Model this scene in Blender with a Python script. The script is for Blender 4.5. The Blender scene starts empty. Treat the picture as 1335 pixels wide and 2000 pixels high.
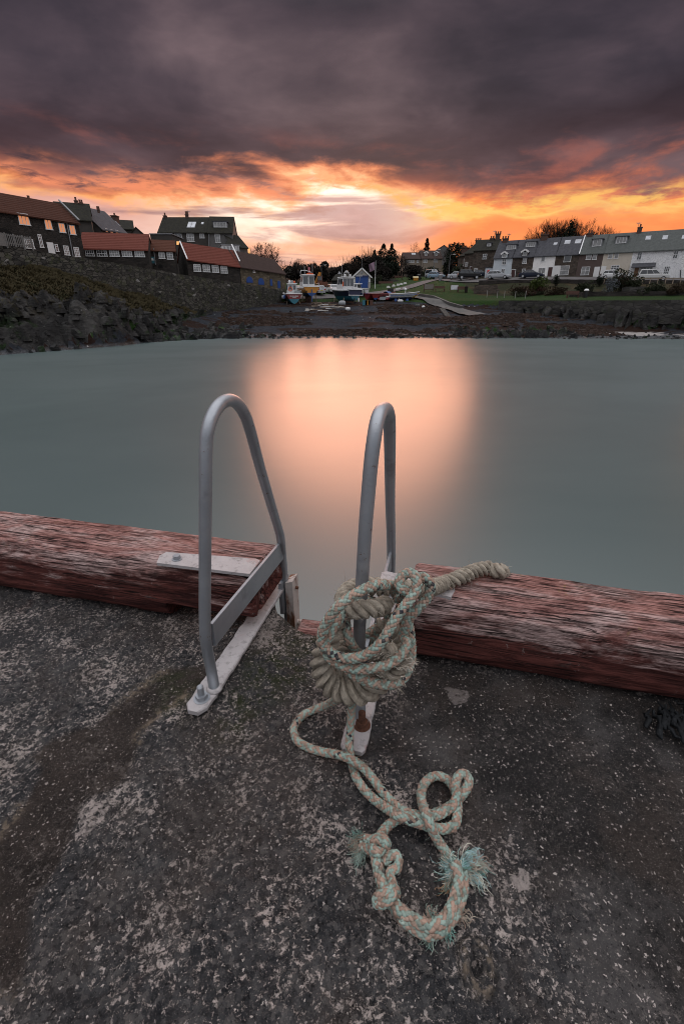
import bpy, math, random
import numpy as np
from mathutils import Vector
S = bpy.context.scene
COL = S.collection
R = math.radians
random.seed(7)
rng = np.random.default_rng(11)

# ------------------------------------------------------------------ camera
PITCH = R(24.44)
CAMZ = 3.6
DECK = 2.45
cam = bpy.data.cameras.new('camera')
cam.lens = 16.0; cam.sensor_fit = 'VERTICAL'; cam.sensor_height = 36.0; cam.sensor_width = 24.0
cam.clip_start = 0.05; cam.clip_end = 6000
camo = bpy.data.objects.new('camera', cam); COL.objects.link(camo)
camo.location = (0, 0, CAMZ); camo.rotation_euler = (math.pi/2 - PITCH, 0, 0)
S.camera = camo

# ------------------------------------------------------------------ sky and light
def build_world():
    w = bpy.data.worlds.new('World'); S.world = w; w.use_nodes = True
    nt = w.node_tree; N = nt.nodes; L = nt.links; N.clear()
    def nd(t, **k):
        n = N.new(t)
        for a, b in k.items(): setattr(n, a, b)
        return n
    def val(sock, v):
        if isinstance(v, (int, float)): sock.default_value = v
        else: L.new(v, sock)
    def M(op, a, b=0.0, c=0.0, clamp=False):
        n = nd('ShaderNodeMath', operation=op, use_clamp=clamp)
        val(n.inputs[0], a); val(n.inputs[1], b); val(n.inputs[2], c)
        return n.outputs[0]
    def sstep(x, lo, hi):
        n = nd('ShaderNodeMapRange', interpolation_type='SMOOTHSTEP')
        val(n.inputs[0], x); n.inputs[1].default_value = lo; n.inputs[2].default_value = hi
        return n.outputs[0]
    def mix(f, a, b, bt='MIX'):
        n = nd('ShaderNodeMix', data_type='RGBA', blend_type=bt)
        val(n.inputs[0], f)
        for s, v in ((n.inputs[6], a), (n.inputs[7], b)):
            if isinstance(v, tuple): s.default_value = v
            else: L.new(v, s)
        return n.outputs[2]
    def noise(vec, scale, detail=6, rough=.55, dist=0.0):
        n = nd('ShaderNodeTexNoise'); L.new(vec, n.inputs['Vector'])
        n.inputs['Scale'].default_value = scale; n.inputs['Detail'].default_value = detail
        n.inputs['Roughness'].default_value = rough; n.inputs['Distortion'].default_value = dist
        return n.outputs['Fac']
    def comb(x, y, z=0.0):
        n = nd('ShaderNodeCombineXYZ'); val(n.inputs[0], x); val(n.inputs[1], y); val(n.inputs[2], z)
        return n.outputs[0]
    tc = nd('ShaderNodeTexCoord')
    sp = nd('ShaderNodeSeparateXYZ'); L.new(tc.outputs['Generated'], sp.inputs[0])
    x, y, z = sp.outputs
    el = M('MULTIPLY', M('ARCSINE', z), 57.2958)
    az = M('MULTIPLY', M('ARCTAN2', x, y), 57.2958)
    # cloud sheet seen in perspective
    zz = M('ADD', M('MAXIMUM', z, 0.0), 0.10)
    pl = comb(M('DIVIDE', x, zz), M('DIVIDE', y, zz), 3.7)
    big = noise(pl, 0.75, 5, .52, .25)
    med = noise(pl, 1.5, 6, .50, .3)
    st = comb(M('MULTIPLY', az, .055), M('MULTIPLY', el, .42), 1.3)
    streak = noise(st, 1.0, 7, .55, .5)
    st2 = comb(M('MULTIPLY', az, .11), M('MULTIPLY', el, .33), 7.7)
    puff = noise(st2, 1.0, 8, .58, .25)
    # elevation warped by the cloud pattern gives ragged cloud edges
    ew = M('ADD', el, M('MULTIPLY', M('SUBTRACT', big, .5), 9.0))
    ew = M('ADD', ew, M('MULTIPLY', M('SUBTRACT', puff, .5), 9.0))
    ew = M('ADD', ew, M('MULTIPLY', M('SUBTRACT', streak, .5), 2.5))
    def s2l(c): return tuple(((v/255)/12.92 if v/255 < .04045 else ((v/255+.055)/1.055)**2.4) for v in c) + (1,)
    def ramp(fac, pts, lo, hi):
        mr = nd('ShaderNodeMapRange'); val(mr.inputs[0], fac); mr.inputs[1].default_value = lo; mr.inputs[2].default_value = hi
        r = nd('ShaderNodeValToRGB'); L.new(mr.outputs[0], r.inputs[0])
        e = r.color_ramp.elements
        while len(e) > 1: e.remove(e[0])
        e[0].position = (pts[0][0]-lo)/(hi-lo); e[0].color = s2l(pts[0][1])
        for p, c in pts[1:]:
            k = e.new((p-lo)/(hi-lo)); k.color = s2l(c)
        return r.outputs[0]
    # clear band under the cloud deck: pale in the middle, orange to the right, pink to the left
    mid = ramp(ew, [(-2, (246, 168, 122)), (2.5, (250, 172, 128)), (5, (247, 180, 146)), (7.3, (252, 214, 190)), (8.8, (255, 232, 212)), (10, (254, 190, 140)), (11.2, (240, 142, 100)), (13, (158, 102, 92))], -2, 14)
    rgt = ramp(ew, [(-2, (250, 160, 96)), (3, (252, 148, 88)), (6, (250, 140, 84)), (7.8, (252, 158, 92)), (8.8, (255, 194, 112)), (9.6, (250, 142, 84)), (11.0, (190, 104, 80)), (13, (118, 84, 82))], -2, 14)
    lft = ramp(ew, [(-2, (240, 160, 132)), (3, (236, 172, 154)), (6, (232, 190, 178)), (8, (220, 162, 146)), (9.3, (255, 176, 112)), (10.2, (250, 146, 88)), (11.5, (190, 115, 98)), (13, (132, 96, 94))], -2, 14)
    fr = sstep(az, 2, 14); fl = sstep(az, -10, -24)
    low = mix(fl, mix(fr, mid, rgt), lft)
    # thin grey-pink bars floating in the clear band
    bars = M('MULTIPLY', sstep(streak, .48, .62), M('MULTIPLY', sstep(el, 2.5, 5.0), M('SUBTRACT', 1.0, M('MULTIPLY', fr, .75))))
    low = mix(M('MULTIPLY', bars, .85), low, s2l((160, 122, 122)))
    # the heavy cloud deck, with dull red light caught in its folds
    dk = ramp(M('ADD', M('MULTIPLY', med, .6), M('MULTIPLY', big, .4)), [(.36, (43, 40, 50)), (.46, (60, 54, 64)), (.55, (80, 69, 78)), (.66, (112, 95, 101))], .3, .72)
    hot = M('MULTIPLY', sstep(puff, .5, .72), M('SUBTRACT', 1.0, sstep(el, 10.5, 16.5)))
    dk = mix(M('MULTIPLY', hot, .6), dk, s2l((206, 112, 90)))
    warm = M('MULTIPLY', M('SUBTRACT', 1.0, sstep(el, 11, 19)), .2)
    dk = mix(warm, dk, s2l((132, 88, 84)))
    ga = M('POWER', M('DIVIDE', M('SUBTRACT', az, .5), 11.5), 2.0); ge = M('POWER', M('DIVIDE', M('SUBTRACT', ew, 8.3), 2.0), 2.0)
    bo = M('ADD', 1.10, M('MULTIPLY', M('EXPONENT', M('MULTIPLY', M('ADD', ga, ge), -1.0)), .45))      # the sun just behind the thin cloud
    low = mix(1.0, low, comb(bo, bo, bo), 'MULTIPLY')
    sky = mix(sstep(M('ADD', ew, M('MULTIPLY', fl, 1.3)), 10.2, 12.9), low, dk)
    # broken bright streaks where the low sun catches the edge of the deck
    es = M('ADD', el, M('ADD', M('MULTIPLY', M('SUBTRACT', puff, .5), 4.5), M('MULTIPLY', M('SUBTRACT', big, .5), 3.0)))
    cen = M('SUBTRACT', 10.7, M('MULTIPLY', sstep(az, 2, 9), 1.5)); q = M('DIVIDE', M('SUBTRACT', es, cen), .85)
    band = M('EXPONENT', M('MULTIPLY', M('MULTIPLY', q, q), -1.0)); fine = noise(comb(M('MULTIPLY', az, .30), M('MULTIPLY', el, 1.25), 4.4), 1.0, 6, .6, .3)
    sky = mix(M('MULTIPLY', M('MULTIPLY', band, sstep(fine, .38, .58)), .9), sky, mix(sstep(az, -6, 12), s2l((250, 150, 108)), s2l((255, 200, 108))))
    sky = mix(M('MULTIPLY', M('SUBTRACT', fine, .5), .55), sky, mix(1.0, sky, (1.7, 1.55, 1.5, 1), 'MULTIPLY'))
    # out of view, sky higher up and behind is brightened to light the foreground
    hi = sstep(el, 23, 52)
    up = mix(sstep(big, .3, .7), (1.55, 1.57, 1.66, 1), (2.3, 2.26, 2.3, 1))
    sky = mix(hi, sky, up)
    back = M('MULTIPLY', sstep(M('ABSOLUTE', az), 75, 125), M('SUBTRACT', 1.0, hi))
    sky = mix(back, sky, (.62, .64, .70, 1))
    ns = nd('ShaderNodeTexSky', sky_type='NISHITA')
    ns.sun_disc = False; ns.sun_elevation = R(8.0); ns.sun_rotation = R(2.0); ns.air_density = 1.5; ns.dust_density = 3.0
    b1 = nd('ShaderNodeBackground'); L.new(ns.outputs[0], b1.inputs[0]); b1.inputs[1].default_value = .05
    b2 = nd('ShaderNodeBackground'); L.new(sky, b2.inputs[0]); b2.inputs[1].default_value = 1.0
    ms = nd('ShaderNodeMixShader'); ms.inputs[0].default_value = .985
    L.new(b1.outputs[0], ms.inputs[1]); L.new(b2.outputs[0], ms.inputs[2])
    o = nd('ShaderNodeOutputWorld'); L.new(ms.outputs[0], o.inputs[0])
build_world()
sl = bpy.data.lights.new('sun', 'SUN'); sl.energy = 1.2; sl.angle = R(28); sl.color = (1.0, .43, .255)
so = bpy.data.objects.new('sun', sl); COL.objects.link(so)
_d = Vector((math.sin(R(2))*math.cos(R(8)), math.cos(R(2))*math.cos(R(8)), math.sin(R(8))))
so.rotation_euler = _d.to_track_quat('Z', 'Y').to_euler(); so.location = (0, 20, 40)
S.view_settings.view_transform = 'Standard'; S.view_settings.look = 'None'
S.view_settings.exposure = 0.0; S.view_settings.gamma = 1.0; S.view_settings.use_curve_mapping = False
S.render.engine = 'CYCLES'
S.cycles.use_denoising = True
S.cycles.max_bounces = 6; S.cycles.transparent_max_bounces = 8
S.render.film_transparent = False
S.cycles.filter_width = 1.0

# ------------------------------------------------------------------ geometry helpers
F = 16.0/36.0*2000
cp, sp_ = math.cos(PITCH), math.sin(PITCH)
def ray(px, py):
    a = (px-667.5)/F; b = (1000-py)/F
    return np.array((a, cp+b*sp_, -sp_+b*cp))
def at(px, py, Y):
    r = ray(px, py); t = Y/r[1]
    return Vector((r[0]*t, Y, CAMZ+r[2]*t))
def on(px, py, z):
    r = ray(px, py); t = (z-CAMZ)/r[2]
    return Vector((r[0]*t, r[1]*t, z))
def dk(px, py, h=0.0): return on(px, py, DECK+h)

class MB:
    """collects shapes in world (or local) coordinates and links them as one mesh"""
    def __init__(s): s.v = []; s.f = []; s.c = []
    def add(s, vs, fs):
        o = len(s.v); s.v.extend([tuple(p) for p in vs]); s.f.extend([tuple(i+o for i in f) for f in fs])
    def box(s, cx, cy, cz, sx, sy, sz, rz=0.0, tilt=0.0):
        c, n = math.cos(rz), math.sin(rz); vs = []
        for k in (-1, 1):
            for i, j in ((-1, -1), (1, -1), (1, 1), (-1, 1)):
                x, y, z = i*sx/2, j*sy/2, k*sz/2
                if tilt: x, z = x*math.cos(tilt)-z*math.sin(tilt), x*math.sin(tilt)+z*math.cos(tilt)
                vs.append((cx+x*c-y*n, cy+x*n+y*c, cz+z))
        s.add(vs, [(3, 2, 1, 0), (4, 5, 6, 7), (0, 1, 5, 4), (1, 2, 6, 5), (2, 3, 7, 6), (3, 0, 4, 7)])
    def hexa(s, lo, hi):
        """lo, hi: two rings of n points"""
        n = len(lo)
        s.add(list(lo)+list(hi), [tuple(range(n-1, -1, -1)), tuple(range(n, 2*n))]+[(i, (i+1) % n, n+(i+1) % n, n+i) for i in range(n)])
    def beam(s, a, b, w, h, up=(0, 0, 1)):
        a, b = Vector(a), Vector(b); d = (b-a).normalized(); r = d.cross(Vector(up))
        if r.length < 1e-4: r = d.cross(Vector((0, 1, 0)))
        r.normalize(); u = r.cross(d)
        ring = lambda p: [p-r*w/2-u*h/2, p+r*w/2-u*h/2, p+r*w/2+u*h/2, p-r*w/2+u*h/2]
        s.hexa(ring(a), ring(b))
    def tube(s, pts, rad, n=8, closed=False, cap=True):
        P = np.array([tuple(p) for p in pts], float); m = len(P)
        rad = np.full(m, rad, float) if np.isscalar(rad) else np.array(rad, float)
        T, U, V = frames(P)
        a = np.linspace(0, 2*math.pi, n, endpoint=False)
        ring = P[:, None, :]+rad[:, None, None]*(np.cos(a)[None, :, None]*U[:, None, :]+np.sin(a)[None, :, None]*V[:, None, :])
        fs = [(i*n+j, i*n+(j+1) % n, (i+1)*n+(j+1) % n, (i+1)*n+j) for i in range(m-1) for j in range(n)]
        if cap: fs += [tuple(range(n-1, -1, -1)), tuple((m-1)*n+j for j in range(n))]
        s.add(ring.reshape(-1, 3), fs)
    def lathe(s, cx, cy, prof, n=16):
        vs = []; m = len(prof)
        for r, z in prof:
            for j in range(n):
                a = 2*math.pi*j/n; vs.append((cx+r*math.cos(a), cy+r*math.sin(a), z))
        fs = [(i*n+j, i*n+(j+1) % n, (i+1)*n+(j+1) % n, (i+1)*n+j) for i in range(m-1) for j in range(n)]
        fs += [tuple(range(n-1, -1, -1)), tuple((m-1)*n+j for j in range(n))]
        s.add(vs, fs)
    def grid(s, G):
        """G: array (m, n, 3)"""
        m, n = G.shape[:2]
        s.add(G.reshape(-1, 3), [(i*n+j, i*n+j+1, (i+1)*n+j+1, (i+1)*n+j) for i in range(m-1) for j in range(n-1)])
    def build(s, name, mat, parent=None, local=False, smooth=False, cols=None, attrs=None):
        V = np.array(s.v, float).reshape(-1, 3)
        if parent is not None and not local:
            rt = parent
            while rt.parent is not None: rt = rt.parent
            L_ = np.array(rt.location); a = -rt.rotation_euler.z
            V = V-L_
            V = np.stack([V[:, 0]*math.cos(a)-V[:, 1]*math.sin(a), V[:, 0]*math.sin(a)+V[:, 1]*math.cos(a), V[:, 2]], 1)
        me = bpy.data.meshes.new(name)
        me.from_pydata(V.tolist(), [], s.f); me.update()
        if smooth: me.polygons.foreach_set('use_smooth', [True]*len(me.polygons))
        if mat is not None:
            for m_ in (mat if isinstance(mat, (list, tuple)) else [mat]): me.materials.append(m_)
        if cols is not None:
            ca = me.color_attributes.new('Col', 'FLOAT_COLOR', 'POINT'); ca.data.foreach_set('color', np.asarray(cols, float).ravel())
        for k, arr in (attrs or {}).items():
            at_ = me.attributes.new(k, 'FLOAT', 'POINT'); at_.data.foreach_set('value', np.asarray(arr, float).ravel())
        o = bpy.data.objects.new(name, me); COL.objects.link(o)
        if parent is not None: o.parent = parent
        return o

def frames(P):
    m = len(P); T = np.gradient(P, axis=0); T /= np.linalg.norm(T, axis=1, keepdims=True)+1e-12
    U = np.zeros_like(P); u = np.cross(T[0], (0, 0, 1.0))
    if np.linalg.norm(u) < 1e-3: u = np.cross(T[0], (0, 1.0, 0))
    u /= np.linalg.norm(u)
    for i in range(m):
        u = u-T[i]*np.dot(u, T[i]); u /= np.linalg.norm(u)+1e-12; U[i] = u
    return T, U, np.cross(T, U)

def spline(pts, step):
    """Catmull-Rom through pts, resampled at even arc length"""
    P = np.array([tuple(p) for p in pts], float); Q = np.vstack([2*P[0]-P[1], P, 2*P[-1]-P[-2]]); out = []
    for i in range(1, len(Q)-2):
        p0, p1, p2, p3 = Q[i-1:i+3]; t = np.linspace(0, 1, 24, endpoint=False)[:, None]
        out.append(.5*((2*p1)+(-p0+p2)*t+(2*p0-5*p1+4*p2-p3)*t*t+(-p0+3*p1-3*p2+p3)*t**3))
    C = np.vstack(out+[P[-1:]])
    d = np.r_[0, np.cumsum(np.linalg.norm(np.diff(C, axis=0), axis=1))]
    n = max(2, int(d[-1]/step)+1); s = np.linspace(0, d[-1], n)
    return np.stack([np.interp(s, d, C[:, k]) for k in range(3)], 1), s

_perm = np.random.default_rng(5).permutation(4096)
def _h(ix, iy): return _perm[(_perm[ix & 4095]+iy) & 4095]/4095.0
def vnoise(x, y):
    ix = np.floor(x).astype(int); iy = np.floor(y).astype(int); fx = x-ix; fy = y-iy
    fx = fx*fx*fx*(fx*(fx*6-15)+10); fy = fy*fy*fy*(fy*(fy*6-15)+10)
    a = _h(ix, iy)*(1-fx)+_h(ix+1, iy)*fx; b = _h(ix, iy+1)*(1-fx)+_h(ix+1, iy+1)*fx
    return a*(1-fy)+b*fy
def fbm(x, y, o=5, g=.5, lac=2.03):
    s = 0; a = 1; t = 0
    x = np.asarray(x, float); y = np.asarray(y, float)
    for k in range(o):
        s = s+a*vnoise(x+17.3*k, y-9.1*k); t += a; a *= g; x = x*lac; y = y*lac
    return s/t
def worley(x, y):
    """F1 distance, cell id and F2"""
    ix = np.floor(x).astype(int); iy = np.floor(y).astype(int)
    d1 = np.full(x.shape, 9.0); d2 = np.full(x.shape, 9.0); cid = np.zeros(x.shape)
    for i in (-1, 0, 1):
        for j in (-1, 0, 1):
            cx, cy = ix+i, iy+j
            qx = cx+_h(cx, cy); qy = cy+_h(cx+911, cy+77)
            d = np.hypot(x-qx, y-qy); c = _h(cx+31, cy+501)
            n = d < d1; d2 = np.where(n, d1, np.minimum(d2, d)); cid = np.where(n, c, cid); d1 = np.where(n, d, d1)
    return d1, cid, d2
def smooth(x, a, b):
    t = np.clip((np.asarray(x, float)-a)/(b-a), 0, 1); return t*t*(3-2*t)
def inpoly(X, Y, poly):
    ins = np.zeros(X.shape, bool); n = len(poly)
    for i in range(n):
        x0, y0 = poly[i][:2]; x1, y1 = poly[(i+1) % n][:2]
        if y0 == y1: continue
        c = ((y0 > Y) != (y1 > Y)) & (X < (x1-x0)*(Y-y0)/(y1-y0)+x0); ins ^= c
    return ins
def segdist(X, Y, poly, closed=True):
    d = np.full(X.shape, 1e9); n = len(poly)
    for i in range(n if closed else n-1):
        x0, y0 = poly[i][:2]; x1, y1 = poly[(i+1) % n][:2]
        dx, dy = x1-x0, y1-y0; t = np.clip(((X-x0)*dx+(Y-y0)*dy)/(dx*dx+dy*dy+1e-12), 0, 1)
        d = np.minimum(d, np.hypot(X-x0-t*dx, Y-y0-t*dy))
    return d
def sdpoly(X, Y, poly):
    d = segdist(X, Y, poly); return np.where(inpoly(X, Y, poly), -d, d)

# ------------------------------------------------------------------ naming helpers
def tag(o, label=None, cat=None, group=None, kind=None):
    if label: o['label'] = label
    if cat: o['category'] = cat
    if group: o['group'] = group
    if kind: o['kind'] = kind
    return o
def thing(name, label, cat, loc=(0, 0, 0), rotz=0.0, group=None):
    o = bpy.data.objects.new(name, None); COL.objects.link(o)
    o.location = tuple(loc); o.rotation_euler = (0, 0, rotz); o.empty_display_size = .2
    return tag(o, label, cat, group)
def copy_tree(o, parent=None):
    c = o.copy(); COL.objects.link(c)
    if parent is not None: c.parent = parent
    for ch in [q for q in bpy.data.objects if q.parent == o]: copy_tree(ch, c)
    return c

# ------------------------------------------------------------------ materials
def lin(*c):
    return tuple(((v/255)/12.92 if v/255 < .04045 else ((v/255+.055)/1.055)**2.4) for v in c)+(1,)
class NT:
    def __init__(s, name):
        s.m = bpy.data.materials.new(name); s.m.use_nodes = True
        s.t = s.m.node_tree; s.N = s.t.nodes; s.L = s.t.links
        s.p = s.N['Principled BSDF']; s.out = s.N['Material Output']
        s.tc = s.N.new('ShaderNodeTexCoord').outputs['Object']
    def val(s, sock, v):
        if v is None: return
        if hasattr(v, 'is_output'): s.L.new(v, sock)
        elif isinstance(v, tuple) and sock.type == 'RGBA' and len(v) == 3: sock.default_value = v+(1,)
        else: sock.default_value = v
    def map(s, scale=(1, 1, 1), rot=(0, 0, 0), loc=(0, 0, 0), vec=None):
        n = s.N.new('ShaderNodeMapping'); s.L.new(vec or s.tc, n.inputs[0])
        n.inputs['Scale'].default_value = scale; n.inputs['Rotation'].default_value = rot; n.inputs['Location'].default_value = loc
        return n.outputs[0]
    def noise(s, scale, detail=5, rough=.55, dist=0.0, vec=None, out='Fac'):
        n = s.N.new('ShaderNodeTexNoise'); s.L.new(vec or s.tc, n.inputs['Vector'])
        n.inputs['Scale'].default_value = scale; n.inputs['Detail'].default_value = detail
        n.inputs['Roughness'].default_value = rough; n.inputs['Distortion'].default_value = dist
        return n.outputs[out]
    def vor(s, scale, feature='F1', vec=None, out='Distance', rnd=1.0):
        n = s.N.new('ShaderNodeTexVoronoi'); n.feature = feature; s.L.new(vec or s.tc, n.inputs['Vector'])
        n.inputs['Scale'].default_value = scale; n.inputs['Randomness'].default_value = rnd
        return n.outputs[out]
    def M(s, op, a, b=0.0, c=0.0, clamp=False):
        n = s.N.new('ShaderNodeMath'); n.operation = op; n.use_clamp = clamp
        s.val(n.inputs[0], a); s.val(n.inputs[1], b); s.val(n.inputs[2], c); return n.outputs[0]
    def ss(s, x, lo, hi):
        n = s.N.new('ShaderNodeMapRange'); n.interpolation_type = 'SMOOTHSTEP'; s.val(n.inputs[0], x)
        n.inputs[1].default_value = lo; n.inputs[2].default_value = hi; return n.outputs[0]
    def mix(s, f, a, b, bt='MIX'):
        n = s.N.new('ShaderNodeMix'); n.data_type = 'RGBA'; n.blend_type = bt
        s.val(n.inputs[0], f); s.val(n.inputs[6], a); s.val(n.inputs[7], b); return n.outputs[2]
    def ramp(s, f, pts):
        r = s.N.new('ShaderNodeValToRGB'); s.L.new(f, r.inputs[0]); e = r.color_ramp.elements
        while len(e) > 1: e.remove(e[0])
        e[0].position = pts[0][0]; e[0].color = tuple(pts[0][1])[:3]+(1,)
        for p, c in pts[1:]:
            k = e.new(p); k.color = tuple(c)[:3]+(1,)
        return r.outputs[0]
    def attr(s, name, out='Fac'):
        n = s.N.new('ShaderNodeAttribute'); n.attribute_name = name; return n.outputs[out]
    def xyz(s, vec=None):
        n = s.N.new('ShaderNodeSeparateXYZ'); s.L.new(vec or s.tc, n.inputs[0]); return n.outputs
    def bump(s, h, strength=.5, dist=.02, prev=None):
        n = s.N.new('ShaderNodeBump'); s.L.new(h, n.inputs['Height']); n.inputs['Strength'].default_value = strength
        n.inputs['Distance'].default_value = dist
        if prev is not None: s.L.new(prev, n.inputs['Normal'])
        return n.outputs[0]
    def done(s, col=None, rough=.7, metal=0.0, spec=.4, normal=None, emit=None, es=0.0, coat=None):
        s.val(s.p.inputs['Base Color'], col); s.val(s.p.inputs['Roughness'], rough); s.val(s.p.inputs['Metallic'], metal)
        s.val(s.p.inputs['Specular IOR Level'], spec)
        if normal is not None: s.L.new(normal, s.p.inputs['Normal'])
        if emit is not None: s.val(s.p.inputs['Emission Color'], emit); s.val(s.p.inputs['Emission Strength'], es)
        if coat: s.val(s.p.inputs['Coat Weight'], coat)
        return s.m
def simple(name, c, rough=.7, metal=0.0, spec=.4, var=.25, sc=3.0, bump=0.0, bs=8.0, dirt=None):
    """one colour, broken up by two scales of noise and, if asked, patches of dirt"""
    t = NT(name); a = t.noise(sc, 4, .6); b = t.noise(sc*7, 3, .6)
    f = t.M('ADD', t.M('MULTIPLY', a, .65), t.M('MULTIPLY', b, .35))
    c0 = tuple(v*(1-var) for v in c[:3]); c1 = tuple(min(1, v*(1+var)) for v in c[:3])
    col = t.ramp(f, [(.3, c0), (.7, c1)])
    if dirt: col = t.mix(t.M('MULTIPLY', t.ss(t.noise(sc*1.7, 5, .65), .52, .7), dirt[1]), col, dirt[0])
    nm = t.bump(t.noise(bs, 4, .6), bump, .05) if bump else None
    return t.done(col, rough, metal, spec, nm)
# ================================================================== water
def mat_water():
    t = NT('water_surface')
    v1 = t.map((.16, .9, 1)); v2 = t.map((1.1, 4.5, 1), rot=(0, 0, .2))
    h = t.M('ADD', t.M('MULTIPLY', t.noise(1.0, 4, .6, .4, v1), .75), t.M('MULTIPLY', t.noise(1.0, 3, .6, .3, v2), .25))
    big = t.noise(.05, 3, .5)
    col = t.mix(t.ss(big, .4, .62), (.025, .050, .049), (.034, .061, .060))
    nm = t.bump(h, .05, .03)
    m_ = t.done(col, .27, 0, .5, nm)
    # long exposure: a calm surface plus the broad smear of the moving ripples
    p2 = t.N.new('ShaderNodeBsdfPrincipled'); t.L.new(col, p2.inputs['Base Color']); p2.inputs['Roughness'].default_value = .42; t.L.new(nm, p2.inputs['Normal']); p2.name = 'smear'
    ms = t.N.new('ShaderNodeMixShader'); t.L.new(t.M('ADD', .42, t.M('MULTIPLY', t.ss(t.noise(1.0, 4, .55, .3, t.map((.07, .10, 1))), .35, .65), .14)), ms.inputs[0]); t.L.new(t.p.outputs[0], ms.inputs[1]); t.L.new(p2.outputs[0], ms.inputs[2]); t.L.new(ms.outputs[0], t.out.inputs[0])
    for q in (t.p, p2): q.inputs['IOR'].default_value = 2.1
    return m_
def build_water():
    m = MB(); W = 600
    m.add([(-W, -60, 0), (W, -60, 0), (W, 140, 0), (-W, 140, 0)], [(0, 1, 2, 3)])
    o = m.build('water', mat_water())
    tag(o, kind='structure')
build_water()

# ================================================================== quay deck
UX, UY = math.cos(R(-13.9)), math.sin(R(-13.9))          # along the timber kerb
HX, HY = -UY, UX                                          # ladder heading, out over the water
def axisY(x): return 1.39-.248*(x-.25)
EDGE = [(-30, axisY(-30)+.17), (-2, axisY(-2)+.17), (-.40, axisY(-.4)+.16), (-.33, 1.74), (-.295, 1.64), (-.27, 1.55), (-.20, 1.47), (-.14, 1.42), (.04, 1.365), (.14, 1.365), (.22, 1.43), (.30, 1.53), (.4, axisY(.4)+.15), (30, axisY(30)+.15)]
def PX(pts): return [tuple(dk(*p))[:2] for p in pts]
STAIN = PX([(415, 1295), (330, 1300), (280, 1335), (235, 1375), (180, 1420), (110, 1440), (65, 1478), (82, 1500), (55, 1560), (20, 1600), (-30, 1650), (-60, 1900), (30, 1930), (45, 1840), (62, 1760), (110, 1690), (140, 1610), (165, 1560), (232, 1530), (258, 1480), (262, 1430), (310, 1385), (370, 1350), (420, 1330)])
SLAB = PX([(-60, 1215), (60, 1205), (88, 1230), (60, 1262), (0, 1282), (-60, 1300)])
SMOOTH = PX([(790, 1360), (830, 1300), (1500, 1380), (1600, 2100), (1190, 2100), (1160, 1930), (1120, 1790), (1000, 1690), (905, 1600), (860, 1500), (720, 1470)])
PATCH = [(PX([(992, 1715), (1010, 1697), (1035, 1705), (1042, 1730), (1028, 1748), (1005, 1740)]), .012), (PX([(870, 1345), (905, 1350), (912, 1362), (885, 1368)]), .012),
         (PX([(165, 1600), (180, 1570), (215, 1575), (200, 1600), (170, 1625)]), .03), (PX([(870, 1640), (900, 1630), (935, 1650), (900, 1660)]), .02), (PX([(300, 1215), (395, 1180), (430, 1230), (330, 1260)]), .02),
         (PX([(440, 1290), (520, 1175), (560, 1190), (520, 1260)]), .04)]
MOSS = PX([(430, 1400), (470, 1310), (560, 1195), (640, 1240), (620, 1330), (520, 1370), (470, 1440), (420, 1460)])
MOSS2 = PX([(290, 1330), (360, 1290), (400, 1340), (360, 1400), (330, 1380)])
HOLE = dk(931, 1885)
def deck_fields(X, Y):
    n1 = fbm(X*3.1+5, Y*3.1, 5); n2 = fbm(X*11, Y*11+3, 4); wob = (n1-.5)*.10+(n2-.5)*.05
    st = 1-smooth(sdpoly(X, Y, STAIN)+wob*.5, -.012, .014)
    sl = 1-smooth(sdpoly(X, Y, SLAB)+wob*.2, -.006, .006)
    sm = 1-smooth(sdpoly(X, Y, SMOOTH)+wob*1.6, -.06, .06)
    rim = np.exp(-((sdpoly(X, Y, STAIN)+wob*.5)/.016)**2)*smooth(fbm(X*6, Y*6, 3), .42, .6)
    pt = np.zeros(X.shape)
    for (p, s), k in zip(PATCH, (1, .8, .6, .35, .22, .5)): pt = np.maximum(pt, k*(1-smooth(sdpoly(X, Y, p)+(n2-.5)*.07, -s*.4, s*.4)))
    ms = np.maximum(1-smooth(sdpoly(X, Y, MOSS)+wob, -.05, .05), .7*(1-smooth(sdpoly(X, Y, MOSS2)+wob, -.03, .03)))
    return st, sl, sm, rim, pt, ms
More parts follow.
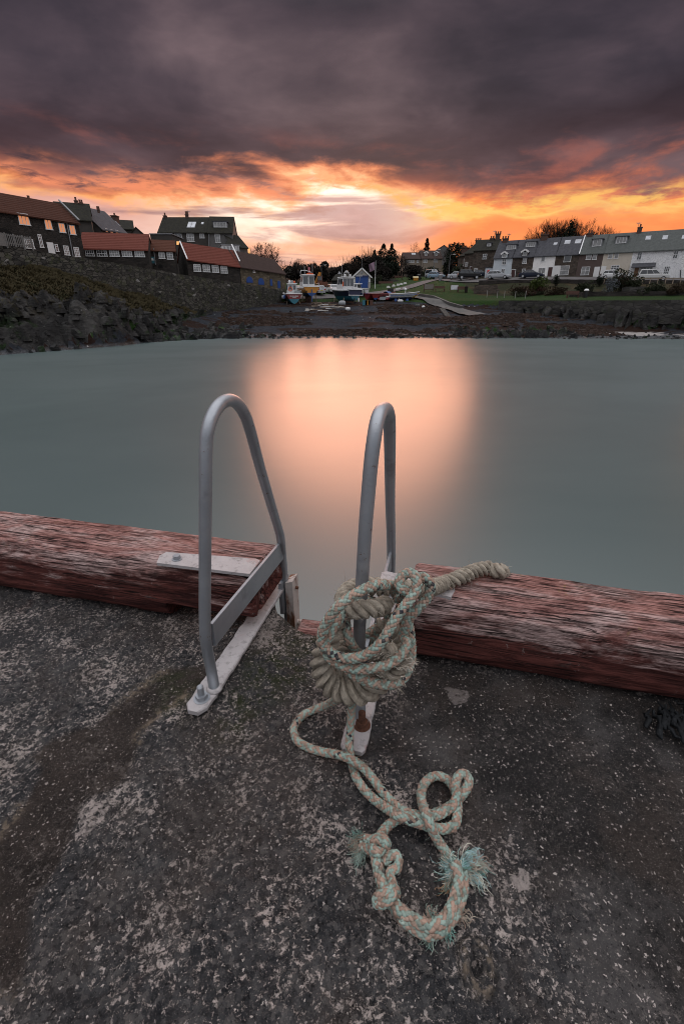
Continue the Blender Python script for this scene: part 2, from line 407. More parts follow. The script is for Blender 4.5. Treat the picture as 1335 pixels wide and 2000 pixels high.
def build_deck():
    xs = np.concatenate([np.linspace(-30, -3, 14), np.linspace(-2.7, -1.75, 12), np.arange(-1.7, 1.5, .0052), np.linspace(1.6, 3, 12), np.linspace(4, 30, 12)])
    y1 = np.concatenate([np.linspace(-9, -.6, 8), np.linspace(-.3, .28, 14), np.arange(.30, 1.05, .0052)])
    ey = np.interp(xs, [e[0] for e in EDGE], [e[1] for e in EDGE])
    ey = ey+(fbm(xs*9, xs*0+2.2, 4)-.5)*.05
    nv = 125; v = np.linspace(0, 1, nv+1)[1:]
    Yt = 1.05+(ey[None, :]-1.05)*v[:, None]
    # coping line follows the kerb well outside the picture too
    Y = np.vstack([np.repeat(y1[:, None], len(xs), 1), Yt]); Xg = np.repeat(xs[None, :], Y.shape[0], 0)
    far = np.abs(Xg) > 3.2; Y = np.where(far & (Y > ey[None, :]), ey[None, :], Y)
    st, sl, sm, rim, pt, ms = deck_fields(Xg, Y)
    z = (fbm(Xg*1.3, Y*1.3+9, 3)-.5)*.020
    rough = (1-.75*sm)*(1-.7*st)*(1-.5*sl)
    d1, cid, d2 = worley(Xg*62+fbm(Xg*40, Y*40, 2)*.9, Y*62+fbm(Xg*40+9, Y*40, 2)*.9)
    peb = np.clip(d2-d1, 0, .5)*2
    e1, eid, e2 = worley(Xg*27+3, Y*27+8)
    z = z+rough*((peb-.5)*.0040*(.35+cid)+(np.clip(e2-e1, 0, .5)-.25)*.006*(eid > .55)+(fbm(Xg*38, Y*38, 4)-.5)*.007)
    pits = smooth(fbm(Xg*17+40, Y*17, 4), .60, .72)*rough
    z = z-pits*.005
    z = z+(fbm(Xg*90, Y*90, 2)-.5)*.0014
    z = z-.004*st+.003*sl*0-.002*rim*0+.002*pt
    # crack lines
    crk = np.abs(fbm(Xg*1.9+3.3, Y*1.9-4, 5)-.5); z = z-.004*(1-smooth(crk, 0, .006))*(1-sm)
    # worn ring socket
    r = np.hypot((Xg-HOLE.x)*1.30, (Y-HOLE.y)*.95); w = (fbm(Xg*30, Y*30, 3)-.5)*.012
    ringm = smooth(r+w, .044, .036)*0
    z = z+.006*np.exp(-((r+w-.034)/.007)**2)-.035*(1-smooth(r+w, .004, .024))-.012*np.exp(-((r+w-.046)/.004)**2)
    hl = np.exp(-((r+w-.033)/.009)**2)
    edge = np.clip((ey[None, :]-Y)/.05, 0, 1); z = z-.025*(1-edge)**2*(np.abs(Xg+.05) < .5)
    G = np.stack([Xg, Y, DECK+z], 2)
    # face of the quay going down into the water
    rows = [G]; last = G[-1]
    for k, dz in enumerate((.05, .14, .3, .55, .9, 1.4, 2.0, 2.6, 3.4)):
        q = last.copy(); q[:, 2] = DECK-dz+(fbm(q[:, 0]*5, q[:, 0]*0+k, 2)-.5)*.03
        q[:, 1] = q[:, 1]+.006*k+(fbm(q[:, 0]*7+k*3, q[:, 0]*0+k*1.7, 3)-.5)*.05
        rows.append(q[None])
    G = np.concatenate(rows, 0); m = MB(); m.grid(G)
    nr = len(rows)-1
    pad = lambda A: np.concatenate([A, np.repeat(A[-1:], nr, 0)], 0)
    o = m.build('quay', mat_deck(), smooth=True, attrs={'stain': pad(st), 'slab': pad(sl), 'fine': pad(sm), 'rim': pad(np.maximum(rim, hl)), 'patch': pad(pt), 'moss': pad(ms), 'pit': pad(pits)})
    tag(o, kind='structure')
def mat_deck():
    t = NT('weathered_quay_concrete')
    st, sl, fi, rim, pt, ms, pit = [t.attr(k) for k in ('stain', 'slab', 'fine', 'rim', 'patch', 'moss', 'pit')]
    n_big = t.noise(2.3, 5, .6); n_mid = t.noise(13, 6, .65); n_fine = t.noise(60, 5, .7); n_x = t.noise(230, 3, .7)
    base = t.mix(t.ss(n_mid, .35, .7), (.014, .0145, .0165), (.054, .052, .053))
    base = t.mix(t.M('MULTIPLY', t.ss(n_fine, .45, .7), .6), base, (.085, .081, .079))
    base = t.mix(t.ss(n_big, .35, .65), t.mix(.5, base, (.022, .0225, .025)), base)
    # stones of the aggregate, each its own grey
    wv = t.N.new('ShaderNodeVectorMath'); wv.operation = 'ADD'; t.L.new(t.tc, wv.inputs[0]); nv = t.N.new('ShaderNodeVectorMath'); nv.operation = 'SCALE'; t.L.new(t.noise(70, 4, .7, out='Color'), nv.inputs[0]); nv.inputs[3].default_value = .022; t.L.new(nv.outputs[0], wv.inputs[1])
    cc = t.vor(90, out='Color', vec=wv.outputs[0]); cx = t.xyz(cc)
    stone = t.ramp(cx[0], [(.0, (.006, .0065, .008)), (.4, (.022, .0225, .025)), (.75, (.065, .063, .064)), (1, (.14, .125, .117))])
    base = t.mix(t.M('MULTIPLY', t.M('SUBTRACT', 1.0, fi), .42), base, stone)
    # smooth fine screed on the right, warmer and paler
    scr = t.mix(t.ss(t.noise(3.0, 5, .65), .46, .68), (.011, .0092, .0084), (.085, .078, .076))
    base = t.mix(t.M('MULTIPLY', fi, .75), base, scr)
    # brown stain left by standing water, then the concrete slab
    base = t.mix(t.M('MULTIPLY', st, .92), base, t.mix(t.ss(t.noise(8, 5, .6), .3, .7), (.010, .0072, .006), (.034, .0255, .0215)))
    base = t.mix(t.M('MULTIPLY', sl, .7), base, (.024, .0235, .025))
    base = t.mix(t.M('MULTIPLY', ms, t.ss(t.noise(22, 5, .65), .38, .6)), base, t.mix(t.noise(70, 3), (.010, .013, .006), (.032, .036, .015)))
    # pale flakes: shell grit, lichen and worn mortar
    fl = t.noise(75, 7, .80, .3); clus = t.noise(7, 4, .6)
    thr = t.M('SUBTRACT', t.M('ADD', .530, t.M('MULTIPLY', t.M('SUBTRACT', .55, clus), .36)), t.M('MULTIPLY', pt, .13))
    flake = t.ss(t.M('SUBTRACT', fl, thr), 0.0, .035)
    flake = t.M('MULTIPLY', flake, t.M('SUBTRACT', 1.0, t.M('MAXIMUM', t.M('MULTIPLY', fi, .93), t.M('MULTIPLY', st, .85))))
    fc = t.mix(n_x, (.27, .228, .21), (.68, .58, .53))
    base = t.mix(t.M('MULTIPLY', flake, .78), base, fc)
    base = t.mix(t.M('MULTIPLY', t.ss(t.noise(3.1, 5, .65, 0, t.map(loc=(3, 8, 0))), .46, .64), .40), base, t.mix(n_mid, (.026, .018, .014), (.085, .064, .053)))
    sand = t.ss(t.noise(330, 3, .8), .56, .66); base = t.mix(t.M('MULTIPLY', sand, .55), base, (.17, .15, .14)); gap = t.ss(t.noise(110, 5, .8), .45, .37); base = t.mix(t.M('MULTIPLY', gap, .8), base, (.004, .004, .0045))
    # single bright grains
    gv = wv.outputs[0]; vd = t.vor(130, vec=gv); vc = t.xyz(t.vor(130, vec=gv, out='Color'))
    g1 = t.M('MULTIPLY', t.M('LESS_THAN', vd, t.M('MULTIPLY', vc[1], .36)), t.M('GREATER_THAN', vc[0], .40))
    vd2 = t.vor(75, vec=gv); vc2 = t.xyz(t.vor(75, vec=gv, out='Color'))
    g2 = t.M('MULTIPLY', t.M('LESS_THAN', vd2, t.M('MULTIPLY', vc2[1], .26)), t.M('GREATER_THAN', vc2[0], .86))
    base = t.mix(t.M('MULTIPLY', g1, .75), base, t.mix(vc[2], (.13, .112, .105), (.62, .54, .50)))
    base = t.mix(t.M('MULTIPLY', g2, .8), base, (.36, .315, .295))
    base = t.mix(t.M('MULTIPLY', rim, t.M('MULTIPLY', t.ss(n_fine, .42, .6), .7)), base, (.20, .155, .115))
    base = t.mix(t.M('MULTIPLY', t.ss(t.M('ADD', pt, t.M('MULTIPLY', t.M('SUBTRACT', n_fine, .5), 2.6)), .52, .72), .5), base, t.mix(n_x, (.11, .095, .09), (.30, .26, .245)))
    rust = t.M('MULTIPLY', t.ss(t.noise(5.5, 4, .6), .64, .74), .45)
    base = t.mix(rust, base, (.036, .016, .012))
    h = t.M('ADD', t.M('ADD', t.M('MULTIPLY', n_fine, .5), t.M('MULTIPLY', n_x, .25)), t.M('ADD', t.M('MULTIPLY', flake, .12), t.M('MULTIPLY', g1, .1)))
    nm = t.bump(t.M('ADD', h, t.M('MULTIPLY', t.noise(85, 5, .75), .8)), 1.0, .010)
    rg = t.mix(t.M('MULTIPLY', t.M('MAXIMUM', st, t.M('MULTIPLY', fi, .6)), .8), (.95, .95, .95), (.75, .75, .75))
    return t.done(base, rg, 0, .10, nm)
build_deck()

# ================================================================== timber kerb
def mat_timber():
    t = NT('weathered_red_timber')
    v = t.map((4.5, 38, 38)); vf = t.map((16, 170, 170)); vm = t.map((3, 9, 9))
    gr = t.noise(1.0, 6, .65, .6, v); gf = t.noise(1.0, 4, .7, .2, vf); patch = t.noise(1.0, 6, .65, .8, vm)
    x, y, z = t.xyz()
    red = t.mix(t.ss(gr, .3, .7), (.026, .0075, .007), (.125, .040, .033))
    worn = t.mix(t.ss(gf, .36, .62), (.085, .053, .049), (.40, .285, .268))
    pink = t.mix(t.ss(gf, .34, .66), (.085, .036, .031), (.33, .17, .15))
    worn = t.mix(t.ss(patch, .42, .62), pink, worn)
    # paint has worn off the trodden top
    wz = t.M('ADD', t.M('MULTIPLY', t.M('SUBTRACT', z, .045), 8.0), t.M('ADD', t.M('MULTIPLY', t.M('SUBTRACT', gr, .5), 2.6), t.M('MULTIPLY', t.M('SUBTRACT', patch, .5), 3.4)))
    col = t.mix(t.ss(wz, -.25, .45), red, worn)
    col = t.mix(t.M('MULTIPLY', t.ss(t.noise(1.0, 6, .7, 1.0, t.map((4, 11, 11), loc=(3, 1, 2))), .53, .68), .62), col, (.018, .010, .009))
    col = t.mix(t.M('MULTIPLY', t.ss(gr, .56, .70), .75), col, (.011, .0065, .006))
    lich = t.M('MULTIPLY', t.ss(t.noise(9, 5, .7, .5), .63, .70), t.ss(z, .02, .1))
    col = t.mix(t.M('MULTIPLY', lich, .6), col, (.16, .12, .030))
    grey = t.M('MULTIPLY', t.ss(t.noise(26, 5, .75), .64, .7), .6)
    col = t.mix(grey, col, (.26, .21, .20))
    ck = t.M('ABSOLUTE', t.M('SUBTRACT', t.noise(1.0, 4, .55, .4, t.map((1.1, 42, 42), loc=(7, 2, 5))), .5)); ckm = t.M('MULTIPLY', t.M('SUBTRACT', 1.0, t.ss(ck, .004, .022)), t.ss(t.noise(3.0, 3, .5), .42, .55)); col = t.mix(t.M('MULTIPLY', ckm, .9), col, (.006, .004, .004))
    h = t.M('SUBTRACT', t.M('ADD', t.M('MULTIPLY', gr, .7), t.M('MULTIPLY', gf, .35)), t.M('MULTIPLY', ckm, .6))
    return t.done(col, .8, 0, .14, t.bump(h, 1.0, .012))
TIMBER = mat_timber()
def build_log(x0, x1, label, group, notch=None, hole=None, seed=0, endrag=0.0):
    L_ = (x1-x0)/UX; cx0 = x0; ox, oy = x0, axisY(x0)
    rt = thing('timber_beam', label, 'timber beam', (ox, oy, DECK), R(-13.9), group)
    n = int(L_/.007)+1; k = 110
    u = np.linspace(0, L_, n); a = np.linspace(0, 2*math.pi, k, endpoint=False)
    U, A = np.meshgrid(u, a, indexing='ij')
    ex = 2/3.7; ca, sa = np.cos(A), np.sin(A)
    Yl = .146*np.sign(ca)*np.abs(ca)**ex; Zl = .138*np.sign(sa)*np.abs(sa)**ex
    per = np.arctan2(sa, ca)*.146
    g = fbm(U*3+seed, per*60+seed, 4)-.5
    g2 = fbm(U*7+seed, per*220, 3)-.5
    bow = (fbm(U*1.1+seed, U*0+.3, 2)-.5)*.012
    wl = (fbm(U*2.5+seed, per*6+seed, 3)-.5)
    cr = np.zeros(U.shape)
    for ci in range(7):                                   # drying splits along the grain
        c0 = (-.06, .02, .07, .115, .16, -.115, .20)[ci]+random.uniform(-.01, .01); ua = random.uniform(0, max(.1, L_-1.0)); ub = ua+random.uniform(.5, 1.3)
        line = c0+(fbm(U*2.2+ci*5+seed, U*0+ci, 4)-.5)*.05
        wdt = .0045*smooth(U, ua, ua+.2)*(1-smooth(U, ub-.2, ub))+1e-4
        cr = np.maximum(cr, np.exp(-((per-line)/wdt)**2)*(wdt > .0008))
    d = 1+g*.075+g2*.03+wl*.09-cr*.16
    if hole is not None:
        hu, ha, hw = hole
        d = d-.40*np.exp(-((U-hu)/hw)**4-((per-ha)/.022)**4)*(.8+.4*(g+.5))
    Yl = Yl*d; Zl = Zl*d+bow+.136
    if notch is not None:
        a0, zc = notch; f = smooth(U, a0-.004, a0+.004); Zl = np.where(Zl < zc, Zl+(zc-Zl)*f+(g2*.006)*f, Zl)
    Zl = np.maximum(Zl, -.004)
    ur = U.copy()
    if endrag:
        ch = smooth(fbm(per*14+2, per*0+1, 3), .45, .7)*endrag; ur = U-ch*smooth(U, L_-.25, L_)
    endsh = smooth(U, 0, .012)*smooth(L_-U, 0, .012); sh = .94+.06*endsh
    Yl = Yl*sh; Zl = .136+(Zl-.136)*sh
    m = MB(); G = np.stack([ur, Yl, Zl], 2); vs = G.reshape(-1, 3)
    fs = [(i*k+j, i*k+(j+1) % k, (i+1)*k+(j+1) % k, (i+1)*k+j) for i in range(n-1) for j in range(k)]
    m.add(vs, fs)
    for e, i in ((0, 0), (1, n-1)):                       # end grain, slightly hollowed
        c = G[i].mean(0); mid = [tuple(c+(G[i, j]-c)*.5+np.array([(.01 if e == 0 else -.01), 0, 0])) for j in range(k)]
        o = len(m.v); m.v += [tuple(p) for p in G[i]]+mid+[tuple(c+np.array([(.014 if e == 0 else -.014), 0, 0]))]
        for j in range(k):
            j2 = (j+1) % k
            q = [(o+j, o+j2, o+k+j2, o+k+j), (o+k+j, o+k+j2, o+2*k)]
            m.f += [t_[::-1] for t_ in q] if e == 0 else q
    o = m.build('log', TIMBER, rt, local=True, smooth=True)
    # object coordinates put z = 0 near mid height for the wear mask
    me = o.data; co = np.empty(len(me.vertices)*3); me.vertices.foreach_get('co', co); co = co.reshape(-1, 3); co[:, 2] -= .136; me.vertices.foreach_set('co', co.ravel()); o.location.z = .136
    return rt
LOGL = build_log(-5.2, -.285, 'weathered red timber kerb beam left of the ladder with its underside notched at the end', 'timber kerb beams along the quay edge', notch=((-.655+5.2)/UX, .088), seed=3, endrag=.05)
LOGR = build_log(.255, 6.0, 'weathered red timber kerb beam right of the ladder with a rope lying over it', 'timber kerb beams along the quay edge', hole=(.05, -.05, .075), seed=17)

# ================================================================== ladder
def mat_galv():
    t = NT('galvanised_steel'); n = t.noise(9, 5, .6); f = t.noise(120, 4, .7); v = t.vor(35, out='Color')
    col = t.mix(n, (.21, .225, .25), (.34, .355, .38)); col = t.mix(t.M('MULTIPLY', t.xyz(v)[0], .3), col, (.34, .345, .36))
    col = t.mix(t.ss(t.noise(30, 5, .75), .63, .70), col, (.12, .062, .038))
    col = t.mix(t.M('MULTIPLY', t.ss(t.noise(6, 4, .6, 0, t.map((1, 1, 1), loc=(4, 2, 1))), .58, .7), .5), col, (.12, .122, .13))
    rg = t.mix(f, (.30, .30, .30), (.52, .52, .52))
    return t.done(col, rg, .55, .5, t.bump(f, .25, .003))
def mat_plate():
    t = NT('pale_coated_steel'); n = t.noise(14, 5, .65); f = t.noise(160, 4, .7)
    col = t.mix(n, (.27, .25, .252), (.43, .40, .40)); col = t.mix(t.M('MULTIPLY', t.ss(t.noise(38, 6, .75), .50, .66), .65), col, (.15, .14, .14))
    col = t.mix(t.M('MULTIPLY', t.ss(t.noise(7, 4, .6, 0, t.map((1, 1, 1), loc=(9, 0, 3))), .60, .68), .6), col, (.30, .155, .135))
    return t.done(col, .62, .15, .4, t.bump(t.M('ADD', n, f), .35, .004))
def mat_rust():
    t = NT('rusted_white_steel'); v = t.map((16, 16, 3)); n = t.noise(1, 6, .7, .5, v)
    col = t.mix(t.ss(n, .46, .60), t.mix(t.noise(60, 4), (.34, .30, .28), (.52, .47, .44)), t.mix(t.noise(30, 4), (.06, .025, .015), (.20, .085, .045)))
    return t.done(col, .75, .1, .3, t.bump(t.noise(60, 4, .7), .5, .005))
GALV, PLATE, RUSTW = mat_galv(), mat_plate(), mat_rust()
RUST = simple('brown_rust', (.11, .048, .03), .85, .1, .3, .5, 60, .6, 150)
def bar_plate(p0, p1, width, thick, z0, chamfer=.02, seed=0, jag=.002):
    """flat bar along p0->p1 (deck XY), rounded chamfered near end, slightly ragged edges"""
    p0, p1 = Vector((p0[0], p0[1], 0)), Vector((p1[0], p1[1], 0)); d = (p1-p0); L_ = d.length; d /= L_; r = Vector((d.y, -d.x, 0))
    n = 60; m = MB(); rows = []
    for i in range(n+1):
        s = L_*i/n; w = width/2
        if s < chamfer: w = width/2-(chamfer-s)*.75
        wl = w+jag*(fbm(np.array([s*40+seed]), np.array([1.0]), 3)[0]-.5)*4; wr = w+jag*(fbm(np.array([s*40+seed+9]), np.array([5.0]), 3)[0]-.5)*4
        b = .004
        sag = .0015*math.sin(s*9+seed)
        c = p0+d*s
        rows.append([c-r*wl+Vector((0, 0, z0)), c-r*wl+Vector((0, 0, z0+thick-b+sag)), c-r*(wl-b)+Vector((0, 0, z0+thick+sag)), c+r*(wr-b)+Vector((0, 0, z0+thick+sag)), c+r*wr+Vector((0, 0, z0+thick-b+sag)), c+r*wr+Vector((0, 0, z0))])
    for i in range(n): m.add(rows[i]+rows[i+1], [(j, (j+1) % 6, 6+(j+1) % 6, 6+j) for j in range(6)])
    m.add(rows[0], [(5, 4, 3, 2, 1, 0)]); m.add(rows[-1], [(0, 1, 2, 3, 4, 5)])
    return m
def bolt(parent, x, y, z, rust=False, tall=.035, name='bolt', r=.019):
    m = MB()
    m.lathe(x, y, [(r*1.35, z-.001), (r*1.35, z+.003), (r*1.05, z+.0035)], 20)
    hx = [(x+r*math.cos(R(60*i+12)), y+r*math.sin(R(60*i+12))) for i in range(6)]
    m.hexa([(a, b, z+.003) for a, b in hx], [(a, b, z+.017) for a, b in hx])
    if tall > .02:
        m.lathe(x, y, [(r*.56, z+.016)]+[(r*(.56 if i % 2 else .50), z+.018+(tall-.018)*i/8) for i in range(8)]+[(r*.35, z+tall)], 14)
    return m.build(name, RUST if rust else GALV, parent)
def build_ladder():
    D = DECK
    rt = thing('quay_ladder', 'galvanised ladder head with two looped handrails bolted to the quay edge', 'ladder', tuple(dk(600, 1300)))
    # foot plates on the concrete
    pl0 = (-.452, 1.005); pl1 = (pl0[0]+.775*.2385, pl0[1]+.775*.971)
    pr0 = (.028, .872); pr1 = (pr0[0]+.80*.225, pr0[1]+.80*.974)
    bar_plate(pl0, pl1, .072, .014, D+.016, .026, 2).build('foot_plate', PLATE, rt)
    bar_plate(pr0, pr1, .072, .014, D+.016, .012, 8).build('foot_plate', PLATE, rt)
    b = bolt(rt, -.4375, 1.055, D+.030, tall=.052)
    b2 = bolt(rt, .058, .955, D+.030, rust=True, tall=.055)
    # handrails
    def V(px, py, Y): return at(px, py, Y)
    le = [dk(419, 1346, .028), V(411, 1300, 1.118), V(402, 1250, 1.10), V(400, 1200, 1.10), V(400.5, 1100, 1.105), V(401.5, 960, 1.11), V(402.5, 870, 1.12), V(407, 835, 1.13), V(418, 806, 1.16), V(432, 788, 1.20), V(448, 781.5, 1.24), V(463, 788, 1.275), V(476, 806, 1.31), V(487, 835, 1.35), V(508, 913, 1.45), V(530, 988, 1.55), V(542, 1028, 1.605), V(548, 1052, 1.635), V(551, 1085, 1.665), V(556, 1140, 1.70)]
    lp, _ = spline(le, .006)
    low = Vector(tuple(lp[-1])); ext = [low+Vector((.004, .004, -.06)), low+Vector((.006, .006, -.5)), low+Vector((.006, .006, -2.6))]
    m = MB(); m.tube(np.vstack([lp, [tuple(p) for p in ext]]), .0172, 20)
    m.build('handrail', GALV, rt, smooth=True)
    ri = [dk(703, 1408, .028), V(702, 1340, 1.0), V(701, 1250, .998), V(706, 1150, .998), V(712.5, 1040, 1.0), V(719, 960, 1.005), V(725, 895, 1.01), V(731, 850, 1.02), V(736, 823, 1.04), V(742, 806, 1.07), V(749, 799, 1.11), V(755, 801, 1.15), V(759, 815, 1.19), V(760.5, 845, 1.24), V(761, 910, 1.35), V(761.5, 985, 1.46), V(763, 1040, 1.535), V(763.5, 1080, 1.58), V(763, 1120, 1.61)]
    rp, _ = spline(ri, .006)
    low = Vector(tuple(rp[-1])); ext = [low+Vector((.002, .006, -.06)), low+Vector((.003, .008, -.5)), low+Vector((.003, .008, -2.6))]
    m = MB(); m.tube(np.vstack([rp, [tuple(p) for p in ext]]), .0172, 20)
    m.build('handrail', GALV, rt, smooth=True)
    # weld collars at the feet
    for q in (le[0], ri[0]): m = MB(); m.lathe(q.x, q.y, [(.026, D+.029), (.0255, D+.033), (.0185, D+.040)], 20); m.build('weld_collar', PLATE, rt, smooth=True)
    # side bars between the legs
    za, zb = D+.187, D+.272
    def side(a, b):
        m = MB(); a, b = Vector((a.x, a.y, 0)), Vector((b.x, b.y, 0)); d = (b-a).normalized(); r = Vector((d.y, -d.x, 0))*.005
        n = 2; m.hexa([a-r+Vector((0, 0, za)), b-r+Vector((0, 0, za)), b+r+Vector((0, 0, za)), a+r+Vector((0, 0, za))], [a-r+Vector((0, 0, zb)), b-r+Vector((0, 0, zb)), b+r+Vector((0, 0, zb)), a+r+Vector((0, 0, zb))])
        return m
    side(V(413, 1222, 1.115), V(549, 1056, 1.65)).build('side_bar', GALV, rt)
    side(V(716, 1205, 1.01), V(764, 1085, 1.60)).build('side_bar', GALV, rt)
    # brackets out to the timber beams
    zt = D+.276
    def bracket(pts):
        m = MB(); q = [on(x, y, zt) for x, y in pts]
        m.hexa([p+Vector((0, 0, -.012)) for p in q], q); return m.build('bracket', PLATE, rt)
    bracket([(306, 1099), (487, 1121), (508, 1095), (500, 1091), (325, 1078), (312, 1085)][::1])
    bracket([(741, 1138), (880, 1166), (888, 1153), (886, 1144), (752, 1115), (745, 1118)])
    p = on(346, 1092, zt); bolt(rt, p.x, p.y, zt, tall=.018, r=.014)
    # rusty stile and cleat going down the quay face
    c = at(577, 1122, 1.735); m = MB()
    hd = Vector((HX, HY, 0)); rd = Vector((UX, UY, 0))
    def plate_v(o, w, t, z0, z1, skew=0):
        a = [o+rd*i*w/2+hd*j*t/2 for i, j in ((-1, -1), (1, -1), (1, 1), (-1, 1))]
        m.hexa([Vector((p.x, p.y, z0)) for p in a], [Vector((p.x, p.y, z1+(skew if k in (1, 2) else 0))) for k, p in enumerate(a)])
    o = Vector((-.222, 1.700, 0)); plate_v(o, .034, .070, D-2.3, D+.052, .012)
    m.build('stile', RUSTW, rt)
    m = MB(); o2 = Vector((-.256, 1.695, 0)); plate_v(o2, .016, .085, D-.10, D+.060); m.build('cleat', GALV, rt)
    m = MB(); o = Vector((.245, 1.585, 0)); plate_v(o, .034, .070, D-2.3, D+.02); m.build('stile', RUSTW, rt)
    m = MB(); m.tube([Vector((-.222, 1.70, D+.012))+rd*-.014, Vector((-.222, 1.70, D+.012))+rd*.030], .007, 10); m.build('pin', RUST, rt)
    for k in range(8):
        m = MB(); zz = D-.18-.28*k; m.tube([Vector((-.205, 1.70, zz)), Vector((.23, 1.588, zz))], .014, 10); m.build('rung', RUSTW, rt)
    return rt
LADDER = build_ladder()
# baulk bolted under the lip of the worn gap
def build_fender():
    rt = thing('fender_timber', 'short red timber set under the worn lip between the ladder legs', 'timber', (.02, 1.39, DECK-.10), R(-13.9))
    m = MB(); n = 60; k = 16; u = np.linspace(-.20, .24, n); a = np.linspace(0, 2*math.pi, k, endpoint=False); U, A = np.meshgrid(u, a, indexing='ij')
    d = 1+(fbm(U*8, A*3, 3)-.5)*.25
    Yl = .05*np.sign(np.cos(A))*np.abs(np.cos(A))**.6*d+.03; Zl = .05*np.sign(np.sin(A))*np.abs(np.sin(A))**.6*d+.045
    m.add(np.stack([U, Yl, Zl], 2).reshape(-1, 3), [(i*k+j, i*k+(j+1) % k, (i+1)*k+(j+1) % k, (i+1)*k+j) for i in range(n-1) for j in range(k)]+[tuple(range(k-1, -1, -1)), tuple((n-1)*k+j for j in range(k))])
    m.build('baulk', TIMBER, rt, local=True, smooth=True)
build_fender()
# ================================================================== ropes
def mat_rope():
    t = NT('worn_rope_fibre'); c = t.attr('Col', 'Color'); f = t.noise(260, 4, .75); n = t.noise(55, 4, .65)
    col = t.mix(t.M('MULTIPLY', t.ss(t.M('ADD', t.M('MULTIPLY', f, .6), t.M('MULTIPLY', t.noise(24, 3, .6), .4)), .42, .6), .36), c, t.mix(.55, c, (.48, .44, .375)))
    col = t.mix(t.M('MULTIPLY', t.ss(n, .47, .64), .55), col, (.10, .085, .065))
    return t.done(col, .9, 0, .15, t.bump(f, .7, .003))
ROPE = mat_rope()
MINT, SALM, DARKY, CREAM, TEAL = (.225, .30, .262), (.30, .20, .155), (.015, .017, .028), (.32, .275, .22), (.10, .235, .205)
def braid(m, cols, pts, radius=.0117, pitch=.078, step=.0030, pal=(MINT, SALM), scale=None, seed=0, sides=6):
    """eight strand plait swept along pts"""
    C, s = spline(pts, step); T, U, V = frames(C)
    k = radius/.015; rs = np.full(len(s), 1.0) if scale is None else np.interp(np.linspace(0, 1, len(s)), np.linspace(0, 1, len(scale)), scale)
    a = np.linspace(0, 2*math.pi, sides, endpoint=False)
    rr = np.random.default_rng(seed+3)
    for sg in (1, -1):
        for j in range(6):
            th = sg*2*math.pi*s/pitch+j*math.pi/3
            R0 = (.0106+sg*.0017*np.cos(12*math.pi*s/pitch))*k*rs
            ctr = C+R0[:, None]*(np.cos(th)[:, None]*U+np.sin(th)[:, None]*V)
            rad = (.0043*k*rs)*(1+.10*np.sin(s*90+j*2.1+sg))
            t2 = np.gradient(ctr, axis=0); t2 /= np.linalg.norm(t2, axis=1, keepdims=True)
            e1 = np.cos(th)[:, None]*U+np.sin(th)[:, None]*V; e1 = e1-t2*np.sum(e1*t2, 1, keepdims=True); e1 /= np.linalg.norm(e1, axis=1, keepdims=True)
            e2 = np.cross(t2, e1)
            # strands are flattened ribbons of yarn
            ring = ctr[:, None, :]+rad[:, None, None]*(.85*np.cos(a)[None, :, None]*e1[:, None, :]+1.25*np.sin(a)[None, :, None]*e2[:, None, :])
            n = len(s); o = len(m.v)
            m.v.extend(map(tuple, ring.reshape(-1, 3)))
            m.f.extend([(o+i*sides+q, o+i*sides+(q+1) % sides, o+(i+1)*sides+(q+1) % sides, o+(i+1)*sides+q) for i in range(n-1) for q in range(sides)])
            base = np.array(pal[0] if sg > 0 and j % 3 else pal[1] if sg < 0 and j % 3 else (pal[1] if sg > 0 else pal[0]))
            fade = fbm(s*14+j*3.3+seed, s*0+sg, 3)[:, None]
            col = base[None]*(.72+.6*fade)
            dk_ = (vnoise(s*14+j*17+seed*5, s*0+4+sg) > .955)[:, None]
            col = np.where(dk_, np.array(DARKY)[None], col)
            m.c.extend(np.repeat(np.c_[np.clip(col, 0, 1), np.ones(n)], sides, 0).tolist())
    return C, T, U, V, s
def hawser(m, pts, radius=.029, pitch=.11, step=.0035, col=CREAM, seed=0, scale=None, sides=18, strands=3):
    C, s = spline(pts, step); T, U, V = frames(C); a = np.linspace(0, 2*math.pi, sides, endpoint=False)
    rs = np.full(len(s), 1.0) if scale is None else np.interp(np.linspace(0, 1, len(s)), np.linspace(0, 1, len(scale)), scale)
    for j in range(strands):
        th = 2*math.pi*s/pitch+j*2*math.pi/strands
        e1 = np.cos(th)[:, None]*U+np.sin(th)[:, None]*V; e2 = -np.sin(th)[:, None]*U+np.cos(th)[:, None]*V
        ctr = C+(radius*.50*rs)[:, None]*e1
        rad = (radius*.56*rs)[:, None]*(1+.07*np.cos(6*(a[None]+s[:, None]*70)))*(1+.06*np.sin(s*40+j)[:, None])
        ring = ctr[:, None, :]+rad[:, :, None]*(np.cos(a)[None, :, None]*e1[:, None, :]+np.sin(a)[None, :, None]*e2[:, None, :])
        n = len(s); o = len(m.v); m.v.extend(map(tuple, ring.reshape(-1, 3)))
        m.f.extend([(o+i*sides+q, o+i*sides+(q+1) % sides, o+(i+1)*sides+(q+1) % sides, o+(i+1)*sides+q) for i in range(n-1) for q in range(sides)])
        f = (.78+.5*fbm(s*9+j*5+seed, s*0+1, 3))[:, None]; lines = .80+.2*np.cos(6*(a[None]+s[:, None]*70))
        c = np.array(col)[None, None, :]*f[:, :, None]*lines[:, :, None]
        m.c.extend(np.concatenate([np.clip(c, 0, 1), np.ones((n, sides, 1))], 2).reshape(-1, 4).tolist())
    return C, T, U, V, s
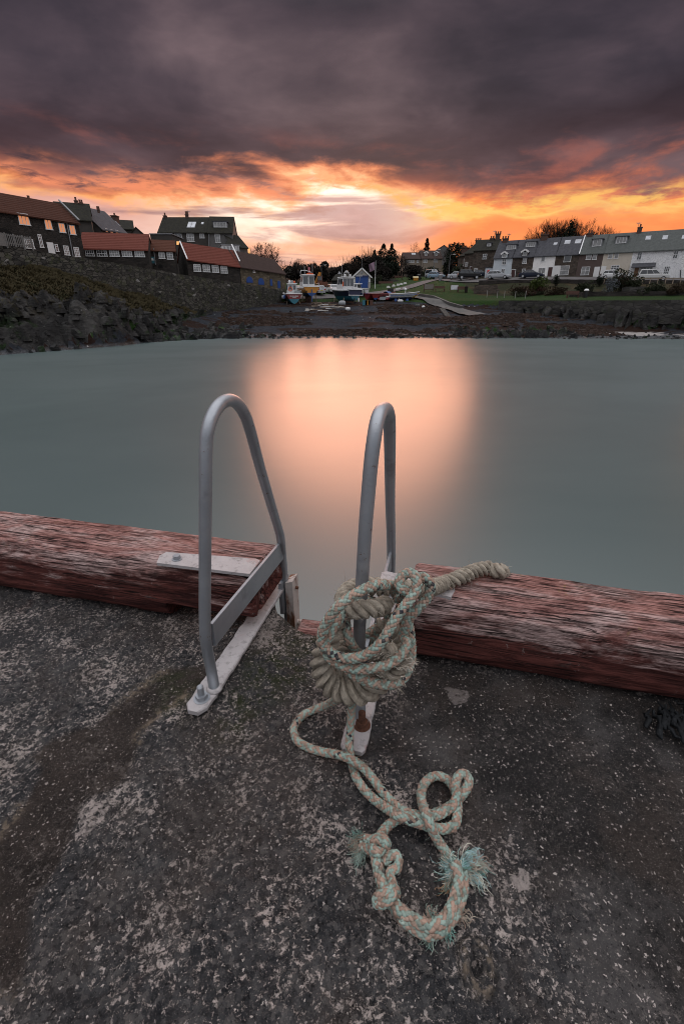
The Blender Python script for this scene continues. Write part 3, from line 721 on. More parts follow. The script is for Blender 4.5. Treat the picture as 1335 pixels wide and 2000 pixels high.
def fibre(m, pts, r, col):
    P = np.array([tuple(p) for p in pts]); n = len(P); T, U, V = frames(P); a = np.array((0, 2.094, 4.189))
    rad = np.linspace(r, r*.5, n)
    ring = P[:, None]+rad[:, None, None]*(np.cos(a)[None, :, None]*U[:, None]+np.sin(a)[None, :, None]*V[:, None])
    o = len(m.v); m.v.extend(map(tuple, ring.reshape(-1, 3)))
    m.f.extend([(o+i*3+q, o+i*3+(q+1) % 3, o+(i+1)*3+(q+1) % 3, o+(i+1)*3+q) for i in range(n-1) for q in range(3)])
    m.c.extend([tuple(col)+(1,)]*(3*n))
def fuzz(m, fr, rad, count, length, pal, r=.0005, seed=0, zmin=None):
    C, T, U, V, s = fr; g = np.random.default_rng(seed)
    for _ in range(count):
        i = g.integers(2, len(s)-2); th = g.uniform(0, 2*math.pi); n = math.cos(th)*U[i]+math.sin(th)*V[i]
        p = C[i]+n*rad*.86; l = length*g.uniform(.3, 1.2); d = n*.7+T[i]*g.normal(0, .9)+g.normal(0, .35, 3); d /= np.linalg.norm(d)
        b = g.normal(0, .6, 3)
        q = [p+d*l*k/4+b*l*(k/4)**2*.5 for k in range(5)]
        if zmin is not None: q = [np.array((v[0], v[1], max(v[2], zmin+.001))) for v in q]
        c = np.array(pal[g.integers(len(pal))])*g.uniform(.7, 1.2)
        fibre(m, q, r, np.clip(c, 0, 1))
def tassel(m, p, d, count, length, spread, pal, seed, r=.0011, zmin=None, droop=.6, root=.012):
    g = np.random.default_rng(seed); p = np.array(tuple(p)); d = np.array(d, float); d /= np.linalg.norm(d)
    locks = [(g.normal(0, spread*1.15, 3), np.array(pal[g.integers(len(pal))])) for _ in range(11)]
    for _ in range(count):
        lk, c = locks[g.integers(11)]; v = d+lk+g.normal(0, spread*.2, 3); v /= np.linalg.norm(v); l = length*g.uniform(.3, 1.0)*.68
        w = g.normal(0, .25, 3); k1 = g.uniform(4, 9); ph = g.uniform(0, 6); q = []
        p0 = p+g.normal(0, root*.5, 3)
        for k in range(8):
            t = k/7; x = p0+v*l*t+w*l*t*t*.6+np.array((math.sin(k1*t+ph), math.cos(k1*t+ph), .4*math.sin(k1*1.3*t+ph)))*l*.17*t; x[2] -= droop*l*t*t
            if zmin is not None: x[2] = max(x[2], zmin+.002+.004*g.random())
            q.append(x)
        fibre(m, q, r*g.uniform(.6, 1.2), np.clip(c*g.uniform(.7, 1.25), 0, 1))

def c8(x, y): return (540+x/2.902, 1340+y/2.902)
def c7(x, y): return (560+x/2.902, 1060+y/2.902)
ZR = .0135                                                # centre height of the thin rope lying on the deck
def build_green():
    rt = thing('mooring_rope', 'thin mint and salmon braided rope looped round the right handrail and trailing over the concrete', 'rope', tuple(dk(760, 1560)))
    m = MB(); frs = []
    def D8(L_): return [dk(*c8(x, y), ZR+h) for x, y, h in L_]
    # two falls from the knot twisting together and running to the loops
    A = [at(*c7(300, 862), .955), at(*c7(278, 890), .935)]
    A += D8([(270, 112, .03), (210, 135, .008), (150, 165, 0), (108, 215, 0), (97, 258, 0), (120, 312, 0), (190, 352, 0), (270, 375, .004), (345, 388, .026), (420, 415, .036), (490, 462, .022), (545, 525, .006), (595, 595, 0), (650, 655, .0), (700, 700, .004), (760, 725, .0), (830, 735, 0), (900, 722, 0), (965, 692, .0), (1020, 650, .008), (1062, 600, .02), (1088, 545, .03), (1075, 505, .035), (1050, 495, .035), (1022, 520, .03), (1012, 570, .024), (1018, 620, .032), (1005, 665, .03), (960, 705, .028), (900, 735, .028), (830, 748, .03), (760, 742, .03), (700, 748, .018), (650, 775, .006), (612, 812, 0), (588, 850, .004), (575, 900, .016), (572, 960, .014), (585, 1030, .008), (592, 1090, .004), (605, 1150, 0), (640, 1220, 0), (690, 1285, 0), (750, 1335, 0), (815, 1375, 0), (870, 1388, 0)])
    B = [at(*c7(385, 860), .93), at(*c7(368, 920), .925), at(*c7(362, 1000), .92), at(*c7(357, 1080), .905)]
    B += D8([(412, 345, .034), (420, 400, .018), (432, 460, .0), (455, 525, 0), (500, 592, 0), (560, 648, 0), (625, 695, .012), (690, 735, .034), (760, 762, .036), (830, 785, .03), (900, 805, .022), (960, 808, .018), (1008, 785, .018), (1022, 730, .02), (1022, 660, .01), (1008, 590, .004), (970, 535, .004), (920, 510, .006), (870, 520, .008), (832, 560, .012), (818, 615, .016), (826, 675, .03), (845, 725, .052), (868, 780, .05), (888, 830, .024), (915, 880, .006), (950, 930, 0), (985, 985, 0), (1020, 1040, .004), (1045, 1100, .004), (1040, 1160, 0), (1015, 1235, 0), (975, 1310, 0), (925, 1360, 0), (870, 1388, 0)])
    frs.append(braid(m, 0, A, seed=1)); frs.append(braid(m, 0, B, seed=2))
    # second part married alongside, making the bottom of the loop thick
    E = D8([(560, 880, .02), (560, 960, .02), (575, 1040, .022), (600, 1120, .022), (640, 1195, .022), (690, 1262, .02), (760, 1315, .022), (830, 1352, .024), (890, 1360, .022), (950, 1320, .022), (990, 1255, .02), (1015, 1180, .02), (1030, 1100, .022), (1020, 1040, .026), (1000, 1000, .03)])
    frs.append(braid(m, 0, E, radius=.0125, pitch=.092, seed=3))
    G = D8([(700, 1310, .02), (750, 1352, .012), (810, 1392, .01), (870, 1408, .012), (930, 1385, .012), (985, 1330, .012), (1030, 1250, .01), (1055, 1165, .01), (1058, 1095, .012), (1050, 1050, .02)])
    frs.append(braid(m, 0, G, radius=.0112, pitch=.08, seed=4))
    # knots where the end is hitched back on itself
    K1 = D8([(500, 872, .012), (545, 872, .02), (590, 860, .034), (622, 880, .03), (612, 930, .02), (565, 940, .036), (540, 905, .026), (570, 870, .04), (612, 895, .034), (600, 950, .014), (548, 938, .016), (498, 912, .008), (470, 905, .006)])
    frs.append(braid(m, 0, K1, radius=.0110, pitch=.076, seed=5))
    K2 = D8([(612, 1000, .02), (640, 965, .03), (672, 955, .032), (690, 985, .028), (680, 1030, .022), (650, 1045, .022), (640, 1080, .026), (655, 1120, .03), (640, 1160, .034), (600, 1180, .034), (565, 1205, .022), (575, 1235, .018), (615, 1225, .03), (655, 1190, .036), (668, 1150, .024), (676, 1185, .008)])
    frs.append(braid(m, 0, K2, radius=.0106, pitch=.074, seed=6))
    for i, f in enumerate(frs): fuzz(m, f, .0125, int(len(f[4])*.55), .011, (MINT, SALM, CREAM, SALM), .0004, 20+i, DECK)
    # the turns round the post, over the white hawser
    def K(L_): return [at(*c7(x, y), .998+dy) for x, y, dy in L_]
    k1 = K([(620, 268, .02), (600, 245, -.01), (540, 240, -.05), (470, 250, -.085), (390, 290, -.105), (310, 345, -.12), (245, 420, -.125), (205, 500, -.125), (205, 570, -.125), (250, 625, -.13), (320, 652, -.135), (400, 652, -.14), (470, 622, -.14), (530, 570, -.135), (575, 500, -.125), (615, 430, -.11), (660, 370, -.095), (705, 310, -.08), (735, 255, -.065), (730, 200, -.05), (700, 172, -.035), (665, 180, -.03), (640, 210, -.04), (640, 250, -.05), (680, 278, -.055), (700, 290, -.03), (670, 300, .02), (620, 320, .06)])
    k2 = K([(330, 400, .03), (335, 470, -.035), (348, 540, -.06), (375, 590, -.055), (400, 620, -.02), (440, 560, .05), (520, 520, .07), (590, 470, .075), (560, 400, .075), (480, 330, .06), (400, 350, -.03), (300, 430, -.09), (240, 520, -.115), (215, 600, -.12), (260, 665, -.13), (340, 705, -.135), (430, 715, -.14), (520, 705, -.135), (590, 680, -.125), (650, 630, -.105), (675, 570, -.08), (660, 520, -.05), (690, 430, -.055), (745, 370, -.055), (795, 310, -.045), (812, 250, -.04), (790, 205, -.035), (755, 195, -.03), (745, 230, -.01), (700, 290, .03)])
    k3 = K([(250, 640, -.12), (320, 690, -.125), (370, 740, -.13), (440, 780, -.13), (520, 802, -.125), (600, 800, -.115), (660, 765, -.10), (690, 700, -.08), (705, 620, -.06), (700, 540, -.04), (690, 470, -.02), (670, 410, .02)])
    k4 = K([(700, 320, .0), (640, 390, .055), (560, 450, .075), (480, 500, .07), (430, 540, .06), (470, 560, .07), (560, 500, .08), (640, 420, .06)])
    ks = [braid(m, 0, k, radius=.0132, seed=30+i) for i, k in enumerate((k1, k2, k3, k4))]
    for i, f in enumerate(ks): fuzz(m, f, .0125, int(len(f[4])*.5), .010, (MINT, SALM, CREAM), .00045, 40+i)
    m.build('braided_line', ROPE, rt, smooth=True, cols=m.c)
    # frayed ends
    pal = (TEAL, MINT, (.25, .42, .44), (.52, .50, .42), TEAL, (.33, .47, .44))
    def end(L_):
        t = MB(); 
        for args in L_: tassel(t, *args)
        t.build('frayed_end', ROPE, rt, cols=t.c)
    z = DECK
    end([(dk(*c8(1050, 1030), .025), (.8, .22, .30), 240, .085, .32, pal, 1, .0011, z), (dk(*c8(1110, 1010), .035), (.7, .1, .2), 110, .05, .4, (SALM, CREAM, MINT), 2, .0011, z), (dk(*c8(1080, 1070), .02), (.9, -.45, .15), 60, .085, .25, pal, 3, .0009, z)])
    end([(dk(*c8(1010, 1020), .03), (-.7, .25, .45), 200, .055, .42, pal, 4, .0011, z), (dk(*c8(1000, 1050), .02), (-.6, -.7, .15), 120, .06, .45, pal, 5, .001, z), (dk(*c8(985, 1110), .01), (-.7, -.7, .1), 30, .05, .3, ((.42, .24, .13), SALM), 6, .0009, z)])
    end([(dk(*c8(500, 872), .018), (-.9, .25, .25), 130, .045, .36, (SALM, MINT, SALM, CREAM), 7, .0013, z), (dk(*c8(470, 850), .014), (-.5, .8, .3), 40, .04, .35, (MINT, TEAL), 8, .001, z)])
    end([(dk(*c8(488, 915), .014), (-.9, -.1, .2), 110, .045, .36, (SALM, CREAM, MINT), 9, .0013, z), (dk(*c8(470, 950), .010), (-.2, -.9, .1), 45, .04, .32, (MINT, TEAL, MINT), 10, .001, z)])
    end([(dk(*c8(880, 1330), .03), (.2, .6, .6), 70, .035, .5, (TEAL, MINT, SALM), 11, .001, z), (dk(*c8(860, 1410), .01), (-.1, -.9, .1), 70, .030, .5, (TEAL, MINT), 12, .001, z), (dk(*c8(1040, 1300), .012), (.6, -.5, .2), 60, .03, .5, (SALM, CREAM), 13, .001, z), (dk(*c8(950, 1375), .02), (.3, -.5, .3), 60, .03, .6, (TEAL, MINT), 14, .001, z)])
    return rt
def build_white():
    rt = thing('hawser', 'thick off white hawser under the braided rope and led over the right timber', 'rope', tuple(dk(715, 1300)))
    m = MB(); frs = []
    def K(L_): return [at(*c7(x, y), .998+dy) for x, y, dy in L_]
    top = DECK+.275
    lead = [on(*c7(1200, 162), top+.028), on(*c7(1140, 145), top+.030), on(*c7(1050, 165), top+.030), on(*c7(960, 205), top+.029), on(*c7(880, 232), top+.028)]
    back = Vector(tuple(lead[0])); ux = Vector((UX, UY, 0)); hx = Vector((HX, HY, 0))
    lead = [back+ux*.035+hx*.075+Vector((0, 0, -.62)), back+ux*.033+hx*.072+Vector((0, 0, -.22)), back+ux*.028+hx*.062+Vector((0, 0, -.075)), back+ux*.015+hx*.034+Vector((0, 0, -.022))]+lead
    w1 = lead+K([(800, 262, .18), (700, 262, .115), (600, 262, .08), (500, 250, .065), (410, 245, .06), (345, 275, .03), (325, 330, -.03), (360, 372, -.07), (430, 378, -.085), (500, 372, -.07), (560, 350, -.02)])
    frs.append(hawser(m, w1, .0255, .066, seed=1, scale=[1, 1, 1, 1, 1, .95, .9]))
    w2 = K([(420, 330, .06), (340, 390, .02), (290, 440, -.03), (255, 520, -.06), (215, 600, -.075), (195, 680, -.085), (215, 760, -.09), (265, 820, -.095), (335, 850, -.10), (410, 855, -.10), (470, 835, -.095), (520, 795, -.08), (570, 740, -.06), (620, 660, -.03), (640, 560, .01), (600, 480, .05), (520, 470, .08)])
    frs.append(hawser(m, w2, .028, .082, seed=2, scale=[.8, .9, 1, 1.1, 1.1, 1, .9, .8]))
    w3 = K([(330, 560, .05), (290, 640, -.01), (285, 720, -.05), (330, 780, -.065), (410, 800, -.07), (490, 770, -.065), (560, 700, -.04), (600, 620, .0), (560, 560, .05), (480, 600, .06), (400, 680, .05), (360, 740, .02)])
    frs.append(hawser(m, w3, .026, .082, seed=3))
    w4 = K([(500, 640, -.03), (550, 600, -.085), (590, 610, -.095), (575, 660, -.09), (540, 720, -.09), (600, 740, -.10), (650, 700, -.10)])
    frs.append(hawser(m, w4, .019, .07, seed=4))
    for i, f in enumerate(frs): fuzz(m, f, .026, int(len(f[4])*1.8), .020, (CREAM, (.40, .36, .30), (.52, .47, .40)), .00045, 60+i)
    m.build('laid_line', ROPE, rt, smooth=True, cols=m.c)
    t = MB(); tassel(t, at(*c7(560, 750), .90), (.9, .1, -.1), 200, .06, .35, (CREAM, (.55, .49, .42)), 5, .0011, None, .2, .02)
    tassel(t, at(*c7(640, 690), .895), (.75, .1, .45), 160, .05, .35, (CREAM, (.55, .49, .42)), 6, .0011, None, .2, .02)
    tassel(t, at(*c7(540, 630), .90), (.5, .1, .8), 120, .04, .5, (CREAM, (.55, .49, .42)), 7, .0011, None, .1, .02)
    t.build('frayed_end', ROPE, rt, cols=t.c)
build_white()
build_green()

# dried weed caught under the right beam
def build_weed():
    m = MB(); g = np.random.default_rng(4)
    for k in range(18):
        x, y = g.uniform(1252, 1345), g.uniform(1375, 1400); p = np.array(tuple(dk(x, y, .008))); d = np.array((g.normal(0, .35), -1, 0)); l = g.uniform(.03, .10) if k > 3 else .13
        if 1262 < x < 1300: l *= 1.4
        pts = []; w = g.uniform(0, 6)
        for i in range(8):
            pts.append(p+d*l*i/7+np.array((math.sin(w+i*1.3)*.010, math.cos(w+i)*.006, abs(math.sin(w+i*1.7))*.018+.002)))
        m.tube(pts, np.array((.003, .004, .006, .008, .0075, .008, .009, .003))*g.uniform(.5, 1.3), 5)
    o = m.build('seaweed', simple('black_bladder_weed', (.004, .005, .0065), .6, 0, .25, .4, 40, .4, 90), smooth=True)
    tag(o, 'black dried seaweed tuft hanging from under the right timber beam', 'seaweed', kind='stuff')
build_weed()
# ================================================================== land
WP1, WP2 = np.array((-32.0, 55.0)), np.array((-11.2, 84.0))      # harbour wall, plan
WP0 = WP1-(WP2-WP1)*.9
def wall_sd(X, Y):
    d = (WP2-WP1)/np.linalg.norm(WP2-WP1); rx, ry = X-WP1[0], Y-WP1[1]
    s = (rx*d[0]+ry*d[1])/np.linalg.norm(WP2-WP1); return s, rx*d[1]-ry*d[0]     # along 0..1, distance towards the harbour
SHORE = np.array([(-60, -8), (-44, 8), (-36, 22), (-31, 34), (-28, 39.5), (-25.9, 47.2), (-20.5, 52.7), (-15.2, 58.3), (-8, 58.8), (0, 59.2), (10, 58.6), (20.5, 58.7), (30, 58.2), (40, 56.8), (50, 51), (60, 43), (75, 30), (90, 10)], float)
def shoreY(X): return np.interp(X, SHORE[:, 0], SHORE[:, 1])
def beach_z(X, Y):
    d = Y-shoreY(X); d = d+(fbm(X*.22, Y*.22, 4)-.5)*2.2
    return np.where(d > 0, .155*d*(.72+.28*smooth(d, 0, 14)), .09*d)+(fbm(X*.9, Y*.9, 4)-.5)*.16*smooth(d, -.5, 2)
CTRL = []
for px, py, Y in [(560, 594, 84), (600, 592, 86), (700, 592, 86), (650, 573, 97), (615, 572, 97), (700, 563, 110), (560, 560, 105), (620, 552, 128), (560, 545, 140), (750, 585, 90), (800, 586, 86), (770, 570, 99), (800, 563, 104),
                  (760, 553, 118), (800, 545, 132), (745, 548, 130), (840, 544, 132), (862, 533, 165), (850, 570, 94), (900, 580, 87), (950, 575, 90), (850, 556, 105), (1000, 583, 82), (1100, 585, 74), (1335, 588, 66.5),
                  (1000, 576, 88), (1150, 577, 80), (1335, 578, 74), (1000, 556, 94), (1150, 556, 89), (1335, 553, 83), (920, 549, 104), (1000, 545, 100), (1150, 545, 93), (1335, 547, 88), (880, 549, 108), (800, 522, 185), (870, 517, 190), (700, 520, 190), (600, 525, 190)]:
    p = at(px, py, Y); CTRL.append((p.x, p.y, p.z))
CTRL += [(62, 95, 8.2), (80, 80, 8.0), (60, 120, 8.6), (90, 110, 8.5), (40, 130, 9.4), (0, 240, 16), (-30, 200, 14), (60, 220, 15), (110, 160, 12), (60, 58, 4.2), (80, 42, 4.2)]
CTRL = np.array(CTRL)
def _tps(P, Q):
    r2 = (P[:, None, 0]-Q[None, :, 0])**2+(P[:, None, 1]-Q[None, :, 1])**2; return .5*r2*np.log(r2+1e-9)
_n = len(CTRL); _A = np.zeros((_n+3, _n+3)); _A[:_n, :_n] = _tps(CTRL/20, CTRL/20)+np.eye(_n)*.02; _A[:_n, _n] = 1; _A[:_n, _n+1:] = CTRL[:, :2]/20; _A[_n:, :_n] = _A[:_n, _n:].T
_w = np.linalg.solve(_A, np.r_[CTRL[:, 2], 0, 0, 0])
def land_z(X, Y):
    P = np.stack([np.ravel(X), np.ravel(Y)], 1)/20; z = _tps(P, CTRL/20)@_w[:_n]+_w[_n]+P@_w[_n+1:]
    return z.reshape(np.shape(X))
# sea front: where the beach meets the higher ground
FRONT = [(-11.5, 84.5)]+[tuple(at(*p))[:2] for p in [(600, 592, 86), (700, 593, 85.5), (760, 592, 85), (800, 590, 84.5), (845, 597, 82)]]+[(22.5, 79.5), (26.5, 76.8), (34, 70.0), (43, 62.6), (60, 50), (84, 32)]
LANDPOLY = FRONT+[(400, 20), (400, 700), (-400, 700), (-60, 130), (-12, 96)]
def left_z(X, Y):
    s, d = wall_sd(X, Y)
    return np.clip(8.1-2.9*np.clip(s, -.5, 1.05)-.0*d, 4.9, 9.5)+np.clip(-d, 0, 60)*.055
def ground_z(X, Y):
    X = np.asarray(X, float); Y = np.asarray(Y, float)
    b = beach_z(X, Y); f = sdpoly(X, Y, LANDPOLY)
    m = 1-smooth(f, -1.2, .3); z = b*(1-m)+land_z(X, Y)*m
    s, d = wall_sd(X, Y)
    # rocky bank at the foot of the harbour wall
    wb = np.interp(s, [-2, -.5, 0, .22, .4, .55], [7.8, 7.6, 7.1, 5.3, 3.9, 3.3]); dist = np.maximum(d, 0)
    wid = np.interp(s, [-2, -.5, 0, .22, .4, .6], [15, 14.5, 13.2, 9.5, 4.0, 1.2]); t = np.clip(1-dist/wid, 0, 1)
    prof = np.interp(t, [0, .04, .12, .30, .40, .62, 1], [0, .05, .22, .52, .60, .76, 1.0])
    e1, eid, e2 = worley(X*.42+Y*.12, Y*.30-X*.10); blocks = (eid-.4)*1.5+(e2-e1-.3)*.9; e3, fid, e4 = worley(X*1.1+3+Y*.3, Y*.8+fbm(X, Y, 2))
    rockm = smooth(t, .0, .04)*(1-smooth(t, .36, .48)); bank = wb*prof+rockm*(blocks+(fid-.5)*.9+(e4-e3-.3)*.5+(fbm(X*1.3, Y*1.3, 4)-.5)*.8)+smooth(t, .4, .5)*(fbm(X*.9, Y*.9, 4)-.5)*.9*(1-smooth(t, .85, 1))
    inb = (d > -.3) & (s < .66) & (t > 0)
    z = np.where(inb, np.maximum(z, np.where(t > 0, bank, z)), z)
    w = smooth(s, 1.0, 1.16); lz = left_z(X, Y)*(1-w)+z*w
    z = np.where((d <= -.3) & (s < 1.16) , lz, z)
    return z, f, s, d, t, rockm*inb, inb
def gz(x, y): return float(ground_z(np.array([x]), np.array([y]))[0][0])

def mat_beach():
    t = NT('shingle_and_wrack'); x, y, z = t.xyz()
    n = t.noise(.9, 6, .7); f = t.noise(6, 5, .75); v = t.vor(4.5, out='Color'); vx = t.xyz(v)
    peb = t.mix(t.M('ADD', t.M('MULTIPLY', f, .6), t.M('MULTIPLY', vx[0], .4)), (.004, .0045, .006), (.042, .046, .055))
    # bands of cast up weed follow the tide lines
    band = t.noise(1.0, 5, .65, .8, t.map((.07, .42, .42)))
    wm = t.ss(t.M('ADD', band, t.M('MULTIPLY', t.M('SUBTRACT', n, .5), .30)), .49, .56)
    weed = t.mix(f, (.005, .0025, .002), (.030, .0145, .009))
    col = t.mix(t.M('MULTIPLY', wm, .93), peb, weed)
    # pale wet shell sand near the water
    sd = t.attr('sand'); sm_ = t.ss(t.M('ADD', sd, t.M('MULTIPLY', t.M('SUBTRACT', t.noise(.8, 6, .7, .6, t.map((.35, 1.6, 1))), .5), 2.0)), .55, .62)
    col = t.mix(sm_, col, t.mix(f, (.18, .165, .158), (.33, .30, .285)))
    col = t.mix(t.M('MULTIPLY', t.M('GREATER_THAN', t.xyz(t.vor(3.0, out='Color'))[1], .972), t.M('LESS_THAN', t.vor(3.0), .22)), col, (.30, .29, .28))
    wet = t.ss(z, .42, .05)
    rg = t.mix(wet, (.75, .75, .75), (.22, .22, .22))
    h = t.M('ADD', t.M('MULTIPLY', f, .5), n)
    return t.done(col, rg, 0, t.mix(wet, (.04, .04, .04), (.5, .5, .5)), t.bump(h, .9, .25))
def mat_rock():
    t = NT('dark_whinstone'); x, y, z = t.xyz()
    v = t.map((.9, .9, 2.2), rot=(.5, .35, 0)); n = t.noise(1.3, 7, .7, .6, v); f = t.noise(7, 5, .7)
    col = t.mix(t.M('ADD', t.M('MULTIPLY', n, .7), t.M('MULTIPLY', f, .3)), (.006, .0065, .007), (.085, .080, .076))
    col = t.mix(t.M('MULTIPLY', t.ss(t.noise(.6, 4, .6), .53, .66), t.ss(z, 3.6, 1.2)), col, (.020, .050, .008))
    col = t.mix(t.ss(t.noise(.45, 4, .6), .40, .62), t.mix(.6, col, (.005, .005, .006)), col); col = t.mix(t.M('MULTIPLY', t.ss(t.noise(2.4, 5, .7), .63, .69), .55), col, (.20, .19, .18)); col = t.mix(t.M('MULTIPLY', t.ss(t.noise(1.2, 5, .7, 0, t.map((1, 1, 1), loc=(5, 5, 5))), .52, .66), t.ss(z, 2.2, 4.2)), col, (.045, .038, .016))
    wet = t.ss(z, .9, .1)
    h = t.M('ADD', n, t.M('MULTIPLY', f, .35))
    return t.done(t.mix(t.M('MULTIPLY', wet, .45), col, (.014, .015, .018)), t.mix(wet, (.9, .9, .9), (.35, .35, .35)), 0, .12, t.bump(h, 1.0, .3))
def mat_grass(name, a, b, dry, k):
    t = NT(name); n = t.noise(.35, 5, .6); f = t.noise(3.5, 6, .75); g = t.noise(16, 4, .7, 0, t.map((1, 1, .5)))
    col = t.mix(t.M('ADD', t.M('MULTIPLY', f, .5), t.M('MULTIPLY', g, .5)), a, b)
    col = t.mix(t.M('MULTIPLY', t.ss(t.M('ADD', n, t.M('MULTIPLY', t.M('SUBTRACT', f, .5), .5)), .46, .62), k), col, dry)
    return t.done(col, .9, 0, .15, t.bump(t.M('ADD', f, g), 1.0, .25))
BEACHM, ROCKM = mat_beach(), mat_rock()
LAWNM = mat_grass('mown_grass', (.008, .026, .003), (.026, .060, .008), (.042, .04, .015), .35)
BANKM = mat_grass('rough_bank_grass', (.010, .013, .004), (.034, .035, .012), (.06, .041, .02), .8)
SCRUBM = mat_grass('hill_scrub', (.004, .005, .0025), (.012, .011, .006), (.016, .011, .007), .6)
def build_land():
    xs = np.unique(np.concatenate([np.arange(-110, -46, 4), np.arange(-46, -36, .5), np.arange(-36, -10, .27), np.arange(-10, 60, .42), np.arange(60, 130, 4)])); ys = np.unique(np.concatenate([np.arange(-8, 34, 2.5), np.arange(34, 84, .30), np.arange(84, 112, .42), np.arange(112, 150, 2), np.arange(150, 420, 12)]))
    X, Y = np.meshgrid(xs, ys); z, f, s, d, t, rockm, inb = ground_z(X, Y)
    sand = np.exp(-((X-34)/11)**2-((Y-shoreY(X)-3.2)/2.0)**2)*.9+np.exp(-((X+21)/3)**2-((Y-shoreY(X)-1.2)/.8)**2)*.7
    G = np.stack([X, Y, z], 2).reshape(-1, 3); ny, nx = X.shape
    i, j = np.meshgrid(np.arange(ny-1), np.arange(nx-1), indexing='ij'); q = np.stack([i*nx+j, i*nx+j+1, (i+1)*nx+j+1, (i+1)*nx+j], -1).reshape(-1, 4)
    c = lambda A: .25*(A[:-1, :-1]+A[1:, :-1]+A[:-1, 1:]+A[1:, 1:])
    cz, cf, cs, cd, ct, ci = [c(a.astype(float)).ravel() for a in (z, f, s, d, t, inb)]; cX, cY = c(X).ravel(), c(Y).ravel()
    nz = fbm(cX*.5, cY*.5, 4)-.5
    cls = np.zeros(len(q), int)
    cls[cf < -.3] = 2
    cls[(cf < -.3) & (cY > 122) & (cX < 14)] = 4
    cls[(cf < -.3) & (cY > 145)] = 4
    cls[(cf < -.3) & (cX > 24) & (wallrow(cX, cY) > 1.2)] = 3
    cls[(ci > .5) & (cd > -.3) & (cs < .66)] = np.where((ct+nz*.26)[(ci > .5) & (cd > -.3) & (cs < .66)] > .40, 3, 1)
    cls[(ci > .5) & (ct < .03)] = 0
    cls[(cd <= -.3) & (cs < 1.16)] = 3
    keep = cz > -3.5
    for k, (nm, mt) in enumerate((('beach', BEACHM), ('shore_rocks', ROCKM), ('lawn', LAWNM), ('grass_bank', BANKM), ('hill', SCRUBM))):
        fq = q[(cls == k) & keep]
        if not len(fq): continue
        idx, inv = np.unique(fq, return_inverse=True); m = MB(); m.v = [tuple(p) for p in G[idx]]; m.f = [tuple(r) for r in inv.reshape(-1, 4)]
        o = m.build(nm, mt, smooth=(k != 1), attrs={'sand': sand.ravel()[idx]}); tag(o, kind='structure')
# foot of the terrace gardens
GA, GB = at(985, 576, 86), at(1335, 577, 74)
def wallrow(X, Y):
    dx, dy = GB.x-GA.x, GB.y-GA.y; l = math.hypot(dx, dy); return ((X-GA.x)*-dy+(Y-GA.y)*dx)/l
build_land()

def drape(m, pts, w, off=.07, n=None, wfun=None, step=.6):
    """strip of ground laid along a plan polyline"""
    C, s = spline([(p[0], p[1], 0) for p in pts], step); T = np.gradient(C, axis=0); T /= np.linalg.norm(T, axis=1, keepdims=True); r = np.stack([T[:, 1], -T[:, 0]], 1)
    k = 7; v = np.linspace(-.5, .5, k); W = np.full(len(s), float(w)) if wfun is None else np.interp(np.linspace(0, 1, len(s)), np.linspace(0, 1, len(wfun)), wfun)
    XY = C[:, None, :2]+v[None, :, None]*W[:, None, None]*r[:, None, :]
    z = ground_z(XY[..., 0], XY[..., 1])[0]; z = z+off
    m.grid(np.stack([XY[..., 0], XY[..., 1], z], 2)); return C, r, z
def P2(*L_): return [tuple(at(*p))[:2] for p in L_]
TARM = simple('worn_tarmac', (.07, .063, .063), .8, 0, .3, .3, .8, .4, 12, ((.11, .095, .09), .4))
CONC = simple('old_concrete', (.075, .07, .066), .8, 0, .3, .35, .5, .4, 6, ((.035, .036, .031), .6))
def build_roads():
    m = MB(); drape(m, P2((560, 581, 91), (640, 578, 93), (720, 572, 97), (765, 567, 101), (800, 560, 106), (835, 552, 114), (862, 545, 124), (850, 538, 150), (852, 533, 166)), 3.6, .10, wfun=[4, 4, 3.4, 3.2, 3.2, 3.6, 4.5, 5, 4.5]); tag(m.build('road', TARM, smooth=True), kind='structure')
    m = MB(); drape(m, P2((862, 548, 120), (900, 549, 107), (960, 547, 101), (1060, 546.5, 97), (1180, 547, 91.5), (1345, 548, 87), (1480, 550, 82)), 5.0, .14, step=1.0); tag(m.build('terrace_road', TARM, smooth=True), kind='structure')
    m = MB(); C, r, z = drape(m, P2((797, 576, 91), (818, 584, 87.5), (848, 595, 82.5), (888, 607, 77), (932, 618, 72.5)), 2.6, .24, wfun=[1.8, 2.0, 2.2, 2.6, 3.2]); o = m.build('slipway', CONC, smooth=True); tag(o, kind='structure')
    # kerb wall along the landward side of the slipway and the broken seaward toe
    m = MB(); e = at(790, 571, 93)
    L_ = [at(796, 571, 93), at(815, 577, 89.5), at(845, 586, 85), at(875, 595, 81), at(900, 604, 77.5)]
    for a, b in zip(L_[:-1], L_[1:]):
        za, zb = gz(a.x, a.y), gz(b.x, b.y); m.beam((a.x, a.y, za+.1), (b.x, b.y, zb+.1), .45, 1.0)
    tag(m.build('slipway_wall', CONC), 'low concrete wall along the lawn side of the slipway', 'wall')
    m = MB(); a, b = at(862, 600, 77.5), at(878, 622, 70.5); za, zb = 2.75, 1.35
    m.hexa([(a.x-.5, a.y, za-2), (b.x-.5, b.y, zb-2), (b.x+.7, b.y, zb-2), (a.x+.7, a.y, za-2)], [(a.x-.4, a.y, za+.5), (b.x-.4, b.y, zb+.55), (b.x+.5, b.y, zb+.4), (a.x+.5, a.y, za+.35)])
    tag(m.build('slipway_toe', SEAW), 'broken concrete toe of the slipway standing on the shingle', 'concrete block')

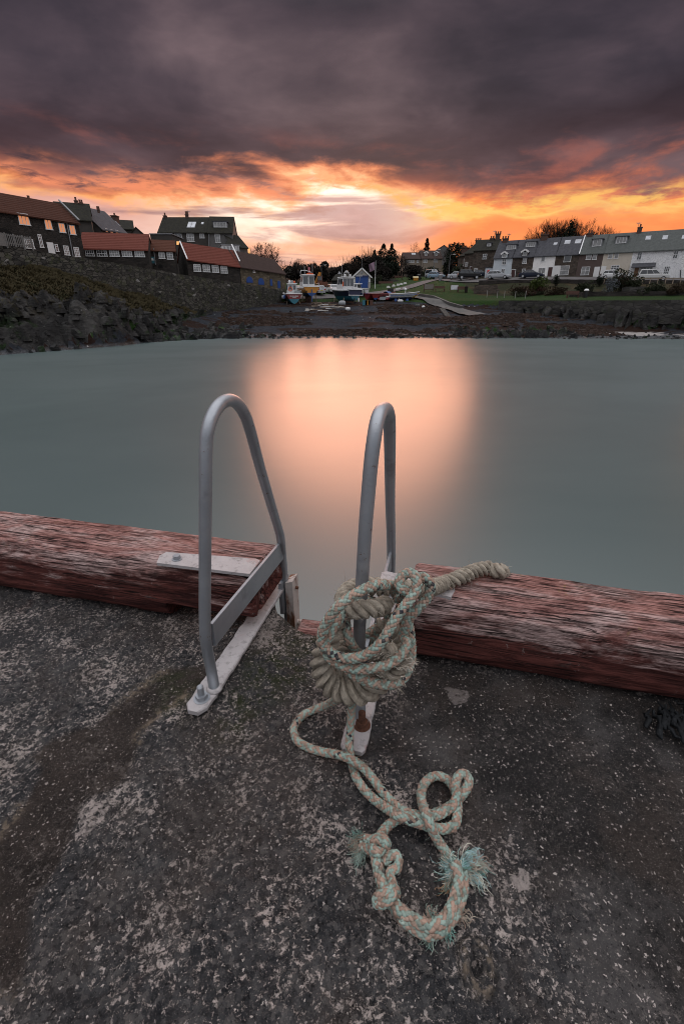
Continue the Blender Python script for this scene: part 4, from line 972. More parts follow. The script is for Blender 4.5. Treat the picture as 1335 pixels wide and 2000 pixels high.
# ================================================================== walls
def mat_stone(name, c0, c1, mortar, sc=2.2, white=0.0, zs=1.9, moss=0.0):
    t = NT(name); v = t.map((1, 1, zs)); e = t.vor(sc, 'DISTANCE_TO_EDGE', v); c = t.xyz(t.vor(sc, 'F1', v, 'Color')); n = t.noise(.7, 5, .65); f = t.noise(9, 4, .7)
    col = t.mix(t.M('ADD', t.M('MULTIPLY', c[0], .7), t.M('MULTIPLY', f, .3)), c0, c1); mt = t.ss(e, .02, .09)
    col = t.mix(mt, mortar, col); col = t.mix(t.M('MULTIPLY', t.ss(n, .45, .65), .4), col, tuple(x*.45 for x in c0))
    if moss: col = t.mix(t.M('MULTIPLY', t.ss(t.noise(1.1, 5, .7), .5, .66), moss), col, (.045, .052, .018))
    if white: col = t.mix(t.M('MULTIPLY', t.M('GREATER_THAN', c[1], 1-white), .8), col, (.22, .21, .20))
    return t.done(col, .88, 0, .25, t.bump(t.M('ADD', mt, t.M('MULTIPLY', f, .5)), .8, .06))
WALLST = mat_stone('harbour_rubble', (.014, .0135, .012), (.105, .097, .083), (.012, .011, .010), 1.9, .012, 1.9, .5)
DKST = mat_stone('dark_rubble', (.013, .011, .010), (.050, .041, .036), (.026, .023, .021), 2.3)
TANST = mat_stone('tan_rubble', (.06, .046, .030), (.17, .138, .096), (.09, .075, .056), 2.0)
BRST = mat_stone('brown_rubble', (.035, .026, .021), (.115, .088, .07), (.07, .062, .053), 2.2)
def rough_wall(name, label, pts, thick, base_off, mat, cat='wall', grp=None, jag=.12, step=.5, parent=None):
    """free standing wall through (x, y, ztop) with an uneven top and bulging faces"""
    C, s = spline(pts, step) if len(pts) > 2 else (np.array(pts), None)
    if s is None:
        n = max(2, int(np.linalg.norm(C[1]-C[0])/step)); C = C[0]+(C[1]-C[0])*np.linspace(0, 1, n)[:, None]; s = np.linspace(0, 1, n)*np.linalg.norm(C[-1]-C[0])
    T = np.gradient(C, axis=0); T[:, 2] = 0; T /= np.linalg.norm(T, axis=1, keepdims=True); r = np.stack([T[:, 1], -T[:, 0]], 1)
    top = C[:, 2]+np.round((fbm(s*1.1, s*0+C[0, 0], 3)-.5)*4)/4*jag*2; zb = np.array([base_off]*len(s)) if np.isscalar(base_off) else base_off(C)
    k = 7; rows = []
    for side in (1, -1):
        for q in (np.linspace(0, 1, k) if side == 1 else np.linspace(1, 0, k)):
            w = thick/2*(1.15-.15*q)*side+(fbm(s*.9+side, s*0+q*5, 3)-.5)*.12
            rows.append(np.stack([C[:, 0]+r[:, 0]*w, C[:, 1]+r[:, 1]*w, zb+(top-zb)*q], 1))
    G = np.array(rows).transpose(1, 0, 2); m = MB(); m.grid(G); n = len(s); kk = 2*k
    m.f += [tuple(range(kk-1, -1, -1)), tuple((n-1)*kk+q for q in range(kk))]
    o = m.build(name, mat, parent)
    if label: tag(o, label, cat, grp)
    return o
rough_wall('harbour_wall', 'long dark rubble harbour wall below the left hand cottages', [tuple(WP0)+(10.9,), tuple(WP1)+(8.75,), tuple((WP1+WP2)/2)+(7.38,), tuple(WP2)+(6.0,)], .7, lambda C: np.interp(C[:, 0], [-60, -32, -26, -20, -11], [6.5, 6.0, 3.5, 2.6, 2.6]), WALLST)
rough_wall('wall_return', 'short return of the harbour wall beside the arched stores', [tuple(WP2)+(6.0,), (-9.9, 88.0, 6.2)], .6, 3.0, WALLST)
SEAW = mat_stone('sea_wall_stone', (.020, .019, .018), (.075, .07, .065), (.035, .032, .03), 1.1, 0, 2.6, .25)
rough_wall('sea_wall', 'low weathered sea wall along the right hand rocks below the grass', [(24.5, 78.2, 4.25), (26.5, 76.8, 4.25), (34, 70.0, 4.2), (43, 62.6, 4.2), (60, 50, 4.2), (84, 32, 4.2)], .8, 1.4, SEAW, jag=.03)
def sea_rocks():
    L_ = np.array([(23.5, 79.3, 3.5), (26.0, 76.2, 3.45), (33.4, 69.4, 3.2), (42.4, 61.9, 2.95), (59, 49.2, 2.8), (83, 31, 2.8)]); C, s = spline(L_, .28); T = np.gradient(C, axis=0); T[:, 2] = 0; T /= np.linalg.norm(T, axis=1, keepdims=True); r = np.stack([T[:, 1], -T[:, 0]], 1)
    nv = 26; v = np.linspace(0, 1, nv); SS, V = np.meshgrid(s, v, indexing='ij')
    h = fbm(SS*.35, V*0+2, 4); e1, eid, e2 = worley(SS*1.3+fbm(SS*.8, V*2, 2)*.8, V*1.3+fbm(SS*.4, V*0, 2)); f1, fid, f2 = worley(SS*2.8+3, V*3)
    out = V**1.6*(.7+2.6*smooth(h, .4, .7))+(eid-.45)*1.5*np.sin(V*math.pi*.9)+(fid-.5)*.45-np.exp(-((e2-e1)/.10)**2)*.55+(fbm(SS*2.2, V*5, 4)-.5)*.6-.9*(1-V)
    zt = C[:, 2][:, None]; Z = zt+(fbm(SS*.5, V*0, 3)-.5)*1.3*(1-V)+(eid-.5)*.6*(1-V)-(zt+.2)*smooth(V, .05, 1.0)+(eid-.5)*.5*np.sin(V*math.pi)
    G = np.stack([C[:, 0][:, None]+r[:, 0][:, None]*out, C[:, 1][:, None]+r[:, 1][:, None]*out, Z], 2); m = MB(); m.grid(G); tag(m.build('sea_rocks', ROCKM), kind='structure')
sea_rocks()
build_roads()

# ================================================================== buildings
WHITEW = simple('white_paint', (.62, .61, .60), .6, 0, .4, .08, 4)
PALEF = simple('window_frame_white', (.60, .60, .60), .5, 0, .4, .08, 4)
SLATE = simple('slate_roof', (.058, .058, .066), .85, 0, .12, .35, 2.2, .5, 14, ((.05, .055, .045), .5))
SLATEG = simple('green_slate_roof', (.080, .086, .083), .85, 0, .12, .3, 3, .6, 14, ((.07, .075, .07), .5))
MOSSR = simple('mossy_dark_roof', (.020, .019, .016), .9, 0, .08, .4, 2, .5, 12, ((.042, .040, .020), .6))
BROWNR = simple('brown_tile_roof', (.042, .028, .025), .9, 0, .08, .3, 3, .5, 14)
def mat_pantile(name, a, b):
    t = NT(name); x, y, z = t.xyz(); n = t.noise(1.2, 5, .65); f = t.noise(8, 4, .7); w = t.M('SINE', t.M('MULTIPLY', z, 26.0))
    col = t.mix(t.M('ADD', t.M('MULTIPLY', n, .5), t.M('MULTIPLY', f, .5)), a, b)
    return t.done(t.mix(t.M('MULTIPLY', t.ss(t.noise(2.1, 5, .7), .55, .7), .4), col, tuple(v*.4 for v in a)), .9, 0, .08, t.bump(t.M('ADD', w, f), .5, .05))
PANT = mat_pantile('red_pantiles', (.070, .021, .015), (.145, .046, .034)); PANTD = mat_pantile('old_pantiles', (.030, .012, .008), (.066, .026, .017)); PANTR = mat_pantile('orange_pantiles', (.045, .018, .012), (.09, .036, .023))
RENDER = simple('grey_render', (.095, .09, .088), .85, 0, .25, .15, 1.5, .2, 8, ((.10, .095, .09), .5)); DRENDER = simple('dark_render', (.045, .040, .036), .85, 0, .25, .2, 1.5, .2, 8)
BLUEW = simple('pale_blue_render', (.46, .50, .53), .8, 0, .3, .08, 1.5, .2, 9, ((.33, .36, .38), .5)); WHITER = simple('white_render', (.74, .72, .70), .8, 0, .3, .07, 1.5, .2, 9, ((.46, .44, .42), .5))
BROWNW = simple('brown_render', (.085, .062, .055), .85, 0, .25, .12, 1.5, .2, 9); CREAMW = simple('cream_render', (.46, .41, .345), .8, 0, .3, .07, 1.5, .2, 9, ((.34, .30, .25), .5))
def mat_wbrick():
    t = NT('white_painted_stone'); v = t.map((1, 1, 2.4)); e = t.vor(2.6, 'DISTANCE_TO_EDGE', v); n = t.noise(1.0, 5, .6)
    return t.done(t.mix(t.ss(e, .01, .07), (.46, .46, .47), t.mix(n, (.66, .66, .68), (.80, .79, .78))), .8, 0, .3, t.bump(t.ss(e, .0, .10), .9, .05))
WBRICK = mat_wbrick()
BLUED = simple('blue_painted_boards', (.012, .050, .20), .55, 0, .4, .2, 5); BROWND = simple('dark_brown_door', (.045, .016, .014), .5, 0, .4, .2, 5); WOODD = simple('varnished_door', (.16, .075, .03), .5, 0, .4, .2, 5)
DARKIN = simple('dark_opening', (.010, .009, .009), .9, 0, .2); LEAD = simple('grey_lead', (.19, .19, .20), .6, .2, .4); POT = simple('chimney_pot_clay', (.10, .045, .03), .85); BRICKC = simple('chimney_brick', (.075, .045, .036), .85, 0, .25, .3, 6)
def mat_glass(name, c, rough=.08, emit=None, es=0.0):
    t = NT(name); n = t.noise(1.3, 3, .6); return t.done(t.mix(t.ss(n, .35, .65), c, tuple(v*.55 for v in c)), rough, 0, .9, None, emit, es)
GLASSD = mat_glass('dark_window_glass', (.030, .032, .036)); GLASSP = mat_glass('curtained_window_glass', (.20, .195, .19), .15); GLASSL = mat_glass('sunset_emission_pane', (.20, .10, .05), .2, (1.0, .36, .15, 1), .5); GLASSW = mat_glass('lamp_lit_pane', (.3, .2, .1), .2, (1.0, .50, .18, 1), 1.0); SKYG = mat_glass('skylight_glass', (.36, .38, .42), .12)  # GLASSL: sunset reflected in the panes is put in as emission
def foot(px, py, A, B):
    """plan point where the sight line through a pixel crosses the vertical plane over A-B"""
    r = ray(px, py); ax, ay = A[0], A[1]; dx, dy = B[0]-ax, B[1]-ay; k = (ax*r[1]-ay*r[0])/(dy*r[0]-dx*r[1]); return Vector((ax+dx*k, ay+dy*k, 0))
def hit(px, py, P0, n):
    r = ray(px, py); c = np.array((0, 0, CAMZ)); t = np.dot(np.array(tuple(P0))-c, n)/np.dot(r, n); return Vector(tuple(c+r*t))
class House:
    def __init__(s, name, label, A, B, zb, ze, depth, rise, wall, roof, grp=None, front_gable=False, over=.28, flat=False, cat='house', ridge=.5, verge=None, vmat=None):
        s.vm = vmat or PALEF
        s.A = Vector((A[0], A[1], 0)); s.B = Vector((B[0], B[1], 0)); s.d = (s.B-s.A).normalized(); s.n = Vector((-s.d.y, s.d.x, 0)); s.L = (s.B-s.A).length
        s.zb, s.ze, s.dep, s.rise = zb, (ze if isinstance(ze, tuple) else (ze, ze)), depth, rise
        c = (s.A+s.B)/2+s.n*depth/2; s.root = thing(name, label, cat, (c.x, c.y, zb), 0, grp)
        P = lambda u, v, z: s.A+s.d*u+s.n*v+Vector((0, 0, z)); s.P = P; L_ = s.L; z0, z1 = s.ze; s.rd = ridge*depth
        m = MB(); lo = [P(0, 0, zb), P(L_, 0, zb), P(L_, depth, zb), P(0, depth, zb)]
        if flat:
            m.hexa(lo, [P(0, 0, z0), P(L_, 0, z1), P(L_, depth, z1), P(0, depth, z0)])
        elif front_gable:
            m.add(lo+[P(0, 0, z0), P(L_, 0, z1), P(L_, depth, z1), P(0, depth, z0), P(L_/2, 0, z0+rise), P(L_/2, depth, z0+rise)], [(3, 2, 1, 0), (0, 1, 5, 8, 4), (2, 3, 7, 9, 6), (1, 2, 6, 5), (3, 0, 4, 7), (4, 8, 9, 7), (8, 5, 6, 9)])
        else:
            m.add(lo+[P(0, 0, z0), P(L_, 0, z1), P(L_, depth, z1), P(0, depth, z0), P(0, s.rd, z0+rise), P(L_, s.rd, z1+rise)], [(3, 2, 1, 0), (0, 1, 5, 4), (2, 3, 7, 6), (1, 2, 6, 9, 5), (3, 0, 4, 8, 7), (4, 5, 9, 8), (7, 8, 9, 6)])
        m.build('wall', wall, s.root)
        t = .14; m = MB()
        def slab(a, b, c_, d_): m.hexa([Vector(p)+Vector((0, 0, .02)) for p in (a, b, c_, d_)], [Vector(p)+Vector((0, 0, .02+t)) for p in (a, b, c_, d_)])
        g = .12
        if flat: slab(P(-g, -g, z0), P(L_+g, -g, z1), P(L_+g, depth+g, z1), P(-g, depth+g, z0))
        elif front_gable:
            k = rise/(L_/2); slab(P(-over, -g, z0-over*k), P(L_/2, -g, z0+rise), P(L_/2, depth+g, z0+rise), P(-over, depth+g, z0-over*k)); slab(P(L_/2+.002, -g, z0+rise), P(L_+over, -g, z0-over*k), P(L_+over, depth+g, z0-over*k), P(L_/2+.002, depth+g, z0+rise))
        else:
            k = rise/s.rd; kb = rise/(depth-s.rd); slab(P(-g, -over, z0-over*k), P(L_+g, -over, z1-over*k), P(L_+g, s.rd, z1+rise), P(-g, s.rd, z0+rise)); slab(P(-g, s.rd+.002, z0+rise), P(L_+g, s.rd+.002, z1+rise), P(L_+g, depth+over, z1-over*kb), P(-g, depth+over, z0-over*kb))
        s.roof = m.build('roof', roof, s.root); s.fg = front_gable
        if verge is not None:
            k = rise/s.rd
            for u in verge: m = MB(); m.beam(P(u*L_, -over-.05, s.ze[0]-over*k+.24), P(u*L_, s.rd, s.ze[0]+rise+.24), .18, .10); m.build('verge', s.vm, s.root)
    def panel(s, x0, y0, x1, y1):
        """pixel box on the front wall -> u0, u1, z0, z1"""
        ym = (y0+y1)/2; xm = (x0+x1)/2; nn = np.array(tuple(s.n)); a, b = hit(x0, ym, s.A, nn), hit(x1, ym, s.A, nn); c, d = hit(xm, y1, s.A, nn), hit(xm, y0, s.A, nn)
        return (a-s.A).dot(s.d), (b-s.A).dot(s.d), c.z, d.z
    def frame(s, u0, u1, z0, z1, v, nx, ny, fr, pane, par, mat=None, names=('window', 'pane'), bar=.05):
        P = s.P; m = MB(); q = .07
        def hb(a, b, za, zb_): m.hexa([P(a, v, za), P(b, v, za), P(b, v-.07, za), P(a, v-.07, za)], [P(a, v, zb_), P(b, v, zb_), P(b, v-.07, zb_), P(a, v-.07, zb_)])
        hb(u0, u1, z1-q, z1); hb(u0-.06, u1+.06, z0-q*.6, z0+q*.6); hb(u0, u0+q, z0+q*.6, z1-q); hb(u1-q, u1, z0+q*.6, z1-q)
        for i in range(1, nx): u = u0+(u1-u0)*i/nx; hb(u-bar/2, u+bar/2, z0+q*.6, z1-q)
        for j in range(1, ny):
            z = z0+(z1-z0)*j/ny; e = [u0+(u1-u0)*i/nx for i in range(nx+1)]
            for a, b in zip(e[:-1], e[1:]): hb(a+(q if a == e[0] else bar/2), b-(q if b == e[-1] else bar/2), z-bar/2, z+bar/2)
        w = m.build(names[0], fr or PALEF, par)
        m = MB(); m.hexa([P(u0+.02, v-.012, z0+.02), P(u1-.02, v-.012, z0+.02), P(u1-.02, v-.03, z0+.02), P(u0+.02, v-.03, z0+.02)], [P(u0+.02, v-.012, z1-.02), P(u1-.02, v-.012, z1-.02), P(u1-.02, v-.03, z1-.02), P(u0+.02, v-.03, z1-.02)])
        m.build(names[1], pane, w if par is s.root else par); return w
    def win(s, x0, y0, x1, y1, nx=2, ny=2, pane=None, fr=None):
        u0, u1, z0, z1 = s.panel(x0, y0, x1, y1); return s.frame(u0, u1, z0, z1, 0, nx, ny, fr, pane or GLASSP, s.root)
    def door(s, x0, y0, x1, y1, mat, arch=False, light=None, name='door', zb=None):
        u0, u1, z0, z1 = s.panel(x0, y0, x1, y1); P = s.P; m = MB(); pts = [(u0, z0), (u1, z0)]
        if arch:
            r = (u1-u0)/2; zc = max(z1-r, z0+.1); h = z1-zc; pts += [((u0+u1)/2+r*math.cos(a), zc+h*math.sin(a)) for a in np.linspace(0, math.pi, 9)]
        else: pts += [(u1, z1), (u0, z1)]
        m.hexa([P(u, -.002, z) for u, z in pts][::-1], [P(u, -.06, z) for u, z in pts][::-1])
        d = m.build(name, mat, s.root)
        if not arch and name == 'door':
            m = MB(); m.hexa([P(u0-.08, 0, z0), P(u0, 0, z0), P(u0, -.05, z0), P(u0-.08, -.05, z0)], [P(u0-.08, 0, z1+.08), P(u0, 0, z1+.08), P(u0, -.05, z1+.08), P(u0-.08, -.05, z1+.08)])
            m.hexa([P(u1, 0, z0), P(u1+.08, 0, z0), P(u1+.08, -.05, z0), P(u1, -.05, z0)], [P(u1, 0, z1+.08), P(u1+.08, 0, z1+.08), P(u1+.08, -.05, z1+.08), P(u1, -.05, z1+.08)])
            m.hexa([P(u0, 0, z1), P(u1, 0, z1), P(u1, -.05, z1), P(u0, -.05, z1)], [P(u0, 0, z1+.08), P(u1, 0, z1+.08), P(u1, -.05, z1+.08), P(u0, -.05, z1+.08)]); m.build('frame', PALEF, d)
        return d
    def roofpt(s, px, py):
        zm = s.ze[0]; e1 = s.d; e2 = (s.n*s.rd+Vector((0, 0, s.rise))).normalized(); n = e1.cross(e2); p = hit(px, py, s.P(0, 0, zm+.16), np.array(tuple(n))); return (p-s.A).dot(s.d), (p-s.A).dot(s.n), p.z
    def skylight(s, x0, y0, x1, y1, nx=1):
        xm, ym = (x0+x1)/2, (y0+y1)/2; u, v, z = s.roofpt(xm, ym); u0, u1 = s.roofpt(x0, ym)[0], s.roofpt(x1, ym)[0]; v1, v0 = s.roofpt(xm, y0)[1], s.roofpt(xm, y1)[1]; k = s.rise/s.rd
        f = lambda a, b, o: s.P(a, b, s.ze[0]+b*k+.16+o); m = MB()
        m.hexa([f(u0, v0, 0), f(u1, v0, 0), f(u1, v1, 0), f(u0, v1, 0)], [f(u0, v0, .07), f(u1, v0, .07), f(u1, v1, .07), f(u0, v1, .07)]); w = m.build('skylight', LEAD, s.roof)
        m = MB(); g = .06
        for i in range(nx):
            a = u0+(u1-u0)*i/nx+g; b = u0+(u1-u0)*(i+1)/nx-g; m.hexa([f(a, v0+g, .06), f(b, v0+g, .06), f(b, v1-g, .06), f(a, v1-g, .06)], [f(a, v0+g, .085), f(b, v0+g, .085), f(b, v1-g, .085), f(a, v1-g, .085)])
        m.build('skylight_pane', SKYG, s.roof)
    def dormer(s, x0, y0, x1, y1, nx=3, gable=False, wallm=None):
        xm, ym = (x0+x1)/2, (y0+y1)/2; u, v, z = s.roofpt(xm, y1); pn = np.array(tuple(s.n)); P0 = s.P(u, v-.05, z)
        a, b = hit(x0, ym, P0, pn), hit(x1, ym, P0, pn); t_ = hit(xm, y0, P0, pn); u0, u1 = (a-s.A).dot(s.d), (b-s.A).dot(s.d); z0, z1 = z-.05, t_.z; k = s.rise/s.rd; vb = min(s.rd-.05, v+(z1-z0)/k+.4); vf = v-.05; P = s.P
        g = .18; m = MB(); m.hexa([P(u0-g, vf, z0), P(u1+g, vf, z0), P(u1+g, vb, z0), P(u0-g, vb, z0)], [P(u0-g, vf, z1+.05), P(u1+g, vf, z1+.05), P(u1+g, vb, z1+.05), P(u0-g, vb, z1+.05)])
        dm = m.build('dormer', wallm or LEAD, s.root); m = MB()
        if gable:
            h = (u1-u0)*.45; um = (u0+u1)/2; g2 = .35
            for q in (-1, 1):
                a0 = um+q*((u1-u0)/2+g2); m.hexa([P(um, vf-.2, z1+h), P(a0, vf-.2, z1-.1), P(a0, vb+1, z1-.1), P(um, vb+1, z1+h)], [P(um, vf-.2, z1+h+.14), P(a0, vf-.2, z1+.04), P(a0, vb+1, z1+.04), P(um, vb+1, z1+h+.14)])
            m.build('dormer_roof', SLATE, dm); m = MB()
            for q in (-1, 1): m.beam(P(um, vf-.24, z1+h+.02), P(um+q*((u1-u0)/2+g2), vf-.24, z1-.06), .06, .30, up=(0, 0, 1))
            m.build('bargeboard', WHITEW, dm)
        else:
            m.hexa([P(u0-.35, vf-.2, z1+.05), P(u1+.35, vf-.2, z1+.05), P(u1+.35, vb+.3, z1+.05), P(u0-.35, vb+.3, z1+.05)], [P(u0-.35, vf-.2, z1+.17), P(u1+.35, vf-.2, z1+.17), P(u1+.35, vb+.3, z1+.20), P(u0-.35, vb+.3, z1+.20)]); m.build('dormer_roof', SLATE, dm)
        s.frame(u0, u1, z0+.08, z1, vf-.002, nx, 1, PALEF, GLASSP, dm)
    def chimney(s, px, ytop, wpx, pots=2, mat=None, v=None, base=None):
        v = s.rd if v is None else v; P0 = s.P(0, v, 0); nn = np.array(tuple(s.n)); c = hit(px, ytop, P0, nn); w = (hit(px+wpx, ytop, P0, nn)-c).length; u = (c-s.A).dot(s.d); zt = c.z; ph = .45 if pots else 0; zt -= ph
        zr = min(s.ze)+s.rise-.7 if base is None else base; m = MB(); P = s.P; a = w/2
        def bx(a_, z0, z1): m.hexa([P(u-a_, v-a_*.8, z0), P(u+a_, v-a_*.8, z0), P(u+a_, v+a_*.8, z0), P(u-a_, v+a_*.8, z0)], [P(u-a_, v-a_*.8, z1), P(u+a_, v-a_*.8, z1), P(u+a_, v+a_*.8, z1), P(u-a_, v+a_*.8, z1)])
        bx(a, zr, zt-.15); bx(a*1.18, zt-.15, zt); ch = m.build('chimney', mat or BRICKC, s.roof)
        for i in range(pots):
            m = MB(); q = P(u+(i-(pots-1)/2)*w*.5, v, 0); m.lathe(q.x, q.y, [(.17, zt-.01), (.14, zt+ph*.8), (.17, zt+ph*.85), (.16, zt+ph)], 8); m.build('chimney_pot', POT, s.roof)
        return u, zt
    def aerial(s, px, ytop, v=None):
        v = s.rd if v is None else v; nn = np.array(tuple(s.n)); c = hit(px, ytop, s.P(0, v, 0), nn); m = MB(); m.tube([(c.x, c.y, min(s.ze)+s.rise-.2), (c.x, c.y, c.z)], .03, 5)
        for k, l in ((0, .5), (.25, .35), (.5, .35)): m.tube([(c.x-l, c.y+.3*k, c.z-.1-k*.3), (c.x+l, c.y+.3*k, c.z-.1-k*.3)], .025, 4)
        m.build('aerial', LEAD, s.roof)
    def pipe(s, x0, y0, x1, y1, mat=None):
        nn = np.array(tuple(s.n)); a, b = hit(x0, y0, s.A, nn), hit(x1, y1, s.A, nn); m = MB(); o = s.n*-.08; m.tube([a+o, b+o], .06, 6); m.build('downpipe', mat or LEAD, s.root)
def zat(px, py, Y): return at(px, py, Y).z

# ---- left hand side, from the edge of the picture inwards
GL = 'cottages above the harbour wall on the left'
h = House('stone_house', 'large dark stone house at the far left under a long red brown pantile roof', (-41.5, 54.2), (-32.8, 66.5), 8.0, (13.15, 12.85), 7.0, 2.3, DKST, PANTD, GL, verge=(1.0,), vmat=LEAD)
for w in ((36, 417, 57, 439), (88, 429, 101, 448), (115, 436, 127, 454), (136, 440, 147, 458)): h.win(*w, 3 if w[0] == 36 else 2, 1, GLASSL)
h.win(48, 467, 66, 485, 4, 4, GLASSP); h.win(76, 458, 83, 483, 2, 4, GLASSD); h.win(108, 477, 114, 491, 1, 3, GLASSD); h.win(125, 480, 135, 498, 3, 4, GLASSP); h.win(145, 483, 155, 501, 3, 4, GLASSP)
h.door(95, 475, 105, 496, WHITEW); h.door(-14, 446, 33, 486, DARKIN, arch=True, name='archway'); h.pipe(130, 434, 143, 503); h.chimney(55, 382, 5, 1)
h = House('gabled_house', 'dark steep gabled house with two tall chimneys behind the left stone house', tuple(at(112, 445, 84)), tuple(at(180, 440, 86)), 9, zat(178, 431, 86), 8, zat(182, 401, 90)-zat(178, 431, 86), DRENDER, MOSSR, GL)
h.chimney(147, 385, 7, 1); h.chimney(157, 390, 8, 2); h.chimney(191, 403, 5, 2, v=6.5)
m = MB(); 
for (x0, y0, x1, y1) in ((184, 437, 191, 448), (195, 440, 202, 451)):
    nn = np.array(tuple(h.d)); a, b, c, d_ = [hit(x, y, h.B+h.d*.04, nn) for x, y in ((x0, y1), (x1, y1), (x1, y0), (x0, y0))]; m = MB(); o = h.d*.05
    m.hexa([a, b, c, d_], [p+o for p in (a, b, c, d_)]); w = m.build('window', PALEF, h.root); q = lambda f, g_: a+(b-a)*f+(d_-a)*g_+o
    m = MB(); m.hexa([q(.15, .1), q(.85, .1), q(.85, .9), q(.15, .9)], [p+h.d*.02 for p in (q(.15, .1), q(.85, .1), q(.85, .9), q(.15, .9))]); m.build('pane', GLASSD, w)
h = House('slate_cottage', 'long dark slate roofed cottage with a row of skylights and orange glowing windows under its eaves', tuple(at(199, 455, 90)), tuple(at(248, 460, 99)), 9.5, (zat(203, 447, 90), zat(247, 455, 99)), 7, 3.3, DRENDER, SLATE, GL)
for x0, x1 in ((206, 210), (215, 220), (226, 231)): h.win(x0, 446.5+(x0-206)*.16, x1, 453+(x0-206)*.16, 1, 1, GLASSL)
h.skylight(207, 427, 220, 437, 4); h.skylight(224, 433, 230, 439); h.chimney(223, 416, 6, 1)
h = House('gable_cottage', 'small dark roofed cottage with a bare gable rising behind the red pantiled workshop', tuple(at(234, 460, 106)), tuple(at(263, 460, 107)), 11, zat(250, 447, 106), 8, zat(250, 431, 110)-zat(250, 447, 106), DRENDER, MOSSR, GL)
h = House('barn', 'dark front gabled barn wall rising over the end of the red pantiled workshop', tuple(at(240, 475, 80)), tuple(at(301, 480, 81)), 8.3, zat(270, 477, 80), 10, zat(270, 444, 80)-zat(270, 477, 80), DRENDER, MOSSR, GL, front_gable=True)
h = House('pantiled_workshop', 'low stone workshop with bright red pantiles and five white framed windows', tuple(at(160, 500, 72)), tuple(at(291, 505, 74)), 7.6, (zat(162, 485, 72), zat(290, 488, 74)), 6.5, zat(210, 456, 75.5)-zat(210, 486, 73), DKST, PANT, GL)
for i, (x0, x1) in enumerate(((167, 184), (189, 209), (214, 233), (238, 258), (263, 282))): h.win(x0, 485+i*.4, x1, 500+i*.4, 4, 3, GLASSD if i < 2 else GLASSP)
h = House('red_roofed_cottage', 'tiny stone cottage with a short red roof and two windows between the larger red roofs', tuple(at(297, 510, 77)), tuple(at(345, 512, 78)), 7.2, (zat(300, 489, 77), zat(343, 491, 78)), 5, zat(320, 471, 79.5)-zat(320, 490, 77), DKST, PANTR, GL)
h.win(310, 491, 322, 505, 2, 3, GLASSP); h.win(326, 492.5, 338, 506.5, 2, 3, GLASSP); h.door(309, 516, 318, 523, DARKIN, arch=True, name='vent_arch')
h.pipe(300, 485, 304, 517)
TEALS = simple('teal_sign_paint', (.03, .12, .15), .6)
sg = thing('wall_sign', 'small teal sign board on the corner of the tiny red roofed cottage', 'sign', tuple(at(298, 508, 76.6))); m = MB(); p = at(298, 508, 76.6); m.box(p.x, p.y, p.z, .5, .06, .85); m.build('board', TEALS, sg); m = MB(); m.box(p.x, p.y-.04, p.z+.1, .34, .02, .3); m.build('notice', WHITEW, sg)
h = House('long_red_cottage', 'long stone cottage under bright red pantiles with four windows and white verge', (-23.9, 80.0), (-16.7, 84.2), 6.0, (zat(365, 506, 80), zat(467, 521, 84.2)), 6, 2.45, DKST, PANT, GL, verge=(0.0, 1.0))
for x0, x1, y0 in ((378, 392, 516), (396, 410, 517), (414, 427, 518), (431, 444, 519.5)): h.win(x0, y0, x1, y0+14, 3, 3, GLASSP)
h = House('arched_store', 'tan stone store with brown roof and two blue round arched doors', (-16.6, 84.3), (-12.5, 88.4), 4.5, (zat(467, 521, 84.3), zat(526, 530, 88.4)), 6, 2.5, TANST, BROWNR, 'brown roofed stone stores')
h.door(481, 540, 493, 552, BLUED, arch=True); h.door(504, 543, 515, 556, BLUED, arch=True); h.win(494, 528, 498, 532, 1, 1, GLASSD)
h = House('lower_store', 'lower tan stone store with two narrow blue doors nearest the beach', (-12.45, 88.5), (-10.1, 90.9), 4.0, (zat(526, 530, 88.5), zat(552, 535, 90.9)), 6, 2.3, TANST, BROWNR, 'brown roofed stone stores')
h.door(527, 545, 531.5, 558, BLUED, arch=True); h.door(542, 548, 547, 563, BLUED, arch=True)
h = House('tall_house', 'tall grey rendered house with mossy roof, skylights and two chimneys above the red roofs', tuple(at(313, 480, 98)), tuple(at(409, 482, 98)), 9, zat(360, 454, 98), 8, zat(360, 426, 102)-zat(360, 454, 98), DRENDER, MOSSR, GL)
h.skylight(366.5, 434, 382, 445, 2); h.skylight(393, 434.5, 398, 438.5); h.win(365, 456, 379, 472, 3, 2, GLASSP); h.win(390, 456, 399, 465, 2, 1, GLASSP); h.win(342, 455.5, 355, 464, 2, 1, GLASSD); h.win(367, 476.5, 381, 482, 2, 1, GLASSP)
h.chimney(321.5, 415.5, 6, 1); h.chimney(364, 413, 5.5, 2); h.aerial(367, 411)
h = House('grey_house', 'grey rendered end house with wide dormer attached to the tall mossy roofed house', tuple(at(409.3, 482, 97.6)), tuple(at(456, 482, 98)), 9, zat(430, 455, 98), 8.2, zat(430, 425, 102)-zat(430, 455, 98), RENDER, MOSSR, GL)
h.dormer(418, 434, 442, 444, 4); h.win(420, 456.5, 430, 473.5, 2, 2, GLASSP); h.pipe(408, 456, 408, 482)
h = House('annex', 'small dark roofed annex with pale gable at the right of the grey end house', tuple(at(458, 492, 96)), tuple(at(484, 494, 98)), 8.2, zat(470, 482, 96), 6, zat(470, 460, 99)-zat(470, 482, 96), RENDER, MOSSR, GL)
nn = np.array(tuple(h.d)); q = [hit(x, y, h.B+h.d*.05, nn) for x, y in ((484.5, 496), (487.5, 496), (487.5, 485), (484.5, 485))]; m = MB(); m.hexa(q, [p+h.d*.04 for p in q]); m.build('window', GLASSW, h.root)
